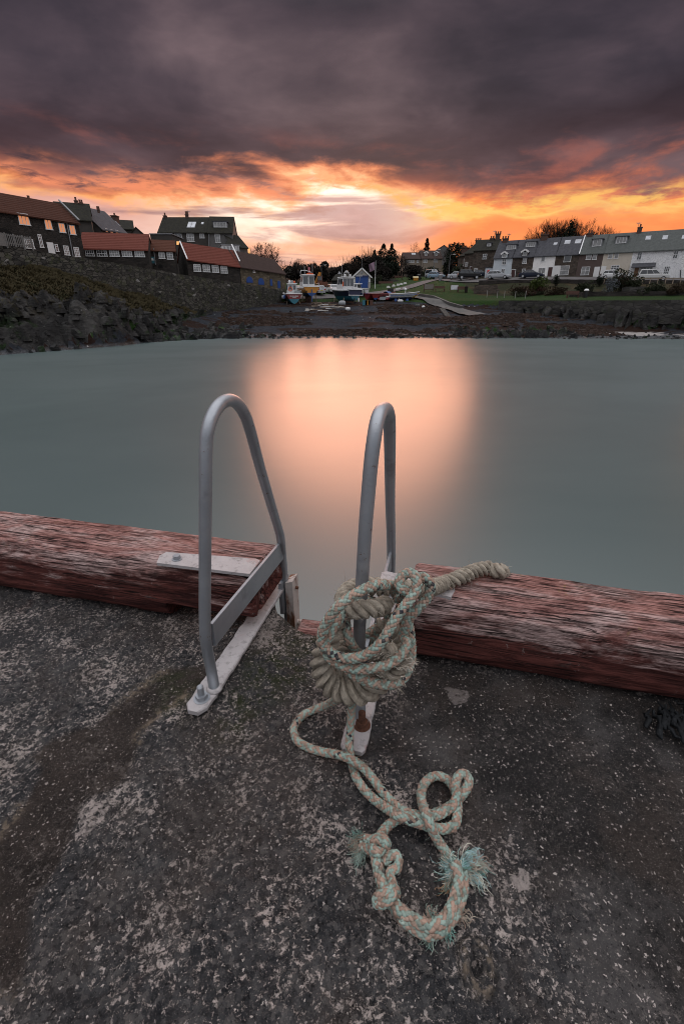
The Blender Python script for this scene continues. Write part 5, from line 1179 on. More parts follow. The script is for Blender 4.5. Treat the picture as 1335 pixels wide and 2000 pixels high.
h = House('flat_roofed_extension', 'flat roofed grey extension with a small lit window in front of the tall house', tuple(at(296, 478, 90)), tuple(at(338, 480, 90)), 8.5, zat(315, 458, 90), 6, .3, DRENDER, LEAD, GL, flat=True)
nn = np.array(tuple(h.d)); q = [hit(x, y, h.B+h.d*.05, nn) for x, y in ((345, 478), (350, 478), (350, 471.5), (345, 471.5))]; m = MB(); m.hexa(q, [p+h.d*.04 for p in q]); m.build('window', GLASSW, h.root)
h = House('conservatory', 'glazed conservatory with a small pyramid roof below the grey end house', tuple(at(434, 492, 93)), tuple(at(468, 494, 94)), 8.5, zat(450, 479, 93), 4, .3, WHITEW, LEAD, GL, flat=True, cat='conservatory')
for i in range(5): h.win(436+i*6.4, 480.5, 441.6+i*6.4, 492.5, 1, 2, GLASSP)
m = MB(); a, b = h.P(1.0, .1, h.ze[0]+.2), h.P(h.L-1.2, 3.4, h.ze[0]+.2); c = (a+b)/2+Vector((0, 0, 1.1)); qq = [h.P(.8, 0, h.ze[0]+.18), h.P(h.L-.6, 0, h.ze[0]+.18), h.P(h.L-.6, 3.6, h.ze[0]+.18), h.P(.8, 3.6, h.ze[0]+.18)]
m.add(qq+[c], [(3, 2, 1, 0), (0, 1, 4), (1, 2, 4), (2, 3, 4), (3, 0, 4)]); m.build('pyramid_roof', MOSSR, h.root)
# picket fence on the wall by the archway
def picket_fence():
    rt = thing('picket_fence', 'grey picket fence with gate on the harbour wall by the archway', 'fence', tuple(at(36, 498, 54.2))); a, b = at(20, 499, 52.3), at(69, 503, 55.2); z = 9.0
    G = simple('bleached_fence_wood', (.15, .145, .14), .85, 0, .2, .2, 6); d = (b-a); n = 15
    for k in range(4): p = a+d*k/3; m = MB(); m.box(p.x, p.y, z+.45, .11, .11, 1.35); m.build('post', G, rt)
    m = MB()
    for f in (.25, .95): m.beam(a+Vector((0, 0, z+f-a.z)), b+Vector((0, 0, z+f-b.z)), .05, .09)
    m.build('rail', G, rt); m = MB()
    for k in range(n): p = a+d*(k+.5)/n; m.box(p.x+.03, p.y-.05, z+.55, .075, .03, 1.05, math.atan2(d.y, d.x))
    m.build('picket_panel', G, rt)
    a2 = at(6, 500, 51.4); m = MB(); e = (a-a2)
    for k in range(6): p = a2+e*(k+.5)/6; m.box(p.x, p.y, z+.5, .15, .04, 1.15, math.atan2(e.y, e.x))
    m.beam(a2+Vector((0, 0, z+.15-a2.z)), a+Vector((0, -.06, z+.9-a.z)), .04, .1); m.build('gate', G, rt)
picket_fence()

# ---- right hand terrace
TA, TB = at(963, 515, 108), at(1335, 515, 90.5); TZ = 12.55
GR = 'cottages of the terrace on the right'
def T(x0, x1, name, label, wall, roof, zb=7.6, rise=3.15, ze=TZ, **k):
    return House(name, label, tuple(foot(x0, 515, TA, TB)), tuple(foot(x1, 515, TA, TB)), zb, ze, 6.4, rise, wall, roof, GR, **k)
h = T(963, 999, 'blue_cottage', 'pale blue end cottage of the right terrace with gabled half dormer', BLUEW, SLATE)
h.win(980, 504, 988, 517, 2, 2, GLASSD); h.win(978, 525, 985, 534, 2, 2, GLASSD); h.dormer(980.5, 496, 988, 503, 1, True, BLUEW); h.dormer(989, 479, 1006, 487, 4)
h.chimney(987, 461, 10, 3); h.aerial(994, 456)
h = T(999.2, 1040, 'stone_cottage', 'brown stone cottage with white gabled half dormer between the pale blue and white cottages', BRST, SLATE)
h.win(1020, 501, 1028, 515, 2, 3, GLASSP); h.win(1018, 525, 1025, 540, 2, 2, GLASSD); h.door(997.5, 527, 1005, 541, BROWND); h.dormer(1020, 492, 1028.5, 499, 1, True, BRST); h.dormer(1027, 473, 1044, 482, 4); h.chimney(1064, 453, 12, 3)
h = T(1040.2, 1082, 'white_cottage', 'white rendered cottage with dark brown door in the middle of the right terrace', WHITER, SLATE)
h.win(1056, 500, 1063.5, 511, 1, 1, GLASSP); h.win(1050, 523, 1063.5, 537, 2, 1, GLASSP); h.door(1069, 522, 1077, 541, BROWND); h.skylight(1080, 474, 1087.5, 479)
h = T(1082.2, 1127, 'white_trimmed_cottage', 'brown stone cottage with broad white window and door surrounds in the right terrace', BRST, SLATE, verge=(1.0,))
h.win(1100.5, 497, 1114.5, 511.5, 1, 1, GLASSD, WHITEW); h.door(1078, 519, 1092, 541, WHITEW, name='porch_surround'); h.win(1081, 521, 1088, 528, 1, 1, GLASSD); h.win(1092.5, 519, 1110, 537, 1, 2, GLASSP, WHITEW); h.skylight(1101.5, 469.5, 1113, 477); h.skylight(1122, 468, 1134, 476)
h = T(1127.2, 1174, 'brown_cottage', 'brown rendered cottage with two white upper windows in the right terrace', BROWNW, SLATEG)
h.win(1144, 494, 1154, 507, 1, 2, GLASSP); h.win(1156.5, 493.5, 1165, 507, 1, 2, GLASSP); h.win(1134, 521, 1150, 537, 2, 2, GLASSP); h.door(1159, 522, 1168, 542, WHITEW); h.dormer(1157, 468, 1173, 481, 2); h.chimney(1153, 450, 10, 2)
h = T(1174.2, 1230, 'cream_cottage', 'cream rendered cottage next to the big white house in the right terrace', CREAMW, SLATEG)
h.win(1187, 492, 1195.5, 505, 1, 2, GLASSP); h.win(1199, 491.5, 1207, 505, 1, 2, GLASSP); h.win(1192, 518, 1208, 527, 3, 2, GLASSD); h.door(1172, 521, 1180, 542, WHITEW, ); h.dormer(1203, 463, 1222, 475, 3)
h = T(1230.2, 1440, 'white_house', 'large white painted stone house at the right end of the terrace with slate porch', WBRICK, SLATEG)
h.win(1243, 492.5, 1252, 507.5, 2, 2, GLASSD); h.win(1313.5, 489, 1323, 505, 2, 2, GLASSD); h.win(1295, 520, 1306, 536, 3, 3, GLASSD); h.win(1249, 522, 1273, 530, 4, 2, GLASSD); h.door(1237, 523, 1245, 541, WOODD)
for x0 in (1259, 1292, 1330): h.skylight(x0, 461-(x0-1259)*.025, x0+11, 469-(x0-1259)*.025)
h.chimney(1250.5, 438, 9, 1); h.aerial(1247, 434)
u0, u1, z0, z1 = h.panel(1233, 515, 1279, 523); m = MB(); m.hexa([h.P(u0, -.01, z1), h.P(u1, -.01, z1), h.P(u1, -1.2, z0), h.P(u0, -1.2, z0)], [h.P(u0, -.01, z1+.12), h.P(u1, -.01, z1+.12), h.P(u1, -1.2, z0+.12), h.P(u0, -1.2, z0+.12)]); m.build('porch_roof', SLATE, h.root)
h.pipe(1328, 527, 1327, 545, DARKIN)
# stone row climbing behind the near end
GB_ = 'old stone houses behind the terrace end'
h = House('stone_end_house', 'dark stone house with big gable and tall chimney stack left of the blue cottage', tuple(at(921, 520, 118)), tuple(at(966, 522, 116)), 8.8, zat(940, 490, 118), 9, zat(950, 470, 122)-zat(940, 490, 118), BRST, MOSSR, GB_)
h.win(942, 496, 950, 506, 2, 2, GLASSD); h.chimney(972.5, 452, 9, 3); h.chimney(961, 461, 8, 2); h.win(925, 524, 932, 532, 1, 1, GLASSP); h.dormer(951, 475, 957, 481, 1); h.aerial(966, 450)
h = House('stone_row_house', 'dark stone house with tall chimneys beyond the big gabled one', tuple(at(905, 520, 128)), tuple(at(926, 522, 126)), 9.5, zat(915, 495, 127), 9, zat(915, 478, 131)-zat(915, 495, 127), BRST, MOSSR, GB_)
h.chimney(934, 465, 8, 3); h.chimney(942, 470, 6, 2); h.win(908, 512, 913, 520, 1, 2, GLASSP); h.door(917, 521, 921, 532, BROWND)
h = House('bay_house', 'farthest dark house of the stone row with white bay window', tuple(at(893, 516, 140)), tuple(at(910, 518, 136)), 10, zat(900, 500, 138), 8, zat(900, 487, 142)-zat(900, 500, 138), BRST, MOSSR, GB_)
h.win(905, 505, 911, 519, 2, 2, GLASSP); h.chimney(908, 480, 6, 2)
h = House('shed', 'small white lean to beside the pale blue end cottage', tuple(at(946, 535, 109.5)), tuple(at(961, 535, 109)), 8, zat(953, 523, 109), 4, .5, BLUEW, SLATE, None, flat=True, cat='shed')
# bungalows on the rise
GBn = 'bungalows on the rise behind the lawn'
BTAN = simple('buff_bungalow_wall', (.20, .165, .13), .85, 0, .25, .15, 2)
h = House('bungalow', 'low brown roofed bungalow with wide window nearest the dark trees', tuple(at(788, 517, 158)), tuple(at(822, 517, 158)), 13, zat(805, 506, 158), 10, zat(805, 494, 163)-zat(805, 506, 158), BTAN, BROWNR, GBn)
h.win(792, 508, 808, 513, 3, 1, GLASSP); h.win(813, 508, 817, 513, 1, 1, GLASSP); h.skylight(803, 494.8, 811, 497.8)
h = House('dormer_bungalow', 'brown roofed bungalow with two gabled dormers right of the low one', tuple(at(822.3, 517, 157.5)), tuple(at(862, 517, 157.5)), 13, zat(840, 505, 157), 10, zat(840, 490, 162)-zat(840, 505, 157), BTAN, BROWNR, GBn)
h.win(826, 507, 834, 513, 2, 1, GLASSP); h.win(846, 507, 854, 512, 2, 1, GLASSP); h.dormer(829, 494, 834, 499, 1, True, BTAN); h.dormer(848, 494, 854, 499, 1, True, BTAN)
h = House('hill_house', 'pale gabled house with roof lights on the rise behind the bungalows', tuple(at(846, 500, 205)), tuple(at(884, 500, 205)), 17, zat(865, 494, 205), 12, zat(865, 479, 205)-zat(865, 494, 205), RENDER, BROWNR, GBn, front_gable=True); h.chimney(877.5, 475, 4, 1, v=3)
# lifeboat house
BHW = simple('boathouse_pebbledash', (.34, .31, .28), .85, 0, .25, .15, 4, .3, 14)
h = House('boathouse', 'small pale boathouse with blue roller door and white edged gable', tuple(at(689, 555, 109)), tuple(at(723, 555, 109)), 6.2, zat(706, 541, 109), 12, zat(706, 525, 109)-zat(706, 541, 109), BHW, SLATE, None, front_gable=True, cat='boathouse')
h.door(694, 538.5, 718.5, 562, BLUED, name='roller_door'); u0, u1, z0, z1 = h.panel(693.5, 538, 719, 541); m = MB(); m.hexa([h.P(u0, -.07, z0), h.P(u1, -.07, z0), h.P(u1, -.14, z0), h.P(u0, -.14, z0)], [h.P(u0, -.07, z1), h.P(u1, -.07, z1), h.P(u1, -.14, z1), h.P(u0, -.14, z1)]); sb = m.build('sign_board', simple('navy_sign', (.006, .018, .085), .5), h.root)
m = MB()
for k, w in enumerate((.10, .12, .08, .11, .14, .09, .12, .10)): m.hexa(*[[h.P(u0+.15+k*.17+a*w, -.145-e, z0+.12+b) for a, b in ((0, 0), (1, 0), (1, .16), (0, .16))] for e in (0, .01)])
m.build('lettering', WHITEW, sb)
m = MB(); mid = h.P(h.L/2, -.2, h.ze[0]+h.rise+.12); k = h.rise/(h.L/2)
for q in (-1, 1): m.beam(mid, h.P(h.L/2+q*(h.L/2+.32), -.2, h.ze[0]-.32*k+.1), .10, .26)
m.build('bargeboard', WHITEW, h.root); m = MB(); p = h.P(h.L/2, -.03, h.ze[0]+h.rise*.55); 
ang = np.linspace(0, 2*math.pi, 12, endpoint=False); m.hexa([p+h.d*(.24*math.cos(a))+Vector((0, 0, .24*math.sin(a))) for a in ang], [p+h.n*-.08+h.d*(.24*math.cos(a))+Vector((0, 0, .24*math.sin(a))) for a in ang]); m.build('vent', LEAD, h.root)
for x0, x1 in ((690, 692.5), (719.8, 722.2)):
    u0, u1, z0, z1 = h.panel(x0, 545, x1, 551); m = MB(); m.hexa([h.P(u0, 0, z0), h.P(u1, 0, z0), h.P(u1, -.05, z0), h.P(u0, -.05, z0)], [h.P(u0, 0, z1), h.P(u1, 0, z1), h.P(u1, -.05, z1), h.P(u0, -.05, z1)]); m.build('notice', PALEF, h.root)
h = House('black_hut', 'black tarred hut with steep roof and finial left of the boathouse', tuple(at(648, 562, 112)), tuple(at(678, 562, 111)), 6, zat(660, 548, 112), 7, zat(660, 536, 114)-zat(660, 548, 112), simple('black_tar_boards', (.012, .012, .013), .8), MOSSR, None, cat='hut')
m = MB(); p = at(662.5, 535, 115); m.lathe(p.x, p.y, [(.35, p.z-.6), (.3, p.z-.1), (.4, p.z), (.05, p.z+.5)], 8); m.build('finial', LEAD, h.root)
# ================================================================== trees and shrubs
BARK = simple('winter_bark', (.015, .011, .009), .9, 0, .2, .3, 3); TWIG = simple('winter_twigs', (.020, .013, .0095), .9, 0, .2, .3, 3)
def leafm(name, a, b):
    t = NT(name); n = t.noise(.8, 4, .6); f = t.noise(6, 3, .7); return t.done(t.mix(t.M('ADD', t.M('MULTIPLY', n, .5), t.M('MULTIPLY', f, .5)), a, b), .85, 0, .2)
EVERG = leafm('evergreen_needles', (.003, .0055, .003), (.010, .0145, .0065)); HAWT = leafm('bare_hedge_twigs', (.006, .005, .004), (.018, .0135, .010)); GORSE = leafm('gorse_leaves', (.012, .024, .004), (.055, .07, .010)); HEATH = leafm('heath_leaves', (.008, .012, .005), (.028, .033, .015)); REDSH = leafm('russet_leaves', (.016, .006, .004), (.04, .016, .010)); BROWNH = leafm('brown_bracken', (.016, .011, .006), (.045, .029, .015))
def bare_tree(px, ytop, Y, label, group=None, spread=.38, seed=0, levels=6, ybase=None, up=.25, multi=1, name='bare_tree', trunk=.28, upm=1.0, thin=.012):
    p = at(px, ybase or 540, Y); base = gz(p.x, Y)
    if ybase is None: x = foot(px, (ytop+545)/2, (-500, Y), (500, Y)).x
    else: x = p.x
    base = gz(x, Y)-.15; H = at(px, ytop, Y).z-base; g = np.random.default_rng(seed+100)
    rt = thing(name, label, 'tree', (x, Y, base), 0, group); tm, cm = MB(), MB()
    def grow(P, d, L_, r, lev):
        n = 4 if lev < 3 else 3; pts = [P]; dd = d.copy()
        for i in range(n):
            dd = dd+g.normal(0, .13, 3)+np.array((0, 0, up*.12*upm)); dd /= np.linalg.norm(dd); pts.append(pts[-1]+dd*L_/n)
        rad = np.linspace(r, r*.62, n+1); (tm if lev == 0 else cm).tube(pts, rad, 6 if lev < 2 else 3, cap=False)
        if lev >= levels: return
        k = 3 if lev < levels-1 else 4
        if lev == 0: k = 4
        for q in range(k):
            f = 1.0 if q == 0 else g.uniform(.45, 1.0); i = min(n, max(1, int(round(f*n)))); a = g.uniform(0, 2*math.pi); sp = (.35 if q == 0 else 1.0)*spread*g.uniform(.7, 1.5)*2
            side = np.cross(dd, (math.cos(a), math.sin(a), .3)); side /= np.linalg.norm(side)+1e-9; nd_ = dd+side*sp; nd_ /= np.linalg.norm(nd_)
            grow(pts[i], nd_, L_*g.uniform(.62, .86), max(rad[i]*.72, thin*H/6), lev+1)
    for k in range(multi):
        d0 = np.array((g.normal(0, .12)+(k-(multi-1)/2)*.3, g.normal(0, .12), 1.0)); grow(np.array((x+(k-(multi-1)/2)*.4, Y, base)), d0/np.linalg.norm(d0), H*trunk, H*.022, 0)
    V = np.array(cm.v); top = V[:, 2].max()-base; sc = H/top                      # scale to the height seen
    for m in (tm, cm): m.v = [(x+(a-x)*sc, Y+(b-Y)*sc, base+(c-base)*sc) for a, b, c in m.v]
    tm.build('trunk', BARK, rt); cm.build('crown', TWIG, rt); return rt
def leaf_mass(m, c, rx, ry, rz, n, size, g, lumps=7, flat=.0):
    ls = [(g.normal(0, .42, 3)*np.array((rx, ry, rz)), g.uniform(.4, .75)) for _ in range(lumps)]
    for _ in range(n):
        o, s = ls[g.integers(lumps)]; v = g.normal(0, 1, 3); v /= np.linalg.norm(v); v *= g.uniform(.5, 1.05)**.6; p = np.array(c)+o*.9+v*np.array((rx, ry, rz))*s
        if p[2] < c[2]-rz*.98: p[2] = c[2]-rz*.98+abs(g.normal(0, .1))
        a, b = g.normal(0, 1, 3), g.normal(0, 1, 3); a /= np.linalg.norm(a); b = np.cross(a, b); b /= np.linalg.norm(b); q = size*g.uniform(.5, 1.4)
        i = len(m.v); m.v += [tuple(p-a*q-b*q*.45), tuple(p+a*q*.2-b*q*.5), tuple(p+a*q+b*q*.3), tuple(p-a*q*.1+b*q*.5)]; m.f.append((i, i+1, i+2, i+3))
def bush(x0, x1, ytop, ybot, Y, label, mat, name='bush', group=None, n=700, size=.16, seed=0, cat='bush', spiky=0, depth=.8):
    xm = (x0+x1)/2; a, b = at(x0, (ytop+ybot)/2, Y), at(x1, (ytop+ybot)/2, Y); top = at(xm, ytop, Y).z; base = gz((a.x+b.x)/2, Y); bz = min(base, at(xm, ybot, Y).z)-.1
    if base < top-.3: bz = max(bz, base-.6)
    g = np.random.default_rng(seed); rx = (b.x-a.x)/2; rz = (top-bz)/2; cx = (a.x+b.x)/2; rt = thing(name, label, cat, (cx, Y, bz), 0, group); m = MB(); leaf_mass(m, (cx, Y, bz+rz), rx, max(rx*depth, .5), rz, n, size, g, lumps=9)
    for k in range(spiky):
        p = np.array((cx+g.normal(0, rx*.5), Y+g.normal(0, .5), bz+rz)); d = np.array((g.normal(0, .25), 0, 1)); m.tube([p, p+d*rz*.7, p+d*rz*g.uniform(.9, 1.5)], [.05, .03, .012], 3, cap=False)
    m.build('foliage', mat, rt); s = MB()
    for k in range(4): s.tube([(cx+g.normal(0, rx*.15), Y, bz-.1), (cx+g.normal(0, rx*.3), Y+g.normal(0, .2), bz+rz*1.1)], [.06, .03], 4)
    s.build('stem', BARK, rt); return rt
def conifer(px, ytop, Y, w, label, seed=0, group=None, mat=None, irregular=.25):
    x = at(px, (ytop+530)/2, Y).x; base = gz(x, Y)-.2; H = at(px, ytop, Y).z-base; g = np.random.default_rng(seed); rt = thing('conifer', label, 'tree', (x, Y, base), 0, group); t = MB(); t.tube([(x, Y, base), (x, Y, base+H*.95)], [H*.03, .03], 7); t.build('trunk', BARK, rt); m = MB(); W = w*Y/1.15/F/2
    for k in range(2600):
        f = g.uniform(.06, 1)**.8; tier = .75+.25*math.sin(f*40+g.uniform(-.4, .4)); r = W*(1-f)**.75*tier*(1+irregular*math.sin(f*9+seed)); a = g.uniform(0, 6.283); q = r*math.sqrt(g.uniform(.1, 1)); p = np.array((x+q*math.cos(a), Y+q*math.sin(a), base+f*H-q*.25)); d = np.array((math.cos(a), math.sin(a), -.25+g.normal(0, .25))); s = np.array((-math.sin(a), math.cos(a), g.normal(0, .3))); l = .22*H/8*g.uniform(.6, 1.5)
        i = len(m.v); m.v += [tuple(p-d*l-s*l*.2), tuple(p+d*l*.3-s*l*.45), tuple(p+d*l*1.2), tuple(p+d*l*.3+s*l*.45)]; m.f.append((i, i+1, i+2, i+3))
    m.build('crown', mat or EVERG, rt); return rt
# left: the lone tree beyond the stores and its thicket
bare_tree(541, 470, 101, 'lone bare spreading tree beyond the lower tan store', spread=.40, seed=3, ybase=527, levels=6, trunk=.22)
for i, (px, yt) in enumerate(((500, 481), (512, 485), (489, 489))): bare_tree(px, yt, 103+i, ('tall bare thicket stem between the annex and the lone tree', 'short bare thicket stem nearest the lone tree', 'bare thicket stem close against the pale annex gable')[i], 'bare thicket by the annex', spread=.34, seed=20+i, ybase=505, levels=5, multi=2)
bush(500, 566, 512, 540, 112, 'dark twiggy hedge behind the lower tan store and lone tree', HAWT, 'hedge', n=1500, size=.22, seed=4, cat='hedge', spiky=30)
# centre: bare woodland along the skyline
WG = 'bare trees along the central skyline'; WL = 'bare winter tree in the wood behind the boats and boathouse'
for i, (px, yt, Y) in enumerate(((584, 505, 138), (604, 508, 140), (622, 515, 142), (571, 514, 136), (640, 518, 145), (655, 520, 142), (672, 514, 138), (683, 506, 140), (694, 500, 142), (705, 495, 138), (715, 492, 144), (726, 487, 140), (737, 482, 146), (776, 484, 150), (784, 494, 150), (614, 517, 134), (662, 519, 136), (690, 508, 132))):
    bare_tree(px, yt, Y, WL, WG, spread=.36, seed=40+i, levels=5 if i not in (0, 1) else 6, ybase=548, multi=2, trunk=.20)
HG = 'dark hedgerow masses behind the boats'; HL = 'dark tangled hedgerow filling the slope under the central bare trees'
for i, (x0, x1, yt, yb, Y) in enumerate(((556, 592, 522, 552, 130), (585, 622, 519, 556, 128), (612, 650, 521, 556, 130), (640, 676, 519, 552, 128), (664, 700, 509, 548, 132), (686, 724, 501, 545, 134), (708, 746, 491, 545, 134), (724, 760, 520, 549, 126))): bush(x0, x1, yt, yb, Y, HL, HAWT, 'hedgerow', HG, 1700, .30, 60+i, 'hedge', 40, .5)
for i, (px, yt, w, l) in enumerate(((748, 476, 74, 'tallest broad dark evergreen on the central skyline'), (764, 476, 58, 'dark evergreen with pointed top at the right of the central trees'), (731, 488, 56, 'lower dark evergreen left of the tallest one above the flagpole'))): conifer(px, yt, 142+i*2, w, l, seed=70+i, irregular=.4)
bush(722, 786, 486, 548, 140, 'big dark evergreen thicket under the tall evergreens beside the lawn', EVERG, 'thicket', n=3200, size=.34, seed=5, cat='thicket', depth=.4)
bush(787, 830, 517, 541, 128, 'dark rounded thorn bushes below the low bungalow', HAWT, n=1800, size=.22, seed=6, spiky=12)
bush(822, 865, 518, 532, 150, 'long dark hedge in front of the dormer bungalow', HEATH, 'hedge', n=1000, size=.25, seed=7, cat='hedge')
bush(728, 748, 534, 552, 118, 'grey green bush beside the boathouse and flagpole', HEATH, n=900, size=.16, seed=8)
# by the bungalows
conifer(832, 465, 185, 38, 'dark pointed conifer behind the dormer bungalow', seed=80)
bare_tree(808, 470, 190, 'bare tree left of the pointed conifer behind the bungalows', seed=81, ybase=505, levels=5); bare_tree(818, 482, 186, 'smaller bare tree against the pointed conifer', seed=82, ybase=505, levels=5)
bush(868, 910, 469, 522, 150, 'big dark rounded evergreen left of the old stone houses', EVERG, 'evergreen_tree', n=2600, size=.3, seed=9, cat='tree'); bare_tree(915, 470, 152, 'bare tree showing over the roofs of the old stone row', seed=83, ybase=512, levels=5); bare_tree(922, 472, 155, 'bare tree close to the tall stack of the gabled stone house', seed=84, ybase=512, levels=5)
bush(872, 890, 504, 532, 132, 'dark bush beside the lamp post at the road bend', HAWT, n=1000, size=.2, seed=10); bush(884, 906, 518, 538, 122, 'rough hedge in front of the farthest stone house', HEATH, 'hedge', n=900, size=.18, seed=11, cat='hedge')
for i, (px, yt, Y, l) in enumerate(((884, 476, 156, 'bare tree over the big dark evergreen by the stone row'), (938, 474, 150, 'bare tree between the chimneys of the old stone row'), (872, 483, 158, 'bare tree behind the dark bush at the road bend'))): bare_tree(px, yt, Y, l, spread=.36, seed=130+i, ybase=512, levels=6, thin=.008)
bush(904, 934, 484, 530, 146, 'dark overgrown thicket filling the gap behind the stone row', HAWT, 'thicket', n=2200, size=.26, seed=41, cat='thicket', spiky=16)
# behind the terrace
TG = 'bare trees behind the terrace roofs'
for i, (px, yt, sp, l) in enumerate(((1079, 424, .21, 'tall bare tree left of the dark evergreen behind the terrace'), (1093, 421, .20, 'tall bare tree directly behind the dark evergreen and the terrace'), (1136, 421, .19, 'upright bare tree right of the dark evergreen over the brown cottage'), (1149, 421, .20, 'bare tree rising behind the chimney of the brown cottage'), (1046, 453, .34, 'low bare tree at the left of the trees behind the terrace'), (1160, 440, .34, 'lowest bare tree spreading right of the brown cottage chimney'), (1056, 448, .34, 'low bare tree between the white cottage chimney and the evergreen'))):
    bare_tree(px, yt, 128+i, l, TG, spread=sp, seed=90+i, ybase=510, levels=6, multi=3, trunk=.26, up=.8, thin=.0062)
for i, (x0, x1, yt, l) in enumerate(((1066, 1092, 459, 'dark evergreen dome behind the white cottage roof'), (1093, 1115, 452, 'taller dark evergreen dome behind the white trimmed cottage roof'))): bush(x0, x1, yt, 510, 124, l, EVERG, 'evergreen_tree', None, 3000, .26, 12+i, 'tree')
bush(1147, 1166, 447, 500, 122, 'small dark evergreen behind the brown cottage roof', EVERG, 'evergreen_tree', n=1500, size=.24, seed=15, cat='tree')
# terrace gardens
bush(1034, 1067, 541, 567, 86, 'bright yellow green rounded gorse bush in the terrace gardens', GORSE, n=1800, size=.13, seed=16)
bush(1030, 1064, 556, 571, 85, 'russet low shrub at the foot of the gorse bush', REDSH, n=900, size=.12, seed=17); bush(1079, 1093, 533, 543, 90, 'small clipped dark round bush in front of the white trimmed door', EVERG, n=700, size=.10, seed=18); bush(1165, 1180, 536, 547, 87, 'small dark bush before the brown cottage door', EVERG, n=700, size=.1, seed=19)
bush(1194, 1233, 525, 556, 81, 'largest dark heath bush in front of the cream cottage', HEATH, n=2600, size=.13, seed=20); bush(1205, 1236, 540, 560, 80.5, 'russet shrub against the right side of the largest heath bush', REDSH, n=1000, size=.11, seed=21); bush(1176, 1204, 546, 562, 80, 'grey lavender shrub at the left foot of the largest heath bush', leafm('lavender_leaves', (.05, .055, .06), (.12, .13, .14)), n=900, size=.1, seed=22); bush(1228, 1258, 538, 560, 79.5, 'low heath bush in front of the white car', HEATH, n=1100, size=.12, seed=23)
bush(1062, 1116, 562, 579, 83, 'long low russet hedge above the grass strip', BROWNH, 'hedge', n=1700, size=.12, seed=24, cat='hedge', depth=.25); bush(985, 1040, 555, 566, 88, 'low brown hedge left of the gorse bush', BROWNH, 'hedge', n=1300, size=.12, seed=25, cat='hedge', depth=.25); bush(1002, 1060, 570, 577, 84.5, 'low green hedge along the top of the grass strip', HEATH, 'hedge', n=1200, size=.1, seed=26, cat='hedge', depth=.2)
for i, (x0, x1, yt, yb, Y, l) in enumerate(((1298, 1348, 549, 574, 75, 'windswept brown tussock bank at the far right of the gardens'), (1120, 1160, 552, 568, 81, 'rough brown shrubs on the slope below the brown cottage'), (1250, 1300, 556, 572, 76.5, 'rough shrubs on the slope below the white house'))): bush(x0, x1, yt, yb, Y, l, (BROWNH, HEATH, HEATH)[i], 'shrub', None, 1300, .13, 30+i, 'shrub', depth=.4)
# tussocks and bramble on the left bank
def tussocks():
    g = np.random.default_rng(9); m = MB()
    for _ in range(11000):
        s = g.uniform(-.35, .5); d = g.uniform(.2, 9); L_ = np.linalg.norm(WP2-WP1); dv = (WP2-WP1)/L_; p = WP1+dv*s*L_+np.array((dv[1], -dv[0]))*d; wid = np.interp(s, [-.5, 0, .22, .4, .6], [14.5, 13.2, 9.5, 4.0, 1.2])
        t = 1-d/wid
        if t < .37+g.normal(0, .05): continue
        q = np.array((p[0], p[1], 0.0)); m.v.append(tuple(q)); 
    P = np.array(m.v); z = ground_z(P[:, 0], P[:, 1])[0]; m = MB()
    K_ = fbm(P[:, 0]*.6, P[:, 1]*.6, 3)
    for (x, y, _), zz, k in zip(P, z, K_):
        h = .18+.65*max(0, k-.35)*1.6
        for _b in range(3):
            a = g.uniform(0, 6.28); l = h*g.uniform(.5, 1.1); bx, by = math.cos(a)*l*.8+.25*l, math.sin(a)*l*.8-.25*l; w = .05; px_, py_ = -math.sin(a)*w, math.cos(a)*w; i = len(m.v)
            m.v += [(x-px_, y-py_, zz-.05), (x+px_, y+py_, zz-.05), (x+bx*.6+px_*.7, y+by*.6+py_*.7, zz+l*.8), (x+bx, y+by, zz+l*.75)]; m.f.append((i, i+1, i+2, i+3))
    tag(m.build('bank_grass', leafm('bleached_bank_grass', (.020, .018, .007), (.072, .055, .026))), 'bleached tussock grass on the bank under the harbour wall', 'grass', kind='stuff')
tussocks()
def wrack():
    """boulders and ledges along the left shore"""
    g = np.random.default_rng(12); m = MB(); pts = []
    for _ in range(900):
        px, py = (g.uniform(0, 470), 0); X = g.uniform(-31, -12); Y = shoreY(X)+abs(g.normal(.8, 2.6))-.6
        pts.append((X, Y))
    for _ in range(260):
        sa = g.uniform(-.42, .6); L_ = np.linalg.norm(WP2-WP1); dv = (WP2-WP1)/L_; wid = np.interp(sa, [-.5, 0, .22, .4, .6], [14.5, 13.2, 9.5, 4.0, 1.2]); d = wid*(1-g.uniform(0, .36)); p = WP1+dv*sa*L_+np.array((dv[1], -dv[0]))*d; pts.append((p[0], p[1]))
    for _ in range(250): X = g.uniform(14, 28); pts.append((X, shoreY(X)+abs(g.normal(1.5, 2.5))-.3))
    for _ in range(420): X = g.uniform(-14, 40); pts.append((X, shoreY(X)+g.normal(.6, 1.1)))
    P = np.array(pts); z = ground_z(P[:, 0], P[:, 1])[0]; nbig = len(pts)-420
    for kk, ((x, y), zz) in enumerate(zip(P, z)):
        s = .06+.22*g.random()**2 if kk >= nbig else .10+.7*g.random()**4; lx, ly = g.normal(0, .3, 2)*s; n = 7; a0 = g.uniform(0, 6.28); e = [g.uniform(.6, 1.2) for _ in range(n)]; st = g.uniform(.75, 1.35)
        lo = [(x+math.cos(a0+6.283*i/n)*s*e[i]*st, y+math.sin(a0+6.283*i/n)*s*e[i], zz-.1) for i in range(n)]; hi = [(x+math.cos(a0+6.283*i/n)*s*e[i]*st*.62+lx, y+math.sin(a0+6.283*i/n)*s*e[i]*.6+ly, zz+s*g.uniform(.3, 1.25)) for i in range(n)]; m.hexa(lo, hi)
    tag(m.build('shore_boulders', ROCKM), 'wet dark boulders and ledges strewn along the waterline', 'rocks', kind='stuff')
wrack()
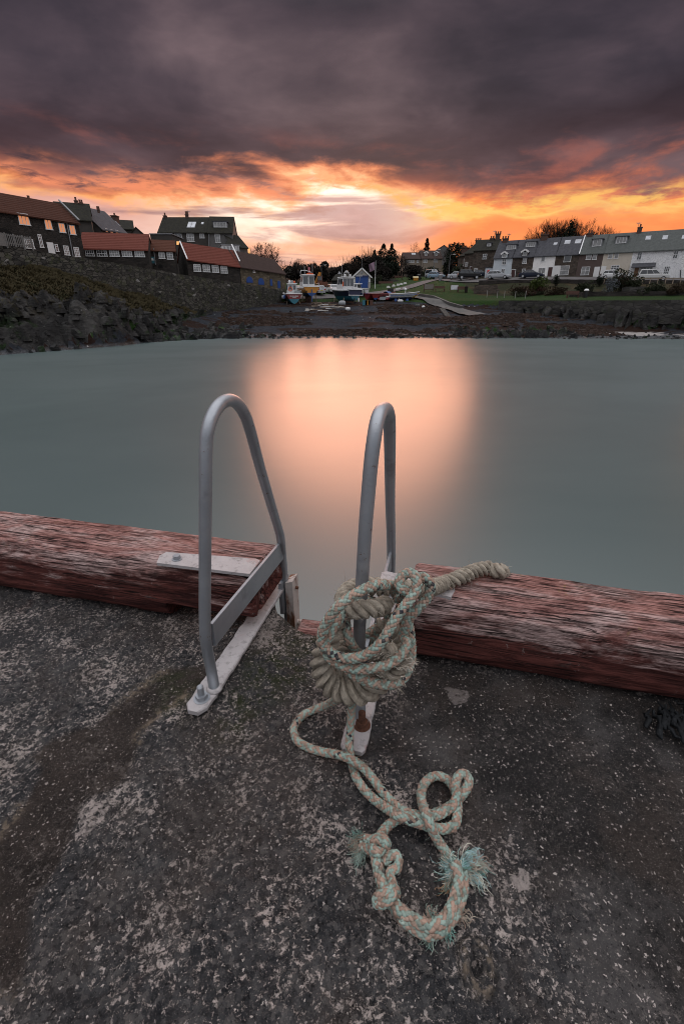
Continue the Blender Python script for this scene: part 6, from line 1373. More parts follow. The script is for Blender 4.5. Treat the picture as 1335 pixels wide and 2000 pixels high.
def cast_weed():
    g = np.random.default_rng(31); X = g.uniform(-17, 34, 9000); D = g.uniform(.6, 23, 9000); Y = shoreY(X)+D; k = fbm(X*.09, D*.42+3, 4)+(fbm(X*.9, Y*.9, 3)-.5)*.3; ok = (k > .535) & (sdpoly(X, Y, LANDPOLY) > .4); s_, d_ = wall_sd(X, Y); ok &= (d_ > 1.5) | (s_ > 1.1); X, Y = X[ok], Y[ok]; z = ground_z(X, Y)[0]; m = MB()
    for x, y, zz in zip(X, Y, z):
        n = 6; a = g.uniform(0, 6.28); s = g.uniform(.12, .42); q = g.uniform(.5, 1.3, n); h = g.uniform(.05, .20)
        m.hexa([(x+s*1.7*q[i]*math.cos(a+i*1.047), y+s*q[i]*math.sin(a+i*1.047), zz-.05) for i in range(n)], [(x+s*.9*q[i]*math.cos(a+i*1.047), y+s*.5*q[i]*math.sin(a+i*1.047), zz+h*q[i]) for i in range(n)])
    tag(m.build('cast_up_weed', simple('brown_kelp', (.020, .0105, .007), .8, 0, .15, .7, .8)), 'brown kelp cast up in bands across the shingle', 'seaweed', kind='stuff')
cast_weed()
# walls of the terrace gardens
GW = 'dry stone walls of the terrace gardens'
def gwall(name, label, pts, th=.45, mat=None, jag=.10): rough_wall(name, label, [tuple(at(*p)) for p in pts], th, lambda C: np.array([ground_z(C[:, 0], C[:, 1])[0]-.4]).ravel(), mat or DKST, 'wall', GW, jag, .4)
gwall('garden_wall', 'long low dark stone wall between the gardens and the grass strip at right', ((1112, 570, 79.5), (1200, 569.5, 77.5), (1345, 568, 74.5), (1440, 567, 73)))
gwall('garden_wall', 'stone wall holding up the terrace road above the gardens', ((935, 548, 98), (1060, 546, 93.5), (1200, 546.5, 87.5), (1345, 547.5, 83)), jag=.04)
gwall('garden_wall', 'upper ruined stone wall on the lawn below the silver estate car', ((926, 557, 94), (972, 556, 93)), .6, BRST); gwall('garden_wall', 'lower ruined stone wall on the lawn below the silver estate car', ((925, 565, 91), (974, 564, 90)), .6, BRST); gwall('garden_wall', 'tumbled stone wall below the largest heath bush', ((1215, 561, 79), (1260, 560, 78)), .6, SEAW)
gwall('garden_wall', 'short stone wall by the lamp post at the bend of the road', ((864, 541, 118), (898, 538, 112)), .45, DKST)
# ================================================================== boats
def paint(name, c, r=.45): return simple(name, c, r, 0, .5, .18, 2.5)
WHB = paint('boat_white', (.50, .50, .50)); TEALB = paint('antifoul_teal', (.018, .12, .165)); REDB = paint('boat_red', (.15, .014, .013)); NAVY = paint('boat_navy', (.011, .014, .045)); YELB = paint('boat_yellow', (.38, .155, .010)); BLUEB = paint('boat_blue', (.016, .055, .19)); CRIM = paint('crimson_tube', (.13, .010, .014)); GREYT = paint('grey_rubber', (.24, .25, .26), .6); RUBBER = simple('black_rubber', (.015, .015, .016), .7); CHROME = simple('brushed_rail', (.45, .45, .46), .3, .8, .5); GLB = mat_glass('boat_window', (.05, .055, .06)); ORB = simple('orange_float', (.50, .08, .02), .6); TIMB = simple('bleached_timber', (.23, .18, .135), .85, 0, .2, .35, 2); OCHRE = simple('ochre_boat_inside', (.33, .19, .035), .7); TRED = simple('russet_timber', (.075, .035, .025), .8)
class Boat:
    """local frame: stern at x = 0, bow towards +x"""
    def __init__(s, name, label, loc, rz, L_, beam, depth, top, bottom, wl=.42, group=None, open_=False, inside=None, flare=.3, transom=.92, sheer=.35, trim=None, cat='boat'):
        s.L, s.B, s.D = L_, beam, depth; s.root = thing(name, label, cat, loc, rz, group); n = 15; T = np.linspace(0, 1, n)
        s.hb = lambda t: beam/2*(transom+(1-transom)*min(1, t*3))*(1 if t < .45 else math.sqrt(max(0, 1-((t-.45)/.55)**2.2)))+.02
        s.sh = lambda t: depth*(1+sheer*max(0, t-.15)**1.7); s.kl = lambda t: 0.0 if t < .7 else depth*.75*((t-.7)/.3)**2.2
        def ring(t, f0, f1, k=5):
            b, z1, z0 = s.hb(t), s.sh(t), s.kl(t); x = t*L_+.16*L_*0; P = []
            for f in np.linspace(f0, f1, k): w = b*(f**.55 if f < 1 else 1)*(1-.06*(1-f)); P.append((x+(t > .5)*(f-.5)*.10*L_*(t-.5)*2, w, z0+(z1-z0)*f))
            return P
        for nm, f0, f1, mt in (('hull', wl, 1.0, top), ('bottom', 0.0, wl, bottom)):
            m = MB(); k = 5
            for sg in (1, -1):
                G = np.array([[(x, y*sg, z) for x, y, z in ring(t, f0, f1, k)] for t in T]); 
                if sg < 0: G = G[:, ::-1]
                m.grid(G)
            e = ring(0, f0, f1, k); m.add([(x, y, z) for x, y, z in e]+[(x, -y, z) for x, y, z in e[::-1]], [tuple(range(2*k))]); m.build(nm, mt, s.root, local=True, smooth=False)
        m = MB(); zd = .30 if open_ else .86; rows = []
        for t in T: b = s.hb(t)*(.46 if open_ else .97); rows.append([(t*L_+(t > .5)*.06*L_*(t-.5), -b, s.kl(t)+(s.sh(t)-s.kl(t))*zd), (t*L_+(t > .5)*.06*L_*(t-.5), b, s.kl(t)+(s.sh(t)-s.kl(t))*zd)])
        m.grid(np.array(rows)); m.build('deck', inside or WHB, s.root, local=True)
        if open_:
            m = MB()
            for sg in (1, -1):
                G = np.array([[ (t*L_+(t > .5)*.06*L_*(t-.5), sg*s.hb(t)*.47, s.kl(t)+(s.sh(t)-s.kl(t))*.3), (t*L_+(t > .5)*.08*L_*(t-.5), sg*(s.hb(t)-.05), s.sh(t))] for t in T]); m.grid(G)
            e = s.hb(0); m.add([(.05, -e*.47, s.D*.3), (.05, e*.47, s.D*.3), (.05, e*.95, s.D), (.05, -e*.95, s.D)], [(0, 1, 2, 3)]); m.build('inner_lining', inside or WHB, s.root, local=True)
        if trim is not None:
            for sg in (1, -1): m = MB(); m.tube([(t*L_+(t > .5)*.10*L_*(t-.5), sg*s.hb(t), s.sh(t)) for t in T], .07, 6); m.build('gunwale', trim, s.root, local=True)
            m = MB(); m.tube([(0, -s.hb(0), s.D), (0, s.hb(0), s.D)], .07, 6); m.build('transom_cap', trim, s.root, local=True)
    def part(s, name, m, mat, par=None): return m.build(name, mat, par or s.root, local=True)
    def box(s, name, x, y, z, sx, sy, sz, mat, par=None): m = MB(); m.box(x, y, z, sx, sy, sz); return s.part(name, m, mat, par)
    def tube(s, name, pts, r, mat, par=None, n=6): m = MB(); m.tube(pts, r, n); return s.part(name, m, mat, par)
    def house(s, x0, x1, w, z0, z1, rake=.3, aft=(2,), mat=None):
        m = MB(); m.hexa([(x0, -w/2, z0), (x1, -w/2, z0), (x1, w/2, z0), (x0, w/2, z0)], [(x0+.05, -w/2*.9, z1), (x1-rake, -w/2*.86, z1), (x1-rake, w/2*.86, z1), (x0+.05, w/2*.9, z1)]); h = s.part('wheelhouse', m, mat or WHB)
        m = MB(); m.hexa([(x0-.25, -w*.50, z1), (x1-rake+.15, -w*.48, z1), (x1-rake+.15, w*.48, z1), (x0-.25, w*.50, z1)], [(x0-.2, -w*.46, z1+.09), (x1-rake, -w*.44, z1+.10), (x1-rake, w*.44, z1+.10), (x0-.2, w*.46, z1+.09)]); s.part('cabin_roof', m, mat or WHB, h)
        hgt = z1-z0
        for a, b, c, d in aft:                                         # windows on the after face: y0 y1 z0 z1 as fractions
            m = MB(); f = lambda u, v: (x0+.05*v-.02, (u-.5)*w*.92, z0+hgt*v); g_ = lambda u, v: (x0+.05*v-.035, (u-.5)*w*.92, z0+hgt*v); m.hexa([f(a, c), f(a, d), f(b, d), f(b, c)], [g_(a, c), g_(a, d), g_(b, d), g_(b, c)]); s.part('window', m, GLB, h)
        for sg in (1, -1):
            for a, b in ((.10, .45), (.52, .85)):
                xx = lambda u, v: x0+(x1-x0)*u-(rake*u)*v; yy = lambda v: sg*(w/2*(1-.1*v)+.015); m = MB(); q = [(xx(a, .5), yy(.5), z0+hgt*.5), (xx(b, .5), yy(.5), z0+hgt*.5), (xx(b, .88), yy(.88), z0+hgt*.88), (xx(a, .88), yy(.88), z0+hgt*.88)]; m.hexa(q, [(p[0], p[1]+sg*.015, p[2]) for p in q]); s.part('window', m, GLB, h)
        return h
    def props(s, hz, xs=(.25, .7)):
        for t in xs:
            for sg in (1, -1): s.tube('cradle_leg', [(t*s.L, sg*s.B*.42, -hz), (t*s.L, sg*s.B*.36, s.D*.3)], .09, TIMB)
        s.box('keel_block', .35*s.L, 0, -hz/2, s.L*.5, .22, hz, TRED)
def base(px, py, Y): p = at(px, py, Y); return (p.x, p.y, p.z)
def sit(px, py, Y, up=0.0): p = at(px, py, Y); return (p.x, p.y, gz(p.x, p.y)+up)
FG = 'fishing boats drawn up on the shingle'
b = Boat('fishing_boat', 'small fishing boat with red transom, teal bottom and white wheelhouse, leftmost on the shingle', sit(575, 595, 82.0, .25), R(103), 6.2, 2.75, 1.5, REDB, TEALB, .50, FG, trim=WHB)
h = b.house(2.0, 3.6, 1.6, 1.3, 3.05, .3, ((.1, .40, .50, .85), (.55, .85, .50, .85))); b.box('fish_box', .7, -.6, 1.75, .8, .9, .5, GREYT); b.box('locker', .75, .55, 1.65, .5, .6, .4, WHB)
m = MB(); a = np.linspace(0, 6.283, 17); m.tube([(1.93, .33+.26*math.cos(t), 2.25+.30*math.sin(t)) for t in a], .07, 6); b.part('life_ring', m, ORB)
m = MB(); m.lathe(2.6, .35, [(.02, 3.15), (.20, 3.2), (.24, 3.38), (.15, 3.55), (.02, 3.6)], 10); b.part('radar', m, WHB, h); m = MB(); m.lathe(2.5, -.45, [(.02, 3.12), (.16, 3.2), (.18, 3.35), (.02, 3.5)], 10); b.part('float', m, ORB, h); m = MB(); m.lathe(2.6, -.05, [(.02, 3.15), (.22, 3.15), (.22, 3.5), (.02, 3.55)], 10); b.part('raft_canister', m, GREYT, h)
for k in range(4): m = MB(); m.lathe(.8+k*.75, 1.50, [(.02, .75), (.17, .85), (.19, 1.1), (.14, 1.3), (.02, 1.38)], 8); b.part('fender', m, WHB if k % 2 else BLUEB)
m = MB(); 
for i in range(9): m.box(-.016, .62-i*.155, 1.16, .02, .105, .13+.04*(i % 3 == 0))
for i in range(4): m.box(-.016, .26-i*.155, .94, .02, .10, .10)
b.part('transom_lettering', m, WHB); b.tube('rail', [(0.1, -1.2, 1.5), (.1, -1.2, 2.0), (2.0, -1.25, 2.1), (3.6, -1.1, 2.25)], .035, CHROME); b.props(.25)
b = Boat('fishing_boat', 'yellow transom fishing boat with white railed cabin between the red one and the parked cars', sit(609, 592, 84.5, 1.0), R(108), 7.2, 3.0, 1.45, YELB, BLUEB, .36, FG, trim=WHB)
m = MB(); 
for sg in (1, -1): b.tube('strake', [(t*7.2+(t > .5)*.72*(t-.5), sg*(b.hb(t)+.03), b.sh(t)*.97-.12) for t in np.linspace(0, 1, 12)], .10, WHB)
h = b.house(1.9, 4.2, 2.2, 1.35, 3.25, .5, ((.03, .46, .30, .90), (.56, .97, .30, .90))); b.box('door_post', 1.86, 0, 2.3, .06, .12, 1.8, WHB, h)
b.tube('mast', [(2.6, -.3, 3.3), (2.6, -.3, 4.5)], .16, simple('pink_pole', (.45, .14, .16), .6), h); b.tube('whip_aerial', [(2.7, -.9, 3.3), (2.7, -.95, 5.0)], .04, CHROME, h); b.tube('whip_aerial', [(2.5, .5, 3.3), (2.5, .5, 4.6)], .05, CHROME, h)
b.tube('arch', [(2.0, 1.2, 1.6), (2.0, 1.35, 3.6), (2.2, 1.2, 3.95), (2.3, .3, 3.95), (2.35, -.6, 3.7), (2.3, -1.1, 2.9)], .05, CHROME); b.tube('rail', [(0.1, -1.3, 1.45), (.1, -1.3, 2.0), (1.9, -1.35, 2.0)], .035, CHROME); b.box('float_rack', 2.5, -.4, 3.46, .5, 1.1, .22, ORB, h)
b.box('rudder', -.1, 0, .1, .12, .12, 1.9, BLUEB); b.tube('exhaust', [(-.01, .9, .75), (-.10, .9, .75)], .12, RUBBER); b.tube('exhaust', [(-.01, -1.0, .72), (-.10, -1.0, .72)], .12, RUBBER); b.props(1.0)
b = Boat('fishing_boat', 'largest fishing boat with navy hull and white cabin in the middle of the shingle', sit(693, 590, 83.5, .45), R(118), 7.6, 2.95, 1.75, NAVY, TEALB, .42, FG, trim=WHB)
h = b.house(2.3, 4.6, 2.3, 1.6, 3.6, .4, ((.04, .36, .35, .90), (.40, .62, .35, .90), (.66, .96, .35, .90)))
for sg in (1, -1): b.tube('strake', [(t*7.6+(t > .5)*.76*(t-.5), sg*(b.hb(t)+.02), b.sh(t)-.14) for t in np.linspace(0, 1, 12)], .13, WHB)
b.tube('light_arch', [(3.0, .5, 3.7), (3.0, .45, 4.3), (3.0, -.45, 4.3), (3.0, -.5, 3.7)], .06, CHROME, h); m = MB(); m.lathe(3.0, 0, [(.02, 4.35), (.28, 4.38), (.30, 4.55), (.02, 4.65)], 12); b.part('radar', m, WHB, h); b.tube('whip_aerial', [(3.4, .7, 3.7), (3.4, .7, 5.6)], .035, CHROME, h)
for y in (-.5, .5): m = MB(); m.lathe(2.6, y, [(.02, 3.72), (.16, 3.76), (.18, 3.98), (.02, 4.08)], 10); b.part('deck_light', m, WHB, h)
b.tube('stern_frame', [(-.12, -1.35, 1.72), (-.15, -1.35, .85), (-.15, 1.3, .85), (-.12, 1.3, 1.72), (-.12, -1.35, 1.72)], .065, WHB); b.box('life_jacket', 2.2, 1.1, 2.6, .15, .15, .7, ORB); b.box('locker', .9, -.4, 1.85, .7, .8, .55, WHB); b.tube('outdrive', [(-.2, -.5, .45), (-.3, -.5, -.1)], .17, CHROME); b.tube('propeller_leg', [(-.15, .2, .4), (-.25, .2, -.1)], .12, RUBBER); b.props(.45)
b = Boat('motor_boat', 'small white and blue motor boat with cuddy cabin behind the largest boat', sit(716, 570, 93, .3), R(150), 5.4, 2.1, 1.1, WHB, BLUEB, .4, None, trim=WHB); h = b.house(1.6, 3.4, 1.6, 1.0, 1.95, .7, ((.06, .94, .35, .85),)); b.tube('mast', [(1.7, 0, 1.9), (1.2, 0, 4.2)], .04, CHROME); b.props(.3)
OB = 'small open boats by the lawn'
b = Boat('rowing_boat', 'long crimson open boat with black engine nearest the boathouse side of the small boats', sit(716, 581, 88, .25), R(38), 6.4, 1.7, .95, CRIM, REDB, .3, OB, True, RUBBER, trim=CRIM)
b.box('outboard_engine', 5.6, 0, 1.5, .7, .8, .8, RUBBER); b.box('thwart', 2.2, 0, .75, .3, 1.3, .06, TIMB); b.box('thwart', 3.8, 0, .8, .3, 1.3, .06, TIMB); b.props(.25)
b = Boat('rowing_boat', 'red and blue open boat with a blue tarpaulin over its bow', sit(733, 579, 87, .3), R(50), 4.8, 1.9, .95, REDB, BLUEB, .35, OB, True, OCHRE, trim=REDB)
m = MB(); G = np.array([[(2.6+1.9*u, (v-.5)*1.8*(1-.5*u), 1.0+.35*math.sin(v*math.pi)+.1*math.sin(u*9+v*7)) for v in np.linspace(0, 1, 9)] for u in np.linspace(0, 1, 9)]); m.grid(G); m.grid(G[:, ::-1]-np.array((0, 0, .03))); b.part('tarpaulin', m, BLUEB); b.box('thwart', 1.6, 0, .75, .3, 1.5, .06, TIMB); b.props(.3)
# inflatable
rt = thing('inflatable_boat', 'grey and crimson inflatable dinghy leaning between the blue tarpaulin boat and white rowing boat', 'boat', sit(746, 588, 86, .45), R(58), OB)
for sg in (1, -1):
    m = MB(); m.tube([(0, sg*.75, .0), (1.2, sg*.78, .05), (2.4, sg*.72, .12), (3.1, sg*.45, .28), (3.5, 0, .42)], [.16, .27, .27, .26, .25], 10); m.build('side_tube', CRIM, rt, local=True, smooth=True)
m = MB(); m.box(1.5, 0, -.1, 3.0, 1.2, .08); m.build('floor', GREYT, rt, local=True); m = MB(); m.box(.25, 0, .1, .08, 1.2, .5); m.build('transom', GREYT, rt, local=True); m = MB(); G = np.array([[(.5+2.6*u, (v-.5)*1.3, .28+.2*math.sin(v*math.pi)+.05*math.sin(u*11+v*5)) for v in np.linspace(0, 1, 7)] for u in np.linspace(0, 1, 9)]); m.grid(G); m.grid(G[:, ::-1]-np.array((0, 0, .03))); m.build('cover', GREYT, rt, local=True)
b = Boat('rowing_boat', 'white rowing boat with dark blue bottom and ochre inside at the slipway top', sit(760, 587, 86, .25), R(6), 4.9, 1.9, .95, WHB, NAVY, .42, OB, True, OCHRE, sheer=.45, transom=.80, trim=WHB)
b.box('thwart', 1.3, 0, .72, .28, 1.5, .06, WHB); b.box('thwart', 2.7, 0, .78, .28, 1.5, .06, WHB); b.tube('strake', [(t*4.9+(t > .5)*.49*(t-.5), -(b.hb(t)+.02), b.sh(t)*.72) for t in np.linspace(0, .95, 12)], .04, BLUEB)
for x in (.9, 2.9): m = MB(); m.tube([(x, -.75, -.02), (x, -.95, -.02)], .24, 10); b.part('trailer_wheel', m, BLUEB)
b.props(.25, (.3,))
# ================================================================== cars
def carpaint(n, c): 
    t = NT(n); return t.done(c, .35, .0, .18)
TYRE = RUBBER; RIM = simple('alloy_rim', (.35, .35, .36), .35, .7); CGL = mat_glass('car_glass', (.020, .022, .026), .05); LRED = simple('red_lamp_lens', (.30, .012, .01), .25); LWH = simple('clear_lamp_lens', (.55, .55, .55), .2); PLT = simple('number_plate', (.45, .36, .06), .5)
def car(name, label, kind, col, loc, rz, group=None):
    rt = thing(name, label, 'car' if kind != 'van' else 'van', loc, rz, group); L_, W, H, belt, hood, sill = {'suv': (4.7, 1.9, 1.82, 1.08, 1.05, .38), 'hatch': (4.1, 1.72, 1.47, .92, .88, .24), 'estate': (4.6, 1.76, 1.46, .92, .88, .24), 'saloon': (4.5, 1.76, 1.40, .90, .86, .22), 'van': (4.7, 1.85, 1.95, 1.05, 1.0, .3)}[kind]; h = L_/2; W2 = W/2
    xs, zt = {'suv': ([-h, -h+.08, -h+.3, .9, 1.1, h-.25, h-.04, h], [.62, .95, belt, belt, belt, hood, .85, .6]), 'saloon': ([-h, -h+.06, -h+.25, -1.25, .9, h-.45, h-.06, h], [.5, .82, .95, belt+.02, belt, hood-.12, .62, .45])}.get(kind, ([-h, -h+.05, -h+.2, -.9, 1.0, h-.4, h-.05, h], [.5, .85, belt, belt, belt, hood-.1, .65, .45]))
    m = MB(); rows = []
    for x, z in zip(xs, zt): e = abs(x)/h; w = W2*(1-.10*e**6); rows.append([(x, -w*.92, sill), (x, -w, sill+.2), (x, -w, z-.12), (x, -w*.93, z), (x, w*.93, z), (x, w, z-.12), (x, w, sill+.2), (x, w*.92, sill)])
    for a, b in zip(rows[:-1], rows[1:]): m.add(a+b, [(i, (i+1) % 8, 8+(i+1) % 8, 8+i) for i in range(8)])
    m.add(rows[0], [tuple(range(7, -1, -1))]); m.add(rows[-1], [tuple(range(8))]); m.build('body', col, rt, local=True, smooth=False)
    # cabin: b0..b1 along the belt, r0..r1 along the roof
    b0, r0, r1, b1 = {'suv': (-h+.10, -h+.42, .30, 1.22), 'hatch': (-h+.12, -h+.55, .15, 1.05), 'estate': (-h+.15, -h+.5, .2, 1.05), 'saloon': (-1.65, -.95, .15, 1.0), 'van': (-h+.05, -h+.15, .9, 1.6)}[kind]; wb, wr = W2*.92, W2*.76
    m = MB(); m.hexa([(b0, -wb, belt-.02), (b1, -wb, belt-.02), (b1, wb, belt-.02), (b0, wb, belt-.02)], [(r0, -wr, H-.06), (r1, -wr, H-.06), (r1, wr, H-.06), (r0, wr, H-.06)]); cb = m.build('cabin', col, rt, local=True)
    m = MB(); m.hexa([(r0-.03, -wr-.02, H-.06), (r1+.05, -wr-.02, H-.06), (r1+.05, wr+.02, H-.06), (r0-.03, wr+.02, H-.06)], [(r0+.08, -wr+.1, H), (r1-.12, -wr+.1, H), (r1-.12, wr-.1, H), (r0+.08, wr-.1, H)]); m.build('roof', col, rt, local=True)
    def quad(P, off): m = MB(); o = np.array(off); m.hexa([tuple(np.array(p)+o*.4) for p in P], [tuple(np.array(p)+o) for p in P]); return m
    lerp = lambda a, b, t: a+(b-a)*t
    for sg in (1, -1):
        for u0, u1 in ((.07, .36), (.39, .66), (.69, .93)):
            P = [(lerp(lerp(b0, b1, u), lerp(r0, r1, u), v), sg*lerp(wb, wr, v), lerp(belt, H-.06, v)) for u, v in ((u0, .08), (u1, .08), (u1, .88), (u0, .88))]; quad(P, (0, sg*.02, .004)).build('window', CGL, cb, local=True)
    for (xb, xr, ox, nm) in ((b0, r0, -.02, 'rear_window'), (b1, r1, .02, 'windscreen')):
        P = [(lerp(xb, xr, v), y*lerp(wb, wr, v), lerp(belt, H-.06, v)) for y, v in ((-.86, .1), (.86, .1), (.86, .9), (-.86, .9))]; quad(P, (ox, 0, .004)).build(nm, CGL, cb, local=True)
    R_ = .36 if kind in ('suv', 'van') else .31
    for x in (-h+.85, h-.85):
        for sg in (1, -1):
            m = MB(); m.tube([(x, sg*(W2-.20), R_), (x, sg*(W2+.02), R_)], R_, 16); w = m.build('wheel', TYRE, rt, local=True); m = MB(); m.tube([(x, sg*(W2+.02), R_), (x, sg*(W2+.035), R_)], R_*.62, 12); m.build('rim', RIM, w, local=True)
    for sg in (1, -1):
        m = MB(); m.box(-h-.005, sg*W2*.74, .78 if kind != 'suv' else .95, .05, .26, .24); m.build('tail_light', LRED, rt, local=True); m = MB(); m.box(h-.06, sg*W2*.70, .66 if kind != 'suv' else .82, .12, .34, .16); m.build('headlight', LWH, rt, local=True); m = MB(); m.box(b1-.15, sg*(W2+.08), belt+.06, .10, .18, .12); m.build('mirror', col, rt, local=True)
    m = MB(); m.box(-h-.015, 0, .62, .03, .5, .11); m.build('number_plate', PLT, rt, local=True); return rt
CWH = carpaint('white_car_paint', (.55, .55, .55)); CSI = carpaint('silver_car_paint', (.34, .35, .37)); CBK = carpaint('black_car_paint', (.010, .010, .011)); CNV = carpaint('navy_car_paint', (.014, .018, .032)); CLB = carpaint('light_blue_car_paint', (.20, .27, .34)); CRV = carpaint('pale_suv_paint', (.46, .46, .45))
TD = math.atan2(TB.y-TA.y, TB.x-TA.x)
def road(px, py, Y): return sit(px, py, Y, .16)
car('parked_car', 'white hatchback seen from behind between the yellow and navy boats', 'hatch', CWH, sit(647, 571, 97, .06), R(108)); car('parked_car', 'silver hatchback half hidden behind the yellow boat', 'hatch', CSI, sit(621, 574, 95, .06), R(112))
car('parked_van', 'silver people carrier at the bend of the road by the lamp posts', 'van', CSI, road(843, 540, 131), R(-70)); car('parked_car', 'light blue car in front of the silver people carrier', 'hatch', CLB, road(851, 541, 124), R(-40))
CGp = 'cars parked along the terrace'
car('parked_car', 'black off roader on the road left of the terrace', 'suv', CBK, road(914, 549, 106), R(-8), CGp); car('parked_car', 'silver saloon half hidden behind the black off roader', 'saloon', CSI, road(893, 547, 110), R(-12), CGp); car('parked_car', 'dark saloon between the black off roader and the blue cottage', 'saloon', CNV, road(937, 544, 112), R(-15), CGp)
car('parked_car', 'silver estate car in front of the pale blue cottage', 'estate', CSI, road(972, 544, 101), TD, CGp); car('parked_car', 'dark blue saloon in front of the white cottage', 'saloon', CNV, road(1036, 545, 98), TD, CGp); car('parked_car', 'white hatchback behind the largest heath bush', 'hatch', CWH, road(1196, 544, 91), TD, CGp); car('parked_car', 'pale large off roader in front of the white house', 'suv', CRV, road(1272, 545, 86.5), TD+.1, CGp)
# digger
def digger():
    x, y, z = sit(627, 570, 101); YL = simple('digger_yellow', (.42, .17, .02), .6); DR = simple('digger_rust', (.10, .035, .02), .8); rt = thing('excavator', 'yellow excavator with bent arm behind the silver hatchback', 'digger', (x, y, z))
    for s in (-.8, .8): m = MB(); m.hexa(*[[(x+a, y+s+o, z+b) for a, b in ((-1.3, .15), (-1.0, 0), (1.0, 0), (1.3, .15), (1.3, .5), (1.0, .65), (-1.0, .65), (-1.3, .5))] for o in (-.22, .22)]); m.build('track', RUBBER, rt)
    m = MB(); m.box(x+.3, y, z+1.1, 2.0, 1.8, .8); m.build('body', DR, rt); m = MB(); m.box(x-.2, y-.4, z+2.0, 1.0, .9, 1.1); c = m.build('cab', DR, rt); m = MB(); m.box(x-.2, y-.87, z+2.1, .8, .03, .7); m.build('window', CGL, c)
    m = MB(); m.beam((x-.5, y+.3, z+1.4), (x-.2, y+.2, z+3.2), .35, .4); m.build('boom', YL, rt); m = MB(); m.beam((x-.2, y+.2, z+3.2), (x-1.2, y-.1, z+1.2), .3, .35); m.build('dipper', YL, rt); m = MB(); m.box(x-1.3, y-.1, z+.95, .6, .7, .5); m.build('bucket', DR, rt)
digger()
# ================================================================== small things on shore
GALVP = simple('lamp_post_steel', (.13, .13, .13), .6, .3); BLK = simple('black_plastic', (.012, .012, .013), .5)
def lamp_post(px, ytop, ybase, Y, label, arm=1):
    p = at(px, ybase, Y); z0 = gz(p.x, Y); t = at(px, ytop, Y); rt = thing('lamp_post', label, 'lamp post', (p.x, Y, z0), 0, 'street lamp posts'); m = MB(); m.tube([(p.x, Y, z0), (p.x, Y, z0+1.2), (p.x, Y, t.z-.15)], [.09, .075, .05], 7); m.build('post', GALVP, rt); m = MB(); m.tube([(p.x, Y, t.z-.15), (p.x+arm*.25, Y-.1, t.z), (p.x+arm*.8, Y-.3, t.z+.02)], .035, 6); m.build('arm', GALVP, rt); m = MB(); m.box(p.x+arm*.9, Y-.33, t.z+.02, .55, .22, .12); m.build('lamp_head', LWH, rt)
lamp_post(846, 488, 537, 128, 'tall lamp post beside the parked people carrier'); lamp_post(875, 497, 540, 122, 'lamp post at the road bend right of the tall one'); lamp_post(628, 518, 560, 118, 'lamp post standing above the hedge behind the white hatchback', 1)
def pole(name, label, cat, px, ytop, ybase, Y, r=.06, mat=None):
    p = at(px, ybase, Y); z0 = gz(p.x, Y); m = MB(); t = at(px, ytop, Y); rt = thing(name, label, cat, (p.x, Y, z0)); m.tube([(p.x, Y, z0-.2), (p.x, Y, (z0+t.z)/2), (p.x, Y, t.z)], [r, r*.8, r*.55], 6); m.build('pole', mat or GALVP, rt); return rt, p, t
rt, p, t = pole('flagpole', 'white flagpole with limp flag right of the boathouse', 'flagpole', 732, 509, 556, 108, .07, WHITEW)
m = MB(); G = np.array([[(t.x-.05-1.25*u*(1-.25*v), 108+.16*math.sin(u*7+v*3), t.z-.15-1.55*v-.55*u*(1-v*.3)) for u in np.linspace(0, 1, 14)] for v in np.linspace(0, 1, 12)]); m.grid(G); m.build('flag', simple('faded_flag', (.20, .13, .17), .9), rt, smooth=True)
pole('radio_mast', 'tall thin radio mast rising behind the boathouse roof', 'mast', 706, 480, 556, 122, .06); pole('telegraph_pole', 'thin telegraph pole between the black hut and boathouse', 'pole', 682, 520, 552, 120, .09, BARK); pole('telegraph_pole', 'wooden telegraph pole among the thorn bushes below the low bungalow', 'pole', 815, 520, 548, 126, .08, BARK)
def board(name, label, cat, x0, y0, x1, y1, Y, mat, face, legs=2):
    xm = (x0+x1)/2; a, b = at(x0, y1, Y), at(x1, y1, Y); t = at(xm, y0, Y); z0 = gz((a.x+b.x)/2, Y); w = b.x-a.x; rt = thing(name, label, cat, ((a.x+b.x)/2, Y, z0)); h = t.z-z0; m = MB(); m.box((a.x+b.x)/2, Y, z0+h*.62, w, .10, h*.72); m.build('panel', mat, rt); m = MB(); m.box((a.x+b.x)/2, Y-.07, z0+h*.62, w*.86, .03, h*.60); m.build('face', face, rt)
    for q in (-.42, .42): m = MB(); m.box((a.x+b.x)/2+q*w, Y+.1, z0+h*.45, .1, .09, h*.9+.3); m.build('leg', mat, rt)
board('notice_board', 'brown notice board standing on the lawn', 'notice board', 826, 554, 846, 571, 95, TRED, simple('faded_notice', (.14, .125, .11), .8)); board('notice_board', 'white faced notice board standing on the lawn', 'notice board', 878, 556, 894, 570, 93, TRED, simple('white_notice', (.48, .49, .50), .6))
def bench(px, py, Y, label, w=1.7, mat=None):
    x, y, z = sit(px, py, Y); rt = thing('park_bench', label, 'bench', (x, y, z)); M_ = mat or TRED
    for k in range(1): m = MB(); m.box(x, y, z+.45, w, .42, .06); m.build('seat', M_, rt); m = MB(); m.box(x, y+.24, z+.75, w, .05, .38); m.build('backrest', M_, rt)
    for s in (-1, 1): m = MB(); m.box(x+s*w*.42, y, z+.21, .08, .4, .46); m.build('leg', M_, rt)
bench(858, 571, 94, 'brown park bench on the lawn between the notice boards', 1.9); bench(1117, 580, 77.5, 'dark bench on the grass strip by the long garden wall', 2.0); bench(753, 557, 112, 'long russet bench above the small boats on the lawn', 3.2); bench(902, 571, 92.5, 'dark bench on the lawn just right of the white notice board', 1.8); bench(778, 543, 130, 'small bench against the thorn bushes at the top of the lawn', 2.2)
